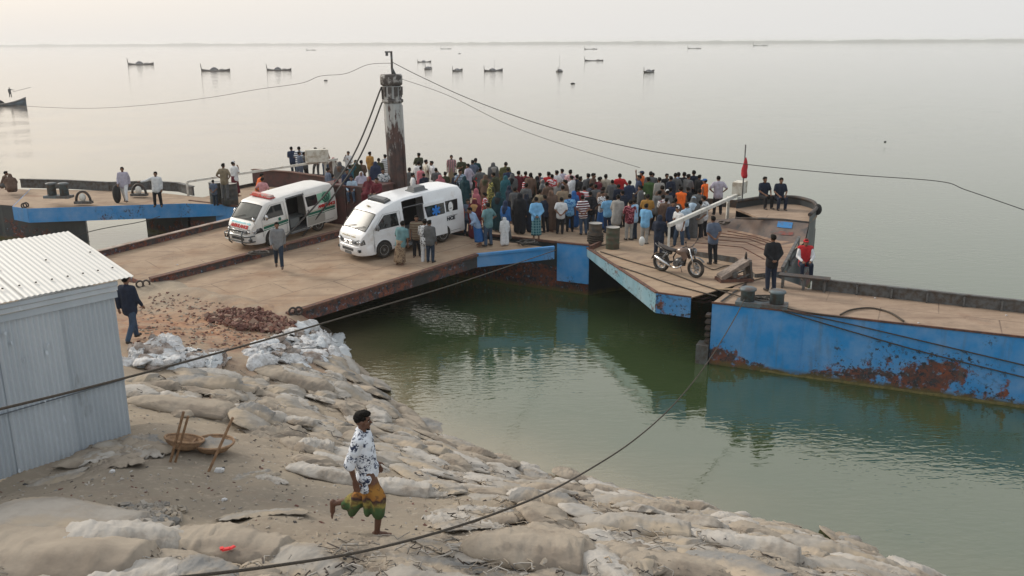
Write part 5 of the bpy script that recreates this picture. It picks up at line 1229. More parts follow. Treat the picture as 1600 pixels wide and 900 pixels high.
    # right flank windows
    for a, b in ((2.2, 3.1), (3.2, 4.1), (4.2, length - .3)):
        if b > a + .3: patch('side_window', [(a, zw0 + .05), (b, zw0 + .05), (b, zw1), (a, zw1)], GLASS, side=-1)
    mb = MB(); mb.add([(-hl - .012, -hw * .75, 1.2), (-hl - .012, hw * .75, 1.2), (-hl - .006, hw * .68, 1.75), (-hl - .006, -hw * .68, 1.75)], [(3, 2, 1, 0)]); mb.build('rear_window', GLASS, root)
    # --- the opened sliding door, standing proud of the flank behind the opening
    d0, d1 = OPEN[1] - .08, OPEN[1] + (1.05 if high else .98); dz0, dz1 = .36, zw1 + (.10 if high else .10)
    mb = MB(); zs = [dz0, .62, belt, 1.45, dz1]; outr = [[sy(u, z, .075) for z in zs] for u in (d0, d0 + .05, (d0 + d1) / 2, d1)]
    mb.loft(outr, wrap=False, smooth=False); mb.loft([[p - Vector((0, .05, 0)) for p in r_] for r_ in reversed(outr)], wrap=False, smooth=False)
    edge = [r_[0] for r_ in outr] + outr[-1][1:] + [r_[-1] for r_ in reversed(outr[:-1])] + list(reversed(outr[0][1:-1]))
    e2 = [p - Vector((0, .05, 0)) for p in edge]; k = len(edge); mb.add(edge + e2, [(i, (i + 1) % k, (i + 1) % k + k, i + k) for i in range(k)])
    door = mb.build('sliding_door', paint, root)
    def dpatch(name, poly, mat, off=.082): return patch(name, poly, mat, off=off, parent=door)
    if high:
        dpatch('window', [(d0 + .12, zw0 + .05), (d1 - .06, zw0 + .05), (d1 - .06, zw1 - .02), (d0 + .04, zw1 - .02)], GLASS)
        patch('side_window', [(d1 + .05, zw0 + .06), (length - .34, zw0 + .06), (length - .30, zw1 - .01), (d1 + .05, zw1 - .01)], GLASS)
    else:
        dpatch('window', [(d0 + .10, zw0 + .05), (d1 - .34, zw0 + .05), (d1 - .36, zw1), (d0 + .06, zw1)], GLASS)
        patch('side_panel', [(d1 + .06, zw0 + .02), (length - .30, zw0 + .02), (length - .26, zw1), (d1 + .06, zw1)], T_MINT)
    mb = MB(); p = sy(d0 + .1, 1.02, .09); mb.box(p, (.06, .04, .2)); mb.build('handle', GREYP, door)
    strip('door_rail', [(OPEN[1], 1.06), (length - .4, 1.06)], .012, GREYP)
    # opening frame, floor, seats inside
    strip('opening_frame', [(OPEN[0], .36), (OPEN[0], 1.72), (OPEN[0] + .06, zw1 + .12), (OPEN[1], zw1 + .12)], .02, GREYP, off=-.01)
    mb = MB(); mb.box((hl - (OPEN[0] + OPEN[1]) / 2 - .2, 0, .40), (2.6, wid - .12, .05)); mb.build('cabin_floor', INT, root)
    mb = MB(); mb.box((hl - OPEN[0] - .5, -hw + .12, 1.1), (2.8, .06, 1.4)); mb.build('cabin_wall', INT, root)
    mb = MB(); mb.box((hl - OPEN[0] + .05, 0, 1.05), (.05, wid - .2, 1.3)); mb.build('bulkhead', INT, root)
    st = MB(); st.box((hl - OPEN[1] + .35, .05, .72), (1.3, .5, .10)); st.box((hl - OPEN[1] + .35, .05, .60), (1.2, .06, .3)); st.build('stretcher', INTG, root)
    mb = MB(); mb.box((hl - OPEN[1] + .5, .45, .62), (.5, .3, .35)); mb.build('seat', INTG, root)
    mb = MB(); mb.box((hl - (OPEN[0] + OPEN[1]) / 2, hw + .03, .30), (1.05, .18, .04)); mb.build('step', GREYP, root)
    # --- nose: grille, lamps, bumper
    g = MB(); rows = []
    def nose(y, z, off=.0):                                                 # x of the nose surface
        best = 0
        for (a, za), (b, zb_) in zip(prof[:5], prof[1:6]):
            if za <= z <= zb_: best = a + (b - a) * (z - za) / (zb_ - za)
        r_ = 1 - abs(y) / hw; uy = 0 if r_ >= .22 else .55 * (1 - (max(r_, 0) / .22) ** (1 / 2.2))
        return Vector((hl - max(best, uy) + off, y, z))
    def npatch(name, poly, mat, off=.012, parent=root, th=.03):
        f = [nose(y, z, off) for y, z in poly]; bk = [p - Vector((th, 0, 0)) for p in f]; k = len(f)
        mb = MB(); mb.add(f + bk, [tuple(range(k)), tuple(reversed(range(k, 2 * k)))] + [(i, i + k, (i + 1) % k + k, (i + 1) % k) for i in range(k)]); return mb.build(name, mat, parent)
    gr = npatch('grille', [(-.50, .70), (0, .69), (.50, .70), (.52, .82), (.3, .84), (0, .845), (-.3, .84), (-.52, .82)], BLACKP, .02, th=.06)
    for z in (.72, .77, .82):
        mb = MB(); mb.tube([nose(y, z, .045) for y in (-.5, -.25, 0, .25, .5)], .012 if z != .82 else .018, 6); mb.build('chrome_bar', CHROME, gr)
    mb = MB(); mb.tube([nose(0, .77, .06) + Vector((0, .07 * math.cos(a), .045 * math.sin(a))) for a in [2 * math.pi * i / 14 for i in range(14)]], .010, 5, closed=True); mb.build('badge', CHROME, gr)
    for sd in (-1, 1):
        q = [(.53, .70), (.78, .70), (.86, .74), (.84, .90), (.66, .885), (.53, .84)]
        q = [(y * sd, z) for y, z in q]; q = q if sd < 0 else q[::-1]
        npatch('headlight_bezel', [(y * 1.02 + (-.02 * sd if abs(y) < .6 else 0), z + (.016 if z > .8 else -.016)) for y, z in q[::-1]], BLACKP, .018, th=.08); hlp = npatch('headlight', q[::-1], LENS, .03, th=.08)
        mb = MB(); mb.ell(nose(.64 * sd, .785, .0), (.055, .065, .06), 10, 7); mb.ell(nose(.77 * sd, .80, -.0), (.05, .05, .05), 10, 7); mb.build('reflector', CHROME, hlp)
    # bumper, wrapping round
    mb = MB(); rr = []
    for y in [hw * t for t in (-1.0, -.97, -.9, -.78, -.6, -.3, 0, .3, .6, .78, .9, .97, 1.0)]:
        k = max(0.0, abs(y) / hw - .55) / .45; x = hl + .045 - .46 * k ** 2.6
        rr.append([Vector((x - .03, y, .24)), Vector((x + .015, y, .30)), Vector((x + .03, y, .44)), Vector((x + .015, y, .60)), Vector((x - .06, y, .655)), Vector((x - .22, y, .655)), Vector((x - .22, y, .24))])
    mb.loft(rr, smooth=True); bp = mb.build('bumper', paint, root); bp.data.set_sharp_from_angle(angle=R(35))
    mb = MB(); mb.box((hl + .055, 0, .475), (.05, .78, .11)); mb.build('air_intake', BLACKP, bp)
    for z in (.445, .475, .505):
        mb = MB(); mb.box((hl + .08, 0, z), (.02, .74, .010)); mb.build('slat', GREYP, bp)
    for sd in (-1, 1):
        mb = MB(); mb.box((hl - .03, sd * .66, .46), (.10, .24, .10), sd * -.32); mb.build('fog_recess', BLACKP, bp); mb = MB(); mb.ell((hl + .02, sd * .66, .46), (.04, .05, .04), 10, 7); mb.build('fog_lamp', LENS, bp)
    mb = MB(); mb.box((hl + .07, 0, .33), (.02, .46, .12)); mb.build('number_plate', T_WHITE if bull else GREYP, bp)
    # mirrors
    for sd in (-1, 1):
        p = sy(fd0 + .22, belt + .16, .0); p.y *= sd; mi = MB(); mi.tube([p, p + Vector((.06, sd * .12, .0))], .02, 6); mi.ell(p + Vector((.07, sd * .17, .03)), (.06, .10, .125), 12, 8); mi.build('mirror', CHROME if bull else GREYP, root)
    if bull:                                                               # front corner mirror on a stalk
        mb = MB(); p = Vector((hl - .30, hw - .12, 1.05)); mb.tube([p, p + Vector((.10, .08, .10)), p + Vector((.13, .10, .20))], .014, 6); mb.ell(p + Vector((.14, .10, .27)), (.05, .085, .085), 12, 8); mb.build('corner_mirror', CHROME, root)
        b2 = MB(); X_ = hl + .20
        for y in (-.42, .42): b2.tube([(X_ - .12, y, .22), (X_, y, .34), (X_, y, .66), (X_ - .07, y, .84)], .033, 8)
        b2.tube([(X_ - .35, -hw * .98, .40), (X_ - .1, -hw * .9, .40), (X_, -.62, .40), (X_, .62, .40), (X_ - .1, hw * .9, .40), (X_ - .35, hw * .98, .40)], .028, 8)
        b2.tube([(X_ - .35, -hw * .98, .64), (X_ - .1, -hw * .9, .64), (X_, -.62, .64), (X_, .62, .64), (X_ - .1, hw * .9, .64), (X_ - .35, hw * .98, .64)], .028, 8)
        b2.tube([(X_ - .06, -.42, .84), (X_ - .06, .42, .84)], .03, 8)
        for y in (-.84, .84): b2.tube([(X_ - .13, y, .40), (X_ - .12, y, .64)], .026, 8)
        b2.build('bull_bar', pm('bull_bar_steel', (.10, .11, .115), .3, .7), root)
    # wheels
    rw = .335
    for x in (hl - wheel_f, hl - wheel_f - wheel_b):
        for sd in (-1, 1):
            y = sd * (hw - .12); w = empty('wheel', (x, y, rw)); w.parent = root
            Mx = Matrix.Rotation(R(90), 3, 'X')
            mb = MB(); mb.lathe([(.20, -.10), (.29, -.105), (.325, -.085), (rw, -.05), (rw, .05), (.325, .085), (.29, .105), (.20, .10)], 28, M=Mx); mb.build('tyre', TYRE, w)
            mb = MB(); mb.lathe([(.215, sd * -.108), (.20, sd * -.112), (.17, sd * -.085), (.08, sd * -.075), (.05, sd * -.11), (.01, sd * -.112)], 20, M=Mx, cap=False); mb.build('rim', RIM, w)
            hb = MB(); Ar = [Vector((x + (rw + .07) * math.cos(a), sd * (hw + .004), rw + .02 + (rw + .07) * math.sin(a))) for a in [math.pi * i / 14 for i in range(-1, 16)]]
            hb.add(Ar, [tuple(range(len(Ar)))] if sd < 0 else [tuple(reversed(range(len(Ar))))]); hb.build('wheel_arch', BLACKP, root)
            mb = MB(); mb.tube([p + Vector((0, sd * .006, 0)) for p in Ar], .014, 5); mb.build('arch_lip', paint, root)
    for w in root.children:
        if w.name.startswith('wheel') and w.type == 'EMPTY': w.location.y = math.copysign(hw - .085, w.location.y)
    # tail lamps, side repeater line
    for sd in (-1, 1):
        mb = MB(); mb.box((-hl - .005, sd * (hw - .10), 1.0), (.05, .13, .42)); mb.build('tail_lamp', REDL, root)
    strip('waist_crease', [(.75, .98), (fd1 - .02, 1.0)], .006, paint); strip('sill_line', [(.9, .40), (length - .25, .40)], .008, GREYP)
    return root, dict(hl=hl, hw=hw, ztop=ztop, sy=sy, nose=nose, patch=patch, strip=strip, OPEN=OPEN, door=door, d0=d0, d1=d1, zw0=zw0, zw1=zw1, belt=belt, length=length, npatch=npatch)
def place_van(root, g, P_f, P_r, wheel_f, wb, n_up):
    """stand the van with its left wheels on P_f / P_r"""
    fwd = (P_f - P_r).normalized(); fwd = (fwd - n_up * fwd.dot(n_up)).normalized(); lft = n_up.cross(fwd)
    mid = (P_f + P_r) / 2; xm = g['hl'] - wheel_f - wb / 2
    k = max(.88, min(1.0, (P_f - P_r).length / wb)); print('van scale', (P_f - P_r).length / wb)
    org = mid - fwd * xm * k - lft * (g['hw'] - .02) * k
    root.matrix_world = Matrix.Translation(org) @ Matrix((fwd, lft, n_up)).transposed().to_4x4() @ Matrix.Diagonal((k, k, k, 1))
    return fwd, lft
na = (R0 - C0).cross(R2 - C0); na = na.normalized() if na.z > 0 else -na.normalized()
nb_ = (C0b - L0).cross(C1b - L0); nb_ = nb_.normalized() if nb_.z > 0 else -nb_.normalized()
# --- high roof white ambulance
v2, g2 = make_van('white high-roof ambulance with blue star window and open sliding door', 5.30, 1.88, 2.28, 1.03, 3.05, WHITE, True, False)
place_van(v2, g2, atplane(601, 403, C0, na) + na * .01, atplane(693, 378, C0, na) + na * .01, 1.03, 3.05, na)
hl, hw, zt = g2['hl'], g2['hw'], g2['ztop']; up_s = Vector((-.08, 0, .17)).normalized()
worn_marks(v2, Vector((hl - .07, -.06, .97)), (0, 1, 0), up_s, .95, .06, T_GOLD, 5)
lettering('NCE', .20, T_DARK, v2, g2['sy'](g2['d1'] + .27, .94, .012), (-1, 0, 0), (0, 0, 1), sx=1.1)
# blue star of life on the slid door window: six bars
st_c = g2['sy']((g2['d0'] + g2['d1']) / 2 + .02, 1.45, .118); mb = MB()
for k in range(3): mb.box(st_c + Vector((0, .001 * k, 0)), (.10, .006, .44), M=Matrix.Rotation(R(60 * k), 3, 'Y'))
mb.build('blue_star', T_BLUE, g2['door'])
pb = g2['sy'](g2['d1'] + .30, 1.44, .036); mb = MB(); pts = [pb + Vector((.13 * math.cos(a) , 0, .22 * math.sin(a))) for a in [2 * math.pi * i / 20 for i in range(20)] if math.cos(a) < .98]; mb.add(pts, [tuple(reversed(range(len(pts))))]); mb.build('white_sticker', T_WHITE, v2)
mb = MB(); mb.box(pb + Vector((0, .004, -.06)), (.12, .004, .03)); mb.build('sticker_mark', T_DARK, v2)
mb = MB(); a0 = Vector((hl - 1.62, 0, zt(1.62) + .05)); mb.box(a0, (.34, 1.2, .10), M=Matrix.Rotation(R(14), 3, 'Y'), taper=(.8, .97)); lb2 = mb.build('light_bar', pm('smoked_bar', (.045, .05, .055), .25, spec=.6), v2)
mb = MB(); mb.box(a0 + Vector((-.02, 0, .062)), (.22, .9, .03), M=Matrix.Rotation(R(14), 3, 'Y')); mb.build('light_strip', GREYP, lb2)
mb = MB(); mb.box((hl - 3.35, .25, zt(3.35) + .10), (.62, .50, .18), taper=(.86, .84)); ac = mb.build('roof_vent', GREYP, v2); mb = MB(); mb.box((hl - 3.35, .25, zt(3.35) + .02), (.74, .6, .04)); mb.build('vent_base', INTG, ac)
mb = MB(); c_ = Vector((hl - 1.10, 0, zt(1.10) + .02)); mb.tube([c_ + Vector((.05 * math.sin(a) * .8, .13 * math.cos(a), .06 * math.sin(a))) for a in [2 * math.pi * i / 14 for i in range(14)]], .012, 5, closed=True); mb.box(c_ + Vector((.01, 0, .01)), (.03, .10, .08)); mb.build('roof_emblem', T_GOLD, v2)
# --- low roof ambulance with bull bar and green stripes
v1, g1 = make_van('low-roof white ambulance with bull bar, green stripes and red lettering', 4.80, 1.72, 1.99, 1.03, 2.62, WHITE2, False, True)
place_van(v1, g1, atplane(427, 384, L0, nb_) + nb_ * .01, atplane(499, 361, L0, nb_) + nb_ * .01, 1.03, 2.62, nb_)
hl, hw, zt = g1['hl'], g1['hw'], g1['ztop']
lettering('AMBULANCE', .185, T_RED, v1, Vector((hl - .065, 0, .965)), (0, 1, 0), up_s, sx=1.0, bold=.014)
worn_marks(v1, Vector((hl - .165, 0, 1.10)), (0, 1, 0), Vector((-.11, 0, .10)), 1.2, .10, T_CYAN, 8)
sd_ = g1['sy'](g1['d1'] - .16, 1.10, .10)
lettering('AMBULANCE', .17, T_RED, v1, g1['sy'](g1['d1'] + .12, 1.12, .098), (-1, 0, 0), (0, 0, 1), sx=1.0)
OP = g1['OPEN']
for (z0, z1, m_) in ((.86, .97, T_GREEN), (.995, 1.02, T_GOLD), (.79, .825, T_GREEN)):
    g1['patch']('side_stripe', [(.62, z0 - .05), (OP[0] - .04, z0), (OP[0] - .04, z1), (.62, z1 - .05)], m_, .010)
    g1['patch']('side_stripe', [(g1['d0'] + .03, z0), (g1['d1'] - .02, z0), (g1['d1'] - .02, z1), (g1['d0'] + .03, z1)], m_, .084)
    g1['patch']('side_stripe', [(g1['d1'] + .02, z0), (4.8 - .12, z0), (4.8 - .12, z1), (g1['d1'] + .02, z1)], m_, .010)
g1['patch']('lower_panel', [(g1['d0'] + .02, .40), (g1['d1'] - .02, .40), (g1['d1'] - .02, .77), (g1['d0'] + .02, .77)], pm('silver_panel', (.42, .41, .38), .4, .3), .081)
c_ = g1['sy'](g1['d1'] + .14, 1.46, .095)
g1['patch']('mint_sticker', [(g1['d1'] - .32, g1['zw0'] + .06), (g1['d1'] - .02, g1['zw0'] + .06), (g1['d1'] - .02, g1['zw1']), (g1['d1'] - .34, g1['zw1'])], T_MINT, .084)
mb = MB(); mb.tube([c_ + Vector((.20 * math.cos(a), 0, .20 * math.sin(a))) for a in [2 * math.pi * i / 24 for i in range(24)]], .030, 5, closed=True); mb.build('green_emblem', T_GREEN, v1)
mb = MB(); mb.tube([c_ + Vector((.08 * math.cos(a), 0, .10 * math.sin(a) - .02)) for a in [2 * math.pi * i / 9 for i in range(9)]], .030, 5, closed=True); mb.build('emblem_mark', T_GREEN, v1)
p_ = g1['sy'](1.5, 1.07, .012); mb = MB(); mb.lathe([(.075, 0), (.075, .006), (.01, .008)], 16, c=p_, M=Matrix.Rotation(R(-90), 3, 'X')); mb.build('door_emblem', T_GREEN, v1)
mb = MB(); a0 = Vector((hl - 1.42, 0, zt(1.42) + .10)); mb.box(a0, (.26, 1.25, .10), taper=(.75, .97)); lb1 = mb.build('light_bar', pm('clear_red_bar', (.42, .30, .28), .25, col2=(.5, .08, .05), nscale=2.2, lo=.45, hi=.5), v1)
mb = MB(); mb.box(a0 + Vector((0, 0, -.06)), (.30, 1.3, .03)); mb.build('bar_base', T_RED, lb1)
for y in (-.42, .42):
    mb = MB(); mb.box(a0 + Vector((0, y, -.10)), (.06, .06, .10)); mb.build('bar_foot', BLACKP, lb1)

# ================================================================ MOTORCYCLE
mp0, mp1 = at(1037, 424, ZD + .035), at(1082, 433, ZD + .035); mf = (mp1 - mp0).normalized()
bike = empty('motorcycle', (mp0 + mp1) / 2, math.atan2(mf.y, mf.x)); tag(bike, 'parked dark motorcycle with alloy wheels on the bridge plate', 'motorcycle')
bike.scale = (1, 1, 1); wbk = 1.32
Mx = Matrix.Rotation(R(90), 3, 'X'); RIMB = pm('alloy_rim', (.42, .43, .44), .35, .7)
for nm, x, r_, tw in (('front_wheel', wbk / 2, .305, .055), ('rear_wheel', -wbk / 2, .305, .065)):
    w = empty(nm, (x, 0, r_)); w.parent = bike
    mb = MB(); mb.tube([Vector(((r_ - .05) * math.cos(a), 0, (r_ - .05) * math.sin(a))) for a in [2 * math.pi * i / 30 for i in range(30)]], tw, 8, closed=True); mb.build('tyre', TYRE, w)
    mb = MB(); mb.tube([Vector((.20 * math.cos(a), 0, .20 * math.sin(a))) for a in [2 * math.pi * i / 26 for i in range(26)]], .022, 6, closed=True)
    for k in range(6):
        a = k * math.pi / 3; mb.beam(Vector((.05 * math.cos(a), 0, .05 * math.sin(a))), Vector((.2 * math.cos(a + .18), 0, .2 * math.sin(a + .18))), .035, .03, up=Vector((0, 1, 0)))
    mb.lathe([(.055, -.05), (.055, .05)], 12, M=Mx); mb.build('rim', RIMB, w)
    mb = MB(); mb.lathe([(.11, -.052), (.11, -.045)], 18, M=Mx); mb.build('brake_disc', CHROME, w)
BK = pm('black_bike_paint', (.018, .018, .02), .25, coat=.5); TANK = pm('bronze_tank_paint', (.13, .085, .065), .25, coat=.6)
mb = MB(); rg_ = []
for x, w_, z0, z1 in ((-.10, .06, .70, .80), (0, .13, .66, .90), (.14, .155, .64, .94), (.28, .14, .66, .93), (.38, .07, .70, .86)): rg_.append([Vector((x, w_ * math.cos(a), (z0 + z1) / 2 + (z1 - z0) / 2 * math.sin(a))) for a in [2 * math.pi * i / 12 for i in range(12)]])
mb.loft(rg_); mb.build('fuel_tank', TANK, bike)
for sd in (-1, 1):
    mb = MB(); mb.add([(.32, sd * .16, .86), (.44, sd * .15, .66), (.30, sd * .16, .52), (.16, sd * .165, .70)], [(0, 1, 2, 3)]); mb.add([(.32, sd * .14, .86), (.44, sd * .13, .66), (.30, sd * .14, .52), (.16, sd * .145, .70)], [(3, 2, 1, 0)]); mb.build('tank_shroud', TANK, bike)
mb = MB(); rg_ = []
for x, w_, z, t in ((-.08, .10, .77, .05), (-.2, .14, .78, .05), (-.42, .13, .80, .05), (-.6, .10, .85, .05), (-.78, .06, .90, .035)): rg_.append([Vector((x, w_ * math.cos(a), z + t * math.sin(a))) for a in [2 * math.pi * i / 12 for i in range(12)]])
mb.loft(rg_); mb.build('seat', pm('bike_seat', (.05, .042, .04), .7), bike)
mb = MB(); mb.loft([[Vector((x, w_ * math.cos(a), z + t * math.sin(a))) for a in [2 * math.pi * i / 10 for i in range(10)]] for x, w_, z, t in ((-.3, .10, .68, .07), (-.55, .09, .74, .06), (-.8, .04, .84, .04))]); mb.build('tail_panel', BK, bike)
mb = MB(); mb.ell((.05, 0, .42), (.20, .13, .15), 12, 9); mb.ell((.16, 0, .55), (.10, .10, .14), 12, 9); mb.lathe([(.10, -.15), (.10, .15)], 14, c=(-.02, 0, .38), M=Mx); mb.build('engine', pm('engine_alloy', (.16, .16, .165), .4, .6, col2=(.05, .05, .05), nscale=14), bike)
mb = MB(); mb.tube([(.46, 0, .92), (.3, 0, .68), (.25, 0, .34), (-.15, 0, .28), (-.2, 0, .55), (-.1, 0, .72), (.3, 0, .78)], .026, 7); mb.tube([(-.2, .1, .38), (-.66, .1, .31)], .028, 7); mb.tube([(-.2, -.1, .38), (-.66, -.1, .31)], .028, 7); mb.tube([(-.12, .08, .7), (-.75, .08, .82)], .018, 6); mb.build('frame', BK, bike)
for sd in (-1, 1):
    mb = MB(); mb.tube([(.66, sd * .09, .305), (.55, sd * .09, .62), (.44, sd * .09, .95)], [.032, .027, .024], 8); mb.build('fork_leg', CHROME if sd < 0 else GREYP, bike)
    mb = MB(); mb.tube([(-.62, sd * .11, .36), (-.38, sd * .10, .70)], .03, 8); mb.build('shock_absorber', GREYP, bike)
    mb = MB(); mb.tube([(.42, sd * .25, 1.03), (.46, sd * .33, 1.16)], .008, 5); mb.ell((.46, sd * .35, 1.19), (.02, .06, .035), 8, 6); mb.build('mirror', BLACKP, bike)
mb = MB(); mb.tube([(.34, -.34, 1.0), (.40, -.25, 1.02), (.44, -.08, .98), (.44, .08, .98), (.40, .25, 1.02), (.34, .34, 1.0)], .016, 7); mb.build('handlebar', BLACKP, bike)
mb = MB(); mb.ell((.56, 0, .86), (.09, .10, .12), 12, 9); hd = mb.build('headlamp', BK, bike); mb = MB(); mb.ell((.61, 0, .86), (.05, .08, .095), 12, 8); mb.build('lens', LENS, hd)
mb = MB(); mb.loft([[Vector((.66 + .37 * math.cos(a), y, .305 + .37 * math.sin(a))) for a in [R(40 + 95 * i / 8) for i in range(9)]] for y in (-.06, 0, .06)], wrap=False); mb.build('front_mudguard', BK, bike)
mb = MB(); mb.loft([[Vector((-.66 + .36 * math.cos(a), y, .305 + .36 * math.sin(a))) for a in [R(60 + 110 * i / 8) for i in range(9)]] for y in (-.08, 0, .08)], wrap=False); mb.build('rear_mudguard', BK, bike)
mb = MB(); mb.tube([(.22, -.13, .36), (.05, -.16, .24), (-.2, -.17, .27)], .025, 7); mb.tube([(-.2, -.17, .27), (-.42, -.18, .36), (-.78, -.19, .52)], [.03, .055, .062], 10); mb.build('exhaust', CHROME, bike)
mb = MB(); mb.tube([(0, .12, .25), (-.04, .30, .0)], .012, 6); mb.build('side_stand', GREYP, bike)
mb = MB(); mb.tube([(-.7, .1, .80), (-.86, .1, .93), (-.86, -.1, .93), (-.7, -.1, .80)], .014, 6); mb.build('grab_rail', GREYP, bike)
# ================================================================ PEOPLE
SKIN = pm('brown_skin', (.20, .105, .065), .6, col2=(.165, .085, .052), nscale=6); HAIR = pm('black_hair', (.008, .007, .006), .75, bump=.5, bscale=90, spec=.12); SHOE = pm('dark_shoes', (.03, .025, .022), .6)
def solid(mb, voxel, sm, name, mat):
    """union of the collected shapes as one continuous surface"""
    me = mb.mesh(name, mat); o = bpy.data.objects.new(name, me); COL.objects.link(o)
    r = o.modifiers.new('r', 'REMESH'); r.mode = 'VOXEL'; r.voxel_size = voxel; r.use_smooth_shade = True
    if sm: s = o.modifiers.new('s', 'SMOOTH'); s.factor = .5; s.iterations = sm
    dg = bpy.context.evaluated_depsgraph_get(); out = bpy.data.meshes.new_from_object(o.evaluated_get(dg)); out.name = name
    bpy.data.objects.remove(o); bpy.data.meshes.remove(me)
    out.materials.clear(); out.materials.append(mat); out.polygons.foreach_set('use_smooth', [True] * len(out.polygons)); return out
V = Vector
def joints(**k):
    j = dict(hip=V((0, 0, .90)), hl=V((.09, 0, .87)), hr=V((-.09, 0, .87)), kl=V((.10, -.02, .47)), kr=V((-.10, -.02, .47)), al=V((.105, .02, .08)), ar=V((-.105, .02, .08)), tl=V((.125, -.15, .035)), tr=V((-.125, -.15, .035)),
             ch=V((0, 0, 1.28)), sl=V((.175, 0, 1.365)), sr=V((-.175, 0, 1.365)), el=V((.225, .03, 1.09)), er=V((-.225, .03, 1.09)), wl=V((.235, -.04, .84)), wr=V((-.235, -.04, .84)), fl=V((.23, -.07, .70)), fr=V((-.23, -.07, .70)), nk=V((0, .005, 1.44)), hd=V((0, -.015, 1.555)))
    for a, b in k.items(): j[a] = V(b)
    return j
POSE = {
 'stand': joints(),
 'behind': joints(el=(.26, .07, 1.12), er=(-.26, .07, 1.12), wl=(.07, .16, .93), wr=(-.05, .17, .92), fl=(-.02, .18, .90), fr=(.06, .19, .89)),
 'folded': joints(el=(.25, -.06, 1.10), er=(-.25, -.06, 1.10), wl=(.04, -.20, 1.14), wr=(-.04, -.19, 1.10), fl=(-.07, -.20, 1.15), fr=(.08, -.19, 1.11)),
 'waist': joints(el=(.34, .06, 1.13), er=(-.34, .06, 1.13), wl=(.20, -.05, .98), wr=(-.20, -.05, .98), fl=(.13, -.10, .94), fr=(-.13, -.10, .94), kl=(.13, -.03, .47), al=(.15, .0, .08), tl=(.19, -.15, .035)),
 'phone': joints(el=(.24, -.08, 1.10), er=(-.25, -.06, 1.14), wl=(.10, -.24, 1.24), wr=(-.12, -.17, 1.40), fl=(.03, -.28, 1.30), fr=(-.06, -.16, 1.50), kr=(-.12, -.05, .47)),
 'point': joints(er=(-.40, -.04, 1.24), wr=(-.62, -.10, 1.20), fr=(-.76, -.12, 1.20), kl=(.14, -.02, .47), al=(.17, .02, .08), tl=(.20, -.14, .035)),
 'lean': joints(hip=(.04, 0, .89), hl=(.13, 0, .86), hr=(-.05, 0, .88), kl=(.14, -.02, .46), kr=(-.13, -.09, .47), al=(.13, .02, .08), ar=(-.21, -.06, .08), tl=(.15, -.15, .035), tr=(-.26, -.22, .035), ch=(-.02, 0, 1.27), sl=(.15, 0, 1.335), sr=(-.195, 0, 1.375), el=(.22, .04, 1.07), er=(-.27, -.02, 1.12), wl=(.21, -.06, .83), wr=(-.10, -.20, 1.16), fl=(.20, -.10, .70), fr=(-.02, -.22, 1.24), nk=(-.025, 0, 1.435), hd=(-.055, -.03, 1.545)),
 'crane': joints(ch=(.01, -.08, 1.25), sl=(.18, -.10, 1.33), sr=(-.16, -.09, 1.34), nk=(.01, -.13, 1.41), hd=(.035, -.19, 1.51), el=(.25, -.12, 1.07), er=(-.24, -.04, 1.06), wl=(.12, -.26, .98), wr=(-.22, -.12, .82), fl=(.03, -.30, .97), fr=(-.21, -.16, .69), kr=(-.11, -.08, .47), ar=(-.12, .08, .08), tr=(-.14, -.08, .035)),
 'wave': joints(er=(-.32, -.02, 1.52), wr=(-.27, -.08, 1.76), fr=(-.25, -.10, 1.89), el=(.27, .02, 1.11), wl=(.20, -.12, .92), fl=(.14, -.18, .84)),
 'walk': joints(kl=(.09, -.18, .50), al=(.10, -.22, .10), tl=(.10, -.38, .06), kr=(-.09, .10, .46), ar=(-.10, .34, .14), tr=(-.10, .22, .03), el=(.24, .10, 1.10), er=(-.24, -.02, 1.09), wl=(.24, .10, .85), wr=(-.23, -.18, .88), fl=(.24, .08, .72), fr=(-.22, -.27, .77)),
 'sit': joints(hip=(0, .0, .50), hl=(.10, .0, .48), hr=(-.10, .0, .48), kl=(.14, -.40, .50), kr=(-.14, -.40, .48), al=(.15, -.38, .09), ar=(-.13, -.36, .09), tl=(.17, -.54, .04), tr=(-.14, -.52, .04), ch=(0, -.02, .88), sl=(.175, -.02, .965), sr=(-.175, -.02, .965), el=(.25, -.10, .72), er=(-.25, -.10, .72), wl=(.13, -.32, .60), wr=(-.13, -.32, .60), fl=(.06, -.42, .56), fr=(-.06, -.42, .56), nk=(0, -.02, 1.04), hd=(0, -.05, 1.155)),
 'squat': joints(hip=(0, .10, .26), hl=(.10, .10, .26), hr=(-.10, .10, .26), kl=(.17, -.22, .50), kr=(-.17, -.22, .50), al=(.13, -.02, .08), ar=(-.13, -.02, .08), tl=(.15, -.18, .035), tr=(-.15, -.18, .035), ch=(0, -.06, .62), sl=(.17, -.09, .69), sr=(-.17, -.09, .69), el=(.25, -.26, .50), er=(-.25, -.26, .50), wl=(.08, -.34, .44), wr=(-.08, -.34, .44), fl=(0, -.38, .42), fr=(.02, -.38, .40), nk=(0, -.12, .76), hd=(0, -.17, .87)),
}
def torso_caps(mb, j, g, low=0.0):
    h, c = j['hip'], j['ch']; ax = (c - h).normalized()
    for s in (-1, 1):
        mb.cap(h + V((s * .065, 0, .03)), .098 + g, c + V((s * .075, 0, -.02)), .098 + g)
    mb.cap(c + V((-.09, 0, .04)), .085 + g, c + V((.09, 0, .04)), .085 + g)
    mb.cap(j['sl'] * .96 + j['sr'] * .04, .052 + g, j['sr'] * .96 + j['sl'] * .04, .052 + g)
    mb.cap(h + V((-.06, .01, 0)), .105 + g, h + V((.06, .01, 0)), .105 + g)
    if low:
        mb.cap(h + V((-.055, 0, 0)), .115 + g, h - ax * low + V((-.065, 0, 0)), .11 + g); mb.cap(h + V((.055, 0, 0)), .115 + g, h - ax * low + V((.065, 0, 0)), .11 + g)
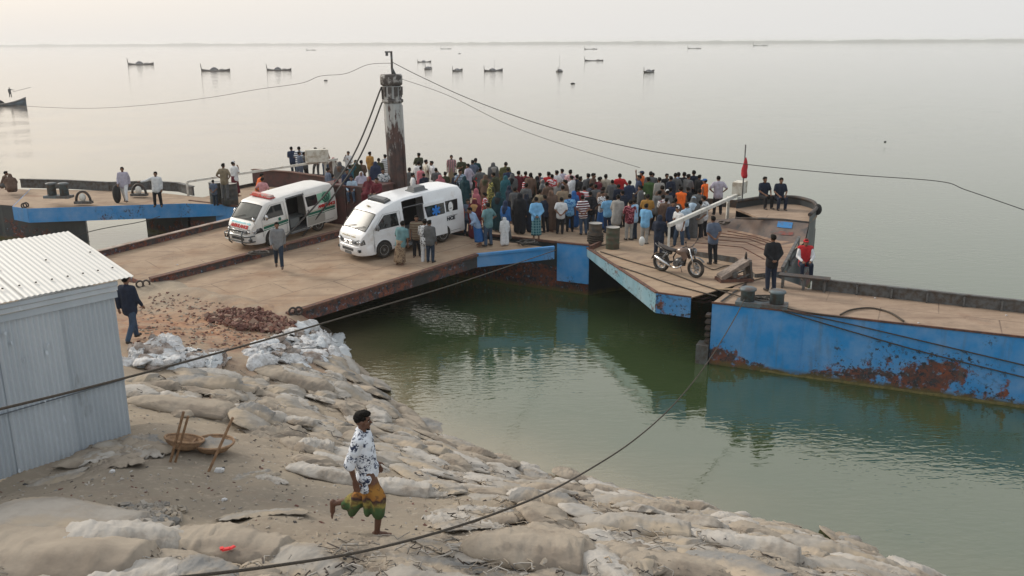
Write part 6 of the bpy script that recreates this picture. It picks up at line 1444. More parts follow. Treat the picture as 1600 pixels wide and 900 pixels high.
def head_shapes(mb, j, yaw=0.0):
    c = j['hd']; mb.cap(j['nk'] - V((0, 0, .05)), .055, c + V((0, .01, -.03)), .05)
    mb.ell(c + V((0, .008, .02)), (.075, .094, .098), 14, 10); mb.ell(c + V((0, -.03, -.055)), (.05, .055, .06), 12, 8)
    mb.cap(c + V((0, -.085, .005)), .012, c + V((0, -.105, -.03)), .017, 8)
    for s in (-1, 1): mb.ell(c + V((s * .078, .005, -.005)), (.014, .024, .034), 8, 6)
def hand_shapes(mb, w, f, s, fine=False):
    d = (f - w); L = d.length; d.normalize(); side = d.cross(V((0, 0, 1)) if abs(d.z) < .8 else V((0, 1, 0))).normalized()
    pal = w + d * L * .5
    if not fine:
        mb.cap(w, .028, pal, .036); mb.cap(pal, .034, f, .02); mb.cap(pal - side * .02, .016, pal + d * .05 - side * .05, .012, 8)
def body_mesh(j, name, vox=.02):
    mb = MB(); torso_caps(mb, j, 0); head_shapes(mb, j)
    for s in 'lr':
        mb.cap(j['s' + s], .05, j['e' + s], .04); mb.cap(j['e' + s], .039, j['w' + s], .028); hand_shapes(mb, j['w' + s], j['f' + s], s)
        mb.cap(j['h' + s], .085, j['k' + s], .054); mb.cap(j['k' + s], .053, j['a' + s], .036)
        mb.cap(j['a' + s], .036, j['a' + s] + (j['t' + s] - j['a' + s]) * .4, .036); mb.cap(j['a' + s] - V((0, -.02, .035)), .035, j['t' + s], .03)
    return solid(mb, vox, 2, name, SKIN)
PROTO = {}
CLOTH0 = pm('plain_cloth', (.3, .3, .3), .9)
def proto(pose, what):
    k = (pose, what)
    if k in PROTO: return PROTO[k]
    j = POSE[pose]; mb = MB()
    if what == 'body': me = body_mesh(j, 'person')
    elif what in ('short', 'long', 'kurta', 'vest'):
        torso_caps(mb, j, .024, {'short': .10, 'long': .12, 'kurta': .34, 'vest': .05}[what] if pose not in ('sit', 'squat') else .05)
        if what == 'kurta' and pose not in ('sit', 'squat'): mb.cap(j['hip'] + V((-.07, 0, -.25)), .15, j['hip'] + V((.07, 0, -.25)), .15)
        for s in 'lr':
            if what == 'vest': mb.cap(j['s' + s] * .9 + j['s' + ('r' if s == 'l' else 'l')] * .1, .075, j['s' + s], .07); continue
            e = j['e' + s]; mb.cap(j['s' + s], .072, j['s' + s].lerp(e, .78 if what == 'short' else 1), .062)
            if what != 'short': mb.cap(e, .058, e.lerp(j['w' + s], .9), .045)
        mb.cap(j['nk'] - V((0, 0, .06)), .07, j['nk'] - V((0, -.005, .02)), .064)
        me = solid(mb, .024, 2, 'shirt', CLOTH0)
    elif what == 'trousers':
        h = j['hip']; mb.cap(h + V((-.06, .005, .0)), .118, h + V((.06, .005, .0)), .118)
        for s in 'lr': mb.cap(j['h' + s], .104, j['k' + s], .078); mb.cap(j['k' + s], .077, j['a' + s] + V((0, 0, .01)), .064)
        me = solid(mb, .024, 2, 'trousers', CLOTH0)
    elif what == 'shoes':
        for s in 'lr': mb.cap(j['a' + s] - V((0, -.03, .03)), .047, j['t' + s] + V((0, .02, 0)), .042)
        me = solid(mb, .02, 1, 'shoes', SHOE)
    elif what in ('lungi', 'skirt'):
        rnd = random.Random(3); rows = []
        if pose in ('sit', 'squat'):
            h = j['hip']; mb.cap(h + V((-.06, 0, 0)), .13, h + V((.06, 0, 0)), .13); 
            for s in 'lr': mb.cap(j['h' + s], .12, j['k' + s], .10); mb.cap(j['k' + s], .10, j['a' + s] + V((0, .0, .12)), .09)
            mb.cap((j['kl'] + j['kr']) / 2, .10, (j['al'] + j['ar']) / 2 + V((0, 0, .12)), .10); me = solid(mb, .026, 2, 'lungi', CLOTH0)
        else:
            kk = (j['al'] + j['ar']) / 2; spread = abs(j['al'].y - j['ar'].y) * .32
            for i in range(11):
                t = i / 10; z = .99 - t * (.80 if what == 'lungi' else .93); rx = .165 + .045 * t + (.05 * t if what == 'skirt' else 0); ry = .135 + .05 * t + spread * t + (.05 * t if what == 'skirt' else 0)
                rows.append([V((rx * math.cos(a) * (1 + .05 * t * math.sin(5 * a + 1)), ry * math.sin(a) * (1 + .06 * t * math.sin(7 * a)) + .01 + kk.y * t * .4, z)) for a in [2 * math.pi * q / 28 for q in range(28)]])
            mb.loft(rows, cap=True); me = mb.mesh('lungi', CLOTH0)
    elif what == 'gown':
        h, c, hd = j['hip'], j['ch'], j['hd']; torso_caps(mb, j, .045)
        for s in 'lr': mb.cap(j['s' + s], .09, j['e' + s], .085); mb.cap(j['e' + s], .08, j['w' + s], .07)
        mb.cap(hd + V((0, .035, .02)), .108, j['nk'] + V((0, .02, -.06)), .12)
        if pose in ('sit', 'squat'):
            for s in 'lr': mb.cap(j['h' + s], .15, j['k' + s], .13); mb.cap(j['k' + s], .13, j['a' + s] + V((0, .05, .05)), .12)
            mb.cap(h, .2, (j['kl'] + j['kr']) / 2, .16); mb.cap((j['kl'] + j['kr']) / 2, .14, (j['al'] + j['ar']) / 2 + V((0, 0, .06)), .14); mb.cap(c, .17, (j['kl'] + j['kr']) / 2, .12)
        else:
            for x in (-.07, .07): mb.cap(h + V((x, 0, .1)), .15, V((x * 1.6, .01, .16)), .155)
            mb.cap(c, .16, h, .18)
        me = solid(mb, .03, 2, 'gown', CLOTH0)
    elif what == 'shawl':                               # headscarf with its drape over the shoulders
        hd = j['hd']; mb.cap(hd + V((0, .03, .025)), .105, j['nk'] + V((0, .03, -.02)), .10); mb.cap(j['nk'] + V((-.09, .03, -.09)), .095, j['nk'] + V((.09, .03, -.09)), .095); mb.cap(j['nk'] + V((0, .05, -.1)), .14, j['ch'] + V((0, .05, -.06)), .13)
        me = solid(mb, .024, 2, 'headscarf', CLOTH0)
    elif what == 'hair':
        c = j['hd']; mb.ell(c + V((0, .022, .035)), (.086, .098, .092), 14, 10); mb.ell(c + V((0, -.035, .085)), (.066, .055, .04), 12, 8); me = solid(mb, .014, 1, 'hair', HAIR)
    elif what == 'cap':
        c = j['hd']; mb.ell(c + V((0, .01, .06)), (.088, .104, .07), 14, 10); mb.cap(c + V((-.04, -.10, .06)), .014, c + V((.04, -.10, .06)), .014); mb.cap(c + V((-.035, -.15, .05)), .012, c + V((.035, -.15, .05)), .012); mb.box(c + V((0, -.12, .056)), (.11, .09, .016)); me = solid(mb, .013, 1, 'cap', CLOTH0)
    elif what == 'topi':
        c = j['hd']; mb.cap(c + V((0, .012, .055)), .088, c + V((0, .012, .085)), .074); me = solid(mb, .014, 1, 'skullcap', CLOTH0)
    PROTO[k] = me; return me
CC = dict(white=(.68, .70, .72), cream=(.60, .56, .47), lilac=(.45, .43, .52), grey=(.22, .23, .24), dgrey=(.12, .125, .13), black=(.022, .023, .027), navy=(.03, .045, .09), dnavy=(.022, .03, .052), blue=(.035, .13, .36), sky=(.20, .45, .72), pale=(.42, .55, .68), lblue=(.30, .42, .62), teal=(.03, .12, .15), dteal=(.018, .055, .07), aqua=(.14, .26, .28), green=(.07, .13, .05), olive=(.10, .10, .045), dolive=(.055, .06, .035), mustard=(.40, .22, .06), ochre=(.46, .27, .12), orange=(.75, .16, .04), vest=(.90, .17, .03), red=(.48, .03, .035), dred=(.22, .02, .03), maroon=(.12, .022, .032), rose=(.42, .14, .17), pink=(.55, .28, .30), brown=(.13, .085, .065), tan=(.32, .24, .16), khaki=(.24, .20, .14), denim=(.05, .08, .13), jean=(.03, .045, .07), slate=(.11, .14, .20), beige=(.42, .38, .31), stone=(.33, .32, .30), yellow=(.48, .42, .12))
MC = {}
def cloth(c, pat=None):
    """plain, striped, checked or printed cotton"""
    k = (c, pat)
    if k in MC: return MC[k]
    col = CC[c]; m = pm(f'{c}_{pat or "plain"}_cloth', col, .9, col2=tuple(x * .72 for x in col), nscale=7, lo=.35, hi=.68, bump=.35, bscale=16, spec=.2)
    if pat:
        N = m.node_tree.nodes; L = m.node_tree.links; b = N['Principled BSDF']; prev = b.inputs['Base Color'].links[0].from_socket; tc = N.new('ShaderNodeTexCoord')
        kind, c2 = pat.split(':'); mx = N.new('ShaderNodeMix'); mx.data_type = 'RGBA'; L.new(prev, mx.inputs[6]); mx.inputs[7].default_value = (*CC[c2], 1)
        mr = N.new('ShaderNodeMapRange')
        if kind == 'stripe':
            w = N.new('ShaderNodeTexWave'); w.bands_direction = 'Z'; w.inputs['Scale'].default_value = 3.2; L.new(tc.outputs['Object'], w.inputs['Vector']); src = w.outputs[1]; mr.inputs[1].default_value = .62; mr.inputs[2].default_value = .7
        elif kind == 'check':
            w = N.new('ShaderNodeTexWave'); w.bands_direction = 'Z'; w.inputs['Scale'].default_value = 3.0; L.new(tc.outputs['Object'], w.inputs['Vector']); w2 = N.new('ShaderNodeTexWave'); w2.bands_direction = 'X'; w2.inputs['Scale'].default_value = 3.0; L.new(tc.outputs['Object'], w2.inputs['Vector'])
            a = N.new('ShaderNodeMath'); a.operation = 'MAXIMUM'; L.new(w.outputs[1], a.inputs[0]); L.new(w2.outputs[1], a.inputs[1]); src = a.outputs[0]; mr.inputs[1].default_value = .78; mr.inputs[2].default_value = .86
        else:
            v = N.new('ShaderNodeTexNoise'); v.inputs['Scale'].default_value = 13 if kind == 'print' else 9; v.inputs['Detail'].default_value = 2; v.inputs['Distortion'].default_value = 1.4; L.new(tc.outputs['Object'], v.inputs['Vector']); src = v.outputs[0]; mr.inputs[1].default_value = .54; mr.inputs[2].default_value = .57
        L.new(src, mr.inputs[0]); L.new(mr.outputs[0], mx.inputs[0]); L.new(mx.outputs[2], b.inputs['Base Color'])
    MC[k] = m; return m
def dress(name, me, mat, parent):
    o = link(name, me, parent); o.material_slots[0].link = 'OBJECT'; o.material_slots[0].material = mat; return o
GRP = 'people on the pontoon decks'
def person(loc, h, pose, face, top, bottom, head, label, group=GRP):
    """top: kind/colour[/pattern]; bottom: kind/colour[/pattern] or None; head: hair, or kind/colour"""
    o = link('person', proto(pose, 'body')); s = h / 1.675; rr = random.Random(label)
    o.location = loc; o.rotation_euler = (R(rr.gauss(0, 2.2)), R(rr.gauss(0, 2.2)), R(face)); o.scale = (s * rr.uniform(.97, 1.06), s * rr.uniform(.97, 1.06), s)
    def sp(t): q = t.split('/'); return q[0], cloth(q[1], q[2] if len(q) > 2 else None)
    k, m = sp(top)
    dress({'gown': 'gown', 'vest': 'vest'}.get(k, 'shirt'), proto(pose, k), m, o)
    if bottom:
        k, m = sp(bottom); dress({'trousers': 'trousers', 'lungi': 'lungi', 'skirt': 'skirt'}[k], proto(pose, k), m, o)
        if k == 'trousers': link('shoes', proto(pose, 'shoes'), o)
    if head == 'hair': link('hair', proto(pose, 'hair'), o)
    elif head:
        k, m = sp(head)
        if k in ('topi', 'cap'): link('hair', proto(pose, 'hair'), o)
        dress({'shawl': 'headscarf', 'topi': 'skullcap', 'cap': 'cap'}[k], proto(pose, k), m, o)
    tag(o, label, 'person', group); return o
def by_head(x, y, h, zb, pose):
    top = {'sit': 1.27, 'squat': .985}.get(pose, 1.675) * h / 1.675
    p = at(x, y, zb + top); return Vector((p.x, p.y, zb))
PEOPLE = """
4 268 1.64 1.92 squat 150 long/brown lungi/dgrey hair|hunched person in brown shawl at the far left edge
15 272 1.62 1.92 squat 200 gown/brown - hair|hunched person in dark brown wrap, second from the left edge
190 261 1.70 1.92 walk 30 long/lilac trousers/white hair|man in lavender shirt and pale trousers walking on the left plate
240 268 1.66 1.92 point 10 long/white trousers/black hair|man in white shirt pointing right on the left plate
334 281 1.25 1.92 stand 160 short/slate trousers/jean hair|small boy standing beside the two dark drums
348 255 1.68 2.35 waist 190 short/khaki trousers/dgrey hair|man in brownish shirt standing behind the dark drums
365 252 1.70 2.20 phone 150 short/white lungi/maroon topi/white|man in white shirt and white cap with maroon lungi
400 270 1.60 2.00 stand 200 short/orange trousers/black hair|person in orange shirt behind the ambulance light bar
409 277 1.55 2.00 stand 180 short/pink trousers/dgrey hair|person in pink shirt behind the ambulance light bar
458 229 1.66 2.15 folded 160 short/navy trousers/jean hair|man in dark blue shirt, leftmost at the white barrier
465 228 1.70 2.15 stand 200 short/white/stripe:navy trousers/slate hair|tall man in striped shirt behind the barrier boom
469 236 1.62 2.10 folded 180 long/slate trousers/slate hair|man in grey-blue jacket leaning on the barrier boom
477 237 1.55 2.10 folded 190 long/dgrey trousers/black hair|dark dressed man next to the barrier counterweight
492 230 1.62 2.25 stand 0 short/white/stripe:grey trousers/dgrey hair|man in white shirt behind the barrier counterweight
507 231 1.64 2.25 folded 20 vest/stone trousers/denim hair|man in pale open vest seated right of the counterweight
521 246 1.60 2.05 sit 10 gown/brown - shawl/rose|woman in pinkish scarf and dark skirt sitting behind the barrier
542 236 1.68 2.0 stand 10 kurta/white trousers/white hair|man in long white tunic left of the stay ropes
554 250 1.62 2.0 stand 200 gown/dolive - hair|woman in olive green gown beside the stay ropes
578 237 1.70 2.0 stand 160 short/mustard trousers/grey hair|man in mustard shirt and grey trousers left of the pile
519 272 1.60 2.1 sit 180 long/dgrey trousers/black hair|dark dressed man seated at the rear of the bull bar ambulance
541 263 1.62 3.0 sit 20 long/navy trousers/denim hair|man in dark blue seated on the maroon housing
563 268 1.50 2.9 sit 10 gown/lilac - shawl/white|girl in lilac dress and white scarf seated on the housing
589 278 1.50 2.9 sit -10 long/maroon trousers/dgrey hair|dark maroon dressed person seated right on the housing
601 262 1.64 2.9 sit 10 short/white/print:dteal trousers/dgrey hair|man in white and dark patterned shirt seated beside the pile
603 241 1.68 2.0 stand 200 long/white/stripe:grey trousers/dgrey hair|man in pale striped shirt half hidden by the pile
653 239 1.70 2.1 phone 190 short/dolive trousers/dgrey hair|man holding a phone up, right of the pile
652 251 1.66 1.95 stand 180 short/white trousers/jean hair|man in white shirt below the man with the phone
657 259 1.56 1.92 stand 170 long/rose trousers/black hair|person in rose shirt right of the pile
667 249 1.66 1.95 waist 160 short/cream trousers/dgrey hair|man in cream shirt behind the high-roof ambulance
675 251 1.68 1.95 stand 190 kurta/white trousers/white hair|bulky man in long white tunic behind the ambulance roof
663 271 1.50 1.92 stand 180 long/dnavy trousers/black hair|dark haired boy directly behind the roof vent
694 268 1.55 1.92 stand 180 short/dolive trousers/black hair|boy in dark green behind the ambulance roof
705 242 1.72 1.95 stand 15 short/pink/check:dgrey lungi/tan hair|man in pink checked shirt and tan lungi above the crowd
724 245 1.68 1.95 stand 170 short/dolive trousers/navy hair|man in dark green shirt in the back row
737 250 1.66 1.95 stand 190 short/slate trousers/black hair|man in slate shirt beside the white tunic
743 247 1.70 1.95 folded 180 short/dteal trousers/black hair|man in dark teal shirt in the back row
718 264 1.64 1.92 stand 10 short/pale/check:slate trousers/denim hair|man in pale blue checked shirt by the ambulance rear
732 256 1.68 1.92 waist 170 kurta/lilac trousers/navy hair|man in lilac white tunic behind the ambulance rear
748 268 1.45 1.92 stand 200 long/red/print:rose skirt/maroon hair|child in red print clothes being held in the crowd
771 253 1.64 2.05 stand 230 gown/dgrey - shawl/stone|woman in dark gown and pale cap scarf in the back row
758 272 1.60 1.95 stand 220 gown/brown - shawl/dolive|woman in dark olive brown shawl stooping
787 253 1.66 2.0 stand 180 short/olive trousers/dteal hair|boy in olive green shirt standing in the back row
766 284 1.58 1.92 stand 200 gown/olive/print:yellow - shawl/dolive|woman in yellow and olive printed dress
789 274 1.62 1.92 stand 190 gown/teal - shawl/teal|woman in wide teal blue burqa
801 270 1.64 1.92 stand 180 gown/dgrey - shawl/black|woman in charcoal burqa right of the teal one
808 267 1.66 1.95 stand 170 long/maroon trousers/black hair|man in dark maroon shirt in the back row
821 268 1.68 1.95 stand 170 short/dred trousers/black hair|man in dark red shirt, left of a red pair
826 269 1.66 2.0 stand 190 short/brown trousers/black hair|man in brown shirt of the red pair
818 277 1.52 1.92 folded 10 short/red/stripe:white trousers/dgrey hair|boy in red shirt with white stripe facing the camera
830 275 1.60 1.92 stand 170 short/dolive trousers/black hair|youth in dark green beside the red shirted boy
838 275 1.62 1.92 stand 160 gown/black - shawl/black|woman in black before the gap in the back row
746 294 1.58 1.92 stand 190 gown/rose - shawl/rose|woman in rose scarf beside the ambulance rear corner
757 301 1.50 1.92 stand 200 short/red/blot:white trousers/black hair|child in red and white shirt in the front part of crowd
741 309 1.60 1.90 stand 185 gown/maroon - shawl/ochre|woman in ochre shawl and maroon dress behind the ambulance
729 311 1.50 1.90 stand 175 short/slate trousers/jean hair|youth in grey blue shirt touching the ambulance rear
749 319 1.58 1.90 crane 150 long/lblue lungi/blue hair|stooping man in lilac blue shirt in the front row
763 317 1.64 1.90 waist 200 short/aqua trousers/denim hair|man in pale teal shirt and dark jeans with hand on hip
790 313 1.52 1.90 stand 180 long/blue skirt/dgrey shawl/navy|woman in royal blue top in the front row
788 338 1.12 1.90 stand 180 gown/white - hair|small girl in white frock at the deck edge
812 301 1.64 1.90 stand 180 gown/black - shawl/black|woman in long black burqa, left of two in the front
830 302 1.64 1.90 stand 200 gown/dnavy/blot:black - shawl/black|woman in black burqa with pale bag strap
822 286 1.60 1.92 stand 180 long/dgrey trousers/black hair|man in dark grey behind the black burqas
845 296 1.62 1.90 stand 200 long/khaki trousers/khaki hair|man in khaki jacket behind the sky blue shirt
838 308 1.66 1.90 behind 180 long/sky lungi/teal/check:aqua hair|man in sky blue shirt with hands behind his back
866 296 1.66 1.90 stand 180 gown/brown - shawl/brown|woman in long brown coat in the front row
855 268 1.68 1.95 stand 170 short/red trousers/black hair|man in red shirt in the back row centre
863 272 1.64 1.95 stand 190 short/red/blot:white trousers/black hair|man in red and white jersey in the back row
869 266 1.70 1.95 stand 200 short/white trousers/denim hair|man in white shirt right of the red jerseys
881 264 1.70 1.95 stand 180 short/lilac trousers/dgrey hair|man in lilac shirt in the back row
889 265 1.70 1.95 stand 170 short/pink/print:white trousers/brown hair|man in pink flowered shirt in the back row
860 283 1.60 1.92 stand 180 long/brown trousers/black hair|man in dull brown shirt behind the brown coat
848 280 1.58 1.92 stand 190 gown/dgrey - shawl/stone|woman in grey behind the khaki jacket
875 308 1.46 1.90 stand 180 short/white trousers/black hair|boy in white tee shirt and dark trousers, back to camera
891 303 1.56 1.90 stand 190 short/sky/blot:blue trousers/black hair|boy in bright sky blue jersey, back to camera
897 297 1.60 1.90 stand 180 gown/blue - shawl/blue|woman in strong blue wrap beside the jersey boy
879 290 1.58 1.90 stand 170 long/tan trousers/dgrey hair|man in tan shirt in mid crowd
896 274 1.66 1.95 stand 190 long/white trousers/black hair|man in white with dark hair right of the flowered shirt
903 272 1.64 1.95 stand 180 long/dnavy trousers/black hair|dark dressed man, first in the dense dark row
909 275 1.62 1.92 stand 170 long/black trousers/black hair|dark dressed man, second in the dense dark row
916 271 1.66 1.95 stand 190 long/dgrey trousers/black hair|dark grey dressed man, third in the dense dark row
925 269 1.68 1.95 stand 180 long/brown trousers/black hair|brown dressed man, fourth in the dense dark row
931 275 1.62 1.92 stand 170 long/maroon trousers/black hair|dark maroon dressed man, fifth in the dense dark row
938 276 1.62 1.92 stand 200 short/black/stripe:white trousers/black hair|man in black and white striped shirt
948 272 1.68 1.95 stand 190 short/beige trousers/dgrey hair|man in beige shirt at the gap in the back row
957 281 1.58 1.92 phone 160 long/dgrey trousers/black hair|dark dressed youth beside the gap, arm raised
911 290 1.54 1.90 stand 180 short/white/stripe:red trousers/dgrey hair|boy in white shirt with red collar in mid crowd
904 293 1.58 1.90 stand 180 short/dred trousers/black hair|youth in red shirt behind the white shirted boy
913 305 1.62 1.90 stand 180 short/maroon/stripe:white trousers/denim hair|man in maroon and white striped shirt and jeans
925 299 1.64 1.90 stand 170 long/black trousers/jean hair|man in black shirt beside the striped shirt
922 285 1.60 1.92 stand 180 long/dnavy trousers/black hair|dark navy dressed man in mid crowd
942 299 1.56 1.90 stand 180 short/white/blot:brown skirt/blue hair|youth in white tee shirt and blue wrap
951 305 1.54 1.90 stand 190 short/sky trousers/navy hair|boy in cyan shirt half hidden in mid crowd
936 291 1.60 1.90 stand 170 long/brown trousers/black hair|brown dressed man behind the white tee shirt
962 303 1.64 1.90 stand 170 kurta/stone trousers/dteal hair|man in long grey tunic, right of the drums
970 271 1.66 1.95 stand 160 short/red trousers/black hair|man in bright red polo shirt in the back row
985 282 1.64 1.92 stand 180 long/navy trousers/black hair|man in navy shirt below the red polo
974 297 1.58 1.90 stand 180 long/dnavy trousers/black hair|dark navy dressed man right of the grey tunic
984 313 1.50 1.90 stand 180 short/maroon/blot:rose trousers/stone hair|boy in maroon print jersey and pale trousers
992 311 1.52 1.90 stand 190 short/pale/blot:sky trousers/jean hair|boy in pale blue shirt beside the maroon jersey
996 274 1.68 1.95 stand 190 short/navy trousers/black hair|tall man in navy polo shirt
1003 267 1.66 2.0 stand 170 short/orange trousers/black cap/navy|rescuer in orange shirt and dark cap in the back row
1013 276 1.66 1.92 stand 190 long/green trousers/dgrey hair|man in olive green jacket in the upper crowd
1015 268 1.68 2.0 stand 170 short/dgrey trousers/black hair|dark haired man behind the green jacket
1022 270 1.68 2.0 stand 190 short/black trousers/black hair|dark dressed man beside the green jacket
1030 277 1.66 1.92 stand 180 long/stone trousers/dgrey hair|man in mauve grey shirt in the upper crowd
1040 271 1.68 1.95 stand 170 long/black trousers/black hair|officer in black, left of two in the back row
1048 275 1.66 1.95 stand 190 long/dnavy trousers/black hair|officer in dark navy, right of two in the back row
1055 270 1.68 2.0 stand 170 long/dgrey trousers/black hair|dark grey dressed man behind the light blue shirt
1060 269 1.70 1.95 folded 180 long/lblue trousers/navy hair|man in light blue shirt with arms folded, back to camera
1068 269 1.68 1.95 stand 170 short/black trousers/black hair|dark dressed man right of the light blue shirt
1074 272 1.66 1.95 stand 190 short/dgrey trousers/black hair|dark grey dressed man near the right end of back row
1082 266 1.74 1.98 folded 200 long/dnavy trousers/black hair|tallest dark dressed man in the back row
1093 273 1.66 1.98 stand 180 long/black trousers/black hair|dark dressed man left of the orange life vest
1102 279 1.66 1.95 stand 210 vest/vest trousers/dnavy cap/blue|rescuer in orange life vest and blue cap at the crowd end
1062 291 1.66 1.92 stand 180 vest/vest trousers/brown hair|rescuer in orange life vest seen from behind in the crowd
1023 296 1.64 1.90 stand 180 long/dgrey trousers/black hair|man in charcoal shirt in the middle of the right crowd
1011 303 1.62 1.90 stand 180 short/mustard trousers/brown hair|man in mustard shirt behind the light blue boy
1008 318 1.52 1.90 stand 170 short/sky trousers/stone hair|boy in sky blue shirt and grey trousers with a white bag
1041 303 1.58 1.90 stand 190 short/white/print:maroon trousers/black hair|man in white flowered shirt in the right crowd
1036 308 1.50 1.90 stand 170 long/brown trousers/black hair|brown dressed boy beside the flowered shirt
1043 297 1.50 1.90 stand 180 long/dgrey trousers/black topi/white|child with white cap in the right crowd
1052 314 1.60 1.90 stand 180 long/navy trousers/dnavy hair|man in navy shirt above the motorcycle
1065 322 1.50 1.90 stand 180 short/white trousers/denim topi/white|youth in white shirt and cap behind the barrier boom
1074 317 1.56 1.90 stand 190 short/pale trousers/denim hair|man in pale blue shirt behind the barrier boom
1082 307 1.64 1.90 stand 180 gown/dgrey - shawl/pale|woman in pale blue headscarf and dark gown
1092 313 1.50 1.90 stand 170 short/stone trousers/black hair|youth in grey shirt next to the headscarf woman
1103 306 1.66 1.92 waist 190 short/white/blot:grey trousers/black hair|man in white patterned shirt crossing under the boom
1031 336 1.66 1.93 stand 160 long/dnavy trousers/dnavy shawl/dnavy|man in dark hooded jacket beside the motorcycle
1125 275 1.70 1.98 waist 150 short/lilac trousers/black hair|man in lilac white shirt standing left of the flag
1118 338 1.66 1.94 behind 180 short/slate trousers/black hair|man in slate shirt with hands behind his back by the step
1210 367 1.74 1.92 behind 175 long/black trousers/dnavy hair|man in black shirt with hands behind back on the barge
1195 276 1.70 2.72 sit 20 short/dnavy trousers/black hair|left of two navy uniformed officers sitting on the bow
1219 277 1.70 2.72 sit -10 short/dnavy trousers/dnavy hair|right of two navy uniformed officers sitting on the bow
431 347 1.66 1.62 walk 20 long/grey trousers/jean hair|man in grey shirt walking down the ramp past the ambulance
622 344 1.64 1.58 stand 175 short/aqua lungi/tan/print:brown hair|man in teal shirt and brown lungi at the ambulance door
650 336 1.66 1.66 stand 150 short/khaki/stripe:brown trousers/black hair|man in brownish shirt leaning into the ambulance door
663 342 1.64 1.60 phone 190 long/white/print:black trousers/white hair|man in black and white print shirt and white trousers
671 344 1.60 1.68 stand 170 long/dgrey trousers/jean hair|dark dressed man behind the print shirt
796 290 1.60 1.92 stand 180 gown/dnavy - shawl/dnavy|woman in dark navy burqa behind the royal blue top
777 299 1.60 1.91 stand 190 gown/dteal - shawl/black|woman in dark teal burqa left of the royal blue top
806 292 1.62 1.91 stand 170 long/dgrey trousers/black hair|dark grey dressed man between the burqas
853 305 1.58 1.90 stand 180 long/dnavy trousers/black hair|dark dressed youth between the sky blue shirt and brown coat
885 281 1.62 1.92 stand 180 long/brown trousers/black hair|brown dressed man below the lilac shirt
872 285 1.60 1.92 stand 180 gown/dgrey - shawl/brown|woman in dark gown below the white shirt
932 288 1.60 1.91 stand 180 long/dgrey trousers/black hair|dark grey dressed man above the white tee shirt
967 288 1.60 1.92 stand 180 long/dnavy trousers/black hair|dark navy dressed man below the red polo, left
1001 289 1.62 1.92 stand 180 long/dgrey trousers/black hair|dark grey dressed man below the orange shirt
1033 290 1.62 1.92 stand 180 long/brown trousers/black hair|brown dressed man right of the green jacket
1048 292 1.62 1.92 stand 180 long/dnavy trousers/black hair|dark navy dressed man left of the orange vest
1075 292 1.62 1.92 stand 180 long/black trousers/black hair|black dressed man right of the orange vest
1088 294 1.62 1.92 stand 170 long/dgrey trousers/black hair|dark grey dressed man near the end of the crowd
512 262 1.62 1.95 stand 180 long/slate trousers/dgrey hair|man in slate shirt beside the barrier braces
530 252 1.64 2.0 stand 170 gown/dgrey - shawl/brown|woman in grey gown between the braces and the white tunic
548 258 1.60 2.0 stand 190 long/teal trousers/black hair|man in teal shirt below the white tunic man
566 250 1.66 2.0 stand 180 long/brown trousers/black hair|brown dressed man left of the mustard shirt
586 252 1.64 2.0 stand 170 gown/navy - shawl/navy|woman in navy gown right of the mustard shirt
592 247 1.66 2.0 stand 190 short/dolive trousers/black hair|man in dark olive shirt close to the pile
551 275 1.46 2.85 sit 5 long/pale trousers/denim hair|boy in pale blue seated at the housing edge
576 276 1.50 2.85 sit -5 gown/maroon - shawl/dred|woman in maroon seated at the housing edge
528 280 1.55 2.2 stand 170 gown/maroon - shawl/maroon|woman in maroon gown behind the ambulance rear
638 262 1.60 1.95 stand 180 long/dgrey trousers/black hair|dark grey dressed man just right of the pile
645 270 1.50 1.95 stand 170 long/white trousers/black hair|boy in white shirt low behind the ambulance roof
683 262 1.62 1.95 stand 180 long/dgrey trousers/black hair|dark dressed man right of the long white tunic
688 273 1.50 1.95 stand 190 gown/rose - shawl/rose|woman in rose scarf low behind the ambulance roof
712 270 1.58 1.92 stand 180 long/dnavy trousers/black hair|dark navy dressed man below the pink checked shirt
727 275 1.55 1.92 stand 170 gown/dteal - shawl/dteal|woman in dark teal beside the ambulance roof corner
752 262 1.62 1.95 stand 200 long/dgrey trousers/black hair|dark grey dressed man left of the pale cap scarf
779 268 1.60 1.92 stand 180 long/dolive trousers/black hair|man in dark olive between the pale cap scarf and olive boy
795 262 1.62 1.95 stand 170 short/navy trousers/black hair|man in navy shirt right of the olive boy
845 270 1.62 1.95 stand 190 short/slate trousers/black hair|man in slate shirt left of the red shirts
1057 309 1.58 1.90 stand 180 long/brown trousers/black hair|brown dressed man right of the navy shirt
"""
for ln in PEOPLE.strip().splitlines():
    a, lab = ln.split('|'); x, y, h, zb, pose, face, top, bot, head = a.split()
    rr = random.Random(lab); h = float(h) * (rr.uniform(.95, 1.05) if pose == 'stand' else 1)
    zb = float(zb); loc = by_head(float(x), float(y), float(h), zb, pose)
    if pose == 'stand' and not top.startswith('gown'):
        pose = rr.choices(('stand', 'waist', 'folded', 'behind', 'phone', 'lean', 'crane', 'wave'), (2.6, 1.2, 1.4, 1.3, 1.2, 2.2, 1.6, .25))[0]
    face = float(face) + rr.gauss(0, 14 if pose in ('sit', 'behind', 'walk') else 36)
    if pose in ('stand', 'lean', 'folded') and 640 < float(x) < 1100 and rr.random() < .16: face += 180
    person(loc, float(h), pose, face, top, None if bot == '-' else bot, head, lab)
# red-cap man on the bench
rv = person(by_head(1261, 374, 1.66, 1.92, 'sit'), 1.66, 'sit', -8, 'long/white', 'trousers/dnavy', 'cap/red', 'volunteer in red vest and red cap sitting on the steel bench')
dress('vest', proto('sit', 'vest'), cloth('red'), rv).scale = (1.07, 1.09, 1.03)
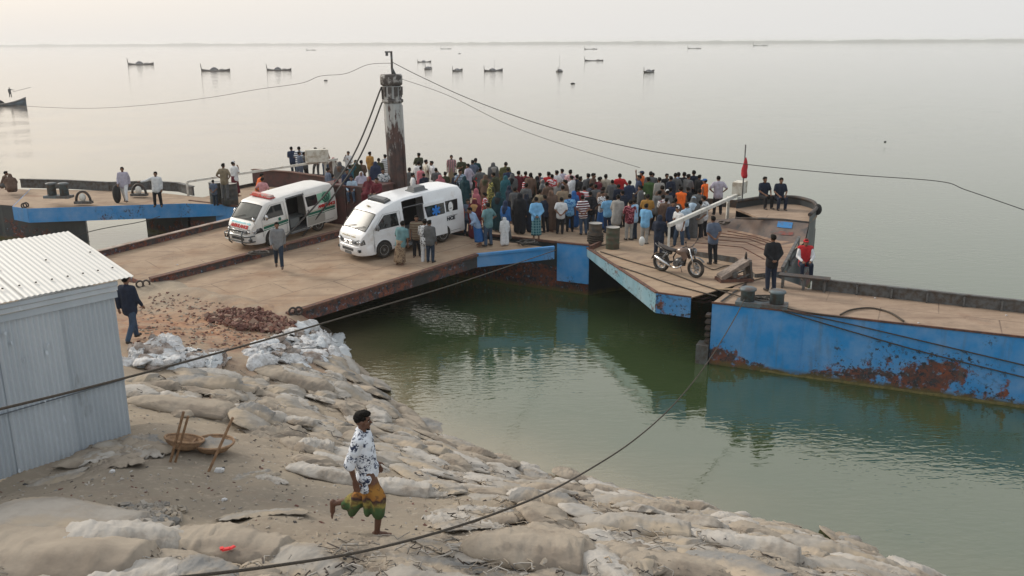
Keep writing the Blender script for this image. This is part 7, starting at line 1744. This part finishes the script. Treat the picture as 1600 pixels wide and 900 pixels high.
# man at the shed corner
gm = ghit(210, 532); person(gm - Vector((.0, 0, .02)), 1.72, 'walk', 165, 'long/dnavy', 'trousers/denim', 'hair', 'man in dark blue shirt and jeans walking at the shed corner', 'people on the bank')
# things carried
bgp = by_head(1000, 332, 1.2, 1.9, 'stand'); mb = MB(); mb.ell((0, 0, 0), (.11, .09, .18), 12, 9); 
bp_ = at(1003, 377, ZD + .35); tag(mb.build('white_bag', pm('white_plastic_bag', (.65, .67, .66), .5), None, bp_), 'white plastic bag in the hand of the sky blue boy', 'bag')
# ================================================================ WALKING MAN IN THE FOREGROUND
hp = ghit(592, 832)
HJ = dict(hip=V((-.10, 0, .90)), ch=V((-.15, 0, 1.24)), nk=V((-.15, 0, 1.40)), hd=V((-.125, 0, 1.525)),
          hr=V((-.09, -.085, .88)), hl=V((-.11, .085, .88)), kr=V((.045, -.09, .47)), ar=V((-.005, -.09, .085)), kl=V((-.22, .08, .44)), al=V((-.54, .10, .36)),
          sr=V((-.17, -.185, 1.335)), sl=V((-.15, .185, 1.335)), er=V((-.27, -.235, 1.07)), wr=V((-.22, -.225, .83)), el=V((-.16, .25, 1.06)), wl=V((-.04, .24, .86)))
hero = None
mb = MB(); j = HJ
for s in (-1, 1):
    mb.cap(j['hip'] + V((0, s * .06, .02)), .10, j['ch'] + V((0, s * .075, 0)), .10)
mb.cap(j['ch'] + V((0, -.09, .05)), .085, j['ch'] + V((0, .09, .05)), .085); mb.cap(j['sr'], .055, j['sl'], .055)
mb.cap(j['nk'] - V((0, 0, .06)), .056, j['hd'] + V((-.01, 0, -.04)), .05)
# head: cranium, brow, cheeks, jaw, nose, lips, chin, ears
c = j['hd']; mb.ell(c + V((-.012, 0, .025)), (.094, .074, .095), 18, 12); mb.ell(c + V((.035, 0, -.045)), (.05, .052, .062), 14, 10); mb.cap(c + V((.07, -.03, .025)), .016, c + V((.07, .03, .025)), .016)
mb.cap(c + V((.082, 0, .012)), .010, c + V((.104, 0, -.022)), .014); mb.cap(c + V((.078, -.018, -.052)), .010, c + V((.078, .018, -.052)), .010); mb.ell(c + V((.062, 0, -.092)), (.025, .028, .02), 10, 8)
for s in (-1, 1):
    mb.ell(c + V((-.008, s * .077, -.005)), (.022, .010, .032), 10, 8); mb.ell(c + V((.05, s * .04, -.02)), (.03, .022, .03), 10, 8)
    r_ = 'r' if s < 0 else 'l'
    mb.cap(j['s' + r_], .05, j['e' + r_], .040); mb.cap(j['e' + r_], .039, j['e' + r_].lerp(j['w' + r_], .4), .037); mb.cap(j['e' + r_].lerp(j['w' + r_], .4), .037, j['w' + r_], .026)
    mb.cap(j['h' + r_], .088, j['k' + r_], .056); mb.cap(j['k' + r_], .054, j['k' + r_].lerp(j['a' + r_], .35), .053); mb.cap(j['k' + r_].lerp(j['a' + r_], .35), .052, j['a' + r_], .036)
    # hand: palm, four unequal fingers, thumb from the side of the palm
    w = j['w' + r_]; d = V((.16, s * -.02, -1)).normalized() if s < 0 else V((.45, .0, -.9)).normalized(); fx = V((1, 0, .15)).normalized(); fx = (fx - d * fx.dot(d)).normalized(); ny = d.cross(fx)
    for o_ in (-.026, 0, .026): mb.cap(w + d * .01 + fx * o_ * .7, .018, w + d * .075 + fx * o_, .016)
    for k, (o_, L) in enumerate(((.034, .068), (.012, .078), (-.011, .072), (-.033, .055))):
        a = w + d * .085 + fx * o_; b = a + (d + fx * o_ * 2).normalized() * L * .55; e = b + (d * .8 - ny * s * .0 - fx * .25 + V((0, -s * .35, 0))).normalized() * L * .5
        mb.cap(a, .0095, b, .0088, 8); mb.cap(b, .0088, e, .0075, 8)
    a = w + d * .03 + fx * .036; b = a + (d * .6 + fx * .75).normalized() * .04; mb.cap(a, .0125, b, .011, 8); mb.cap(b, .011, b + (d * .9 + fx * .2).normalized() * .03, .009, 8)
# feet with toes
a = j['ar']; mb.cap(a, .038, a + V((.0, 0, -.045)), .038); mb.cap(a + V((-.035, 0, -.045)), .035, a + V((.10, 0, -.055)), .034); mb.cap(a + V((.08, -.018, -.06)), .026, a + V((.08, .02, -.06)), .026)
for k in range(5): mb.cap(a + V((.12, -.034 + k * .017, -.062)), .013, a + V((.175 - .010 * abs(k - 3.4), -.038 + k * .018, -.068)), .011, 8)
a = j['al']; dn_ = V((-.16, 0, -.98)).normalized(); mb.cap(a, .038, a + V((-.045, 0, .0)), .036); mb.cap(a + V((-.04, 0, .02)), .035, a + V((-.03, 0, .0)) + dn_ * .12, .034)
for k in range(5): mb.cap(a + V((-.035, -.034 + k * .017, 0)) + dn_ * .15, .013, a + V((-.02, -.036 + k * .018, 0)) + dn_ * (.20 - .008 * k), .011, 8)
body = solid(mb, .0085, 2, 'person', pm('hero_skin', (.13, .062, .038), .55, col2=(.10, .048, .03), nscale=9, bump=.08, bscale=60))
hero = link('person', body); hero.location = hp + Vector((0, 0, .0)); hero.scale = (.975, .975, .975)
tag(hero, 'barefoot man in white printed shirt and orange green lungi striding along the bank', 'person', 'people on the bank')
# hair with quiff, beard, brows, eyes
mb = MB(); mb.ell(c + V((-.025, 0, .045)), (.094, .083, .085), 16, 11); mb.ell(c + V((.01, 0, .098)), (.085, .072, .042), 14, 9); mb.ell(c + V((.055, 0, .095)), (.045, .06, .035), 12, 8)
me = solid(mb, .008, 1, 'hair', HAIR)
for v in me.vertices:
    v.co += v.normal * .008 * mnoise.noise(v.co * 45)
link('hair', me, hero)
mb = MB(); mb.cap(c + V((.055, -.022, -.098)), .017, c + V((.055, .022, -.098)), .017); mb.cap(c + V((.062, 0, -.098)), .02, c + V((.068, 0, -.11)), .016); mb.cap(c + V((.092, -.018, -.040)), .005, c + V((.092, .018, -.040)), .005)
link('beard', solid(mb, .006, 1, 'beard', HAIR), hero)
for s in (-1, 1):
    mb = MB(); mb.ell(c + V((.074, s * .031, .004)), (.008, .011, .006), 10, 8); ey = mb.build('eye', pm('eye_white', (.42, .38, .34), .3), hero); mb = MB(); mb.ell(c + V((.083, s * .031, .004)), (.004, .006, .006), 8, 6); mb.build('iris', HAIR, ey)
    mb = MB(); mb.tube([c + V((.084, s * .014, .026)), c + V((.083, s * .034, .032)), c + V((.070, s * .052, .024))], .005, 5); mb.build('eyebrow', HAIR, hero)
# shirt
mb = MB(); g = .028
for s in (-1, 1):
    mb.cap(j['hip'] + V((-.0, s * .06, -.02)), .118, j['ch'] + V((0, s * .075, 0)), .10 + g)
    r_ = 'r' if s < 0 else 'l'; e = j['e' + r_]; mb.cap(j['s' + r_], .078, e, .068); mb.cap(e, .068, e.lerp(j['w' + r_], .14), .062)
mb.cap(j['ch'] + V((0, -.09, .05)), .085 + g, j['ch'] + V((0, .09, .05)), .085 + g); mb.cap(j['sr'], .055 + g, j['sl'], .055 + g)
mb.cap(j['nk'] + V((-.01, 0, -.05)), .076, j['nk'] + V((-.012, 0, -.012)), .070)
mb.cap(j['hip'] + V((-.02, -.06, -.19)), .125, j['hip'] + V((-.02, .06, -.19)), .125); mb.cap(j['hip'] + V((-.01, -.06, -.08)), .135, j['hip'] + V((-.01, .06, -.08)), .135); mb.cap(j['hip'] + V((.06, -.05, .0)), .08, j['hip'] + V((.06, .05, .0)), .08)
me = solid(mb, .012, 3, 'shirt', CLOTH0)
for v in me.vertices:
    q = v.co; v.co += v.normal * (.012 * mnoise.noise(V((q.x * 9, q.y * 9, q.z * 5))) + .010 * mnoise.noise(V((q.x * 4, q.y * 4, q.z * 16 + q.x * 10))))
def printed():
    m = pm('white_printed_cotton', (.70, .74, .80), .9, col2=(.60, .64, .70), nscale=6, bump=.3, bscale=25, spec=.2); N = m.node_tree.nodes; L = m.node_tree.links; b = N['Principled BSDF']; prev = b.inputs['Base Color'].links[0].from_socket
    tc = N.new('ShaderNodeTexCoord'); mp = N.new('ShaderNodeMapping'); mp.inputs['Scale'].default_value = (1, .6, 1); L.new(tc.outputs['Object'], mp.inputs[0])
    v = N.new('ShaderNodeTexVoronoi'); v.inputs['Scale'].default_value = 8.2; L.new(mp.outputs[0], v.inputs['Vector'])
    n = N.new('ShaderNodeTexNoise'); n.inputs['Scale'].default_value = 26; n.inputs['Detail'].default_value = 3; n.inputs['Distortion'].default_value = 1.2; L.new(tc.outputs['Object'], n.inputs['Vector'])
    r1 = N.new('ShaderNodeMapRange'); r1.inputs[1].default_value = .56; r1.inputs[2].default_value = .46; L.new(v.outputs['Distance'], r1.inputs[0])
    r2 = N.new('ShaderNodeMapRange'); r2.inputs[1].default_value = .485; r2.inputs[2].default_value = .53; L.new(n.outputs[0], r2.inputs[0])
    k = N.new('ShaderNodeMath'); k.operation = 'MULTIPLY'; L.new(r1.outputs[0], k.inputs[0]); L.new(r2.outputs[0], k.inputs[1])
    mx = N.new('ShaderNodeMix'); mx.data_type = 'RGBA'; L.new(k.outputs[0], mx.inputs[0]); L.new(prev, mx.inputs[6]); mx.inputs[7].default_value = (.035, .045, .085, 1); L.new(mx.outputs[2], b.inputs['Base Color']); return m
PR = printed(); sh = dress('shirt', me, PR, hero)
for s in (-1, 1):
    mb = MB(); q = j['nk'] + V((.02, s * .035, -.045)); mb.add([q + V((-.06, s * .025, .04)), q + V((.0, s * .02, .045)), q + V((.055, s * .0, -.005)), q + V((.03, s * .05, -.03)), q + V((-.05, s * .055, .0))], [(0, 1, 2, 3, 4)]); mb.v = mb.v + [tuple(V(v) + V((.0, 0, -.006))) for v in mb.v]; mb.f.append((9, 8, 7, 6, 5)); mb.m.append(0); mb.sm.append(False); mb.build('collar', PR, sh)
for z in range(6):
    mb = MB(); mb.ell(j['ch'] + V((.135 - .006 * z, 0, .09 - z * .075)), (.006, .007, .007), 8, 6); mb.build('button', T_DARK, sh)
# lungi, hitched to the knee
mb = MB(); mb.cap(j['hip'] + V((0, -.05, -.06)), .10, j['hip'] + V((0, .05, -.06)), .10)
mb.cap(j['hr'] + V((0, .02, -.08)), .098, j['kr'] + V((-.02, 0, .04)), .105); mb.cap(j['hl'] + V((0, -.02, -.08)), .098, j['kl'] + V((0, 0, .0)), .11); mb.cap(j['kr'] + V((-.02, 0, .05)), .105, j['kr'] + V((-.02, 0, -.13)), .092)
mb.cap(j['kl'], .11, j['kl'] + V((-.17, 0, -.08)), .09); mb.cap(j['hip'] + V((0, 0, -.16)), .11, V((-.08, 0, .56)), .12)
mb.cap(V((-.07, -.07, .62)), .09, V((-.11, -.075, .34)), .06); mb.cap(V((-.24, .02, .48)), .10, V((-.33, .02, .27)), .065)
me = solid(mb, .013, 3, 'lungi', CLOTH0)
for v in me.vertices:
    q = v.co; a = math.atan2(q.y, q.x + .1); v.co += v.normal * (.016 * mnoise.noise(V((q.x * 15, q.y * 15, q.z * 3))) + .010 * math.sin(a * 7 + q.z * 5) * min(1, max(0, (.95 - q.z) * 2)))
def lungi_mat():
    m = bpy.data.materials.new('batik_lungi'); m.use_nodes = True; N = m.node_tree.nodes; L = m.node_tree.links; b = N['Principled BSDF']; b.inputs['Roughness'].default_value = .9; b.inputs['Specular IOR Level'].default_value = .2
    tc = N.new('ShaderNodeTexCoord'); sx = N.new('ShaderNodeSeparateXYZ'); L.new(tc.outputs['Object'], sx.inputs[0])
    n = N.new('ShaderNodeTexNoise'); n.inputs['Scale'].default_value = 5.5; n.inputs['Detail'].default_value = 4; L.new(tc.outputs['Object'], n.inputs['Vector'])
    a = N.new('ShaderNodeMath'); a.operation = 'MULTIPLY_ADD'; a.inputs[1].default_value = .30; a.inputs[2].default_value = -.15; L.new(n.outputs[0], a.inputs[0])
    ad = N.new('ShaderNodeMath'); L.new(sx.outputs[2], ad.inputs[0]); L.new(a.outputs[0], ad.inputs[1])
    cr = N.new('ShaderNodeValToRGB'); cr.color_ramp.interpolation = 'EASE'; e = cr.color_ramp.elements; e[0].position = .30; e[0].color = (.05, .085, .035, 1); e[1].position = .95; e[1].color = (.10, .05, .03, 1)
    for p, col in ((.40, (.06, .11, .045)), (.46, (.26, .21, .06)), (.53, (.05, .03, .03)), (.58, (.30, .14, .035)), (.68, (.34, .17, .04)), (.74, (.13, .06, .03)), (.80, (.30, .15, .045))): k = cr.color_ramp.elements.new(p); k.color = (*col, 1)
    L.new(ad.outputs[0], cr.inputs[0]); v = N.new('ShaderNodeTexNoise'); v.inputs['Scale'].default_value = 17; v.inputs['Detail'].default_value = 2; L.new(tc.outputs['Object'], v.inputs['Vector']); r = N.new('ShaderNodeMapRange'); r.inputs[1].default_value = .55; r.inputs[2].default_value = .62; r.inputs[4].default_value = .6; L.new(v.outputs[0], r.inputs[0])
    mx = N.new('ShaderNodeMix'); mx.data_type = 'RGBA'; L.new(r.outputs[0], mx.inputs[0]); L.new(cr.outputs[0], mx.inputs[6]); mx.inputs[7].default_value = (.09, .045, .03, 1); L.new(mx.outputs[2], b.inputs['Base Color']); return m
dress('lungi', me, lungi_mat(), hero)

# ================================================================ BOATS
BW = pm('tarred_boat_wood', (.045, .042, .045), .7, col2=(.07, .06, .055), nscale=.8); BH = pm('boat_awning', (.10, .105, .12), .8, col2=(.16, .16, .17), nscale=.7); BP = pm('pale_boat_plank', (.26, .25, .24), .8)
def boat(label, x, y, L, heading, hood=True, bow=.9, beam=.17, mast_h=0.0, person_on=False, cargo=True, group='wooden boats on the river'):
    c = at(x, y, 0); root = empty('wooden_boat', c, R(heading)); tag(root, label, 'boat', group)
    rows = []; n = 15
    for i in range(n):
        t = i / (n - 1) * 2 - 1; w = L * beam * .5 * max(.05, (1 - abs(t) ** 2.4)); sh = .018 * L + .06 * L * bow * max(0, t) ** 2.6 + .05 * L * max(0, -t) ** 2.6; k = -.02 * L
        rows.append([V((t * L / 2, w * a, k + (sh - k) * b)) for a, b in ((-1, 1), (-.92, .55), (-.6, .1), (0, -.05), (.6, .1), (.92, .55), (1, 1), (.85, .9), (0, .72), (-.85, .9))])
    mb = MB(); mb.loft(rows); mb.build('hull', BW, root)
    mb = MB()
    for s in (6, 0): mb.tube([r_[s] + V((0, 0, .006 * L)) for r_ in rows], .009 * L, 5)
    mb.build('gunwale', BP, root)
    if hood:
        hh = []
        for t in (-.12, -.06, 0, .06, .12):
            hh.append([V((t * L - .05 * L, L * beam * .42 * math.cos(a), .02 * L + .11 * L * math.sin(a) * (1 - (t / .13) ** 2 * .62))) for a in [math.pi * q / 10 for q in range(11)]])
        mb = MB(); mb.loft(hh, wrap=False); mb.loft([[p * .96 for p in r_] for r_ in hh], wrap=False); mb.build('hooped_awning', BH, root)
    if cargo:
        mb = MB(); mb.ell((.22 * L, 0, .05 * L), (.1 * L, .05 * L, .025 * L), 10, 7); mb.build('cargo', BP, root)
    mb = MB(); mb.tube([(-L * .485, 0, .05 * L), (-L * .50, 0, .15 * L), (-L * .505, 0, .25 * L)], [.016 * L, .013 * L, .008 * L], 6); mb.build('stern_post', BW, root)
    if mast_h:
        mb = MB(); mb.tube([(.05 * L, 0, .04 * L), (.06 * L, 0, mast_h)], .03, 5); mb.build('pole', BW, root)
    return root
boat('first of three long hooped boats from the left on the far water', 220, 101, 12.6, -4); boat('second of three long hooped boats from the left', 337, 111, 10.6, -6); boat('third long hooped boat, nearest the pile', 436, 110, 9.2, -8)
for x, y, L, hd, mh, lab in ((669, 108, 7.5, 80, 0, 'small moored boat seen end on, just right of the pile'), (663, 97, 7, 20, 0, 'tiny dark boat above the end-on boat right of the pile'), (715, 111, 7, 65, 0, 'second end-on boat right of the pile'), (771, 111, 7.5, 35, 3.6, 'moored boat with a thin pole above the crowd'), (874, 112, 6.5, 80, 5.5, 'end-on boat with a tall thin pole'), (1014, 113, 7, 55, 0, 'rightmost moored boat, bow turned to the right')):
    boat(lab, x, y, L, hd, True, 1.4, .34, mh, cargo=False)
boat('long low open boat far out right of centre', 928, 95, 9.6, 4, False, .6, .10)
for x, y, L, lab in ((486, 78.5, 13, 'faint distant boat left of the pile top'), (697, 76.5, 16, 'faint distant boat right of the pile top'), (923, 77, 17, 'faint distant boat near the centre horizon'), (1085, 76, 18, 'faint distant boat under the right horizon'), (1188, 71.5, 30, 'faint distant vessel nearest the right horizon')):
    boat(lab, x, y, L, 3, False, .5, .12, group='faint boats near the horizon')
for x, y, s, lab in ((895, 131, .55, 'small dark float left of the rightmost moored boat'), (718, 84, 1.2, 'tiny dark float far right of the pile'), (509, 126, .5, 'small dark float left of the pile'), (1383, 222, .13, 'small float alone on the right water')):
    mb = MB(); mb.ell((0, 0, .05), (s, s * .6, s * .4), 10, 7); tag(mb.build('float', M['black'], None, at(x, y, 0)), lab, 'float')
# near boat at the left edge with a boatman and its pole
nbx = at(4, 166, 0); nbt = boat('larger blue grey boat with boatman at the left edge', -6, 165, 10.5, -8, True, 1.6, .24, cargo=False)
for ch in nbt.children:
    if ch.name.startswith('hull'): ch.data.materials[0] = pm('blue_grey_boat', (.085, .12, .15), .6, col2=(.05, .06, .07), nscale=1.2)
bm = person(at(18, 158, 0) + Vector((0, 0, .62)), 1.66, 'point', 200, 'long/dgrey', 'trousers/black', 'hair', 'boatman standing at the bow of the left boat', 'boatmen on the river')
q0 = bm.location + Vector((.4, 0, .9)); mb = MB(); mb.tube([V((0, 0, 0)), V((3.4, -.3, .8))], .03, 6); tag(mb.build('punt_pole', BW, None, q0), 'long pole held out over the bow of the left boat', 'pole')
# birds of the surface, drifting bits
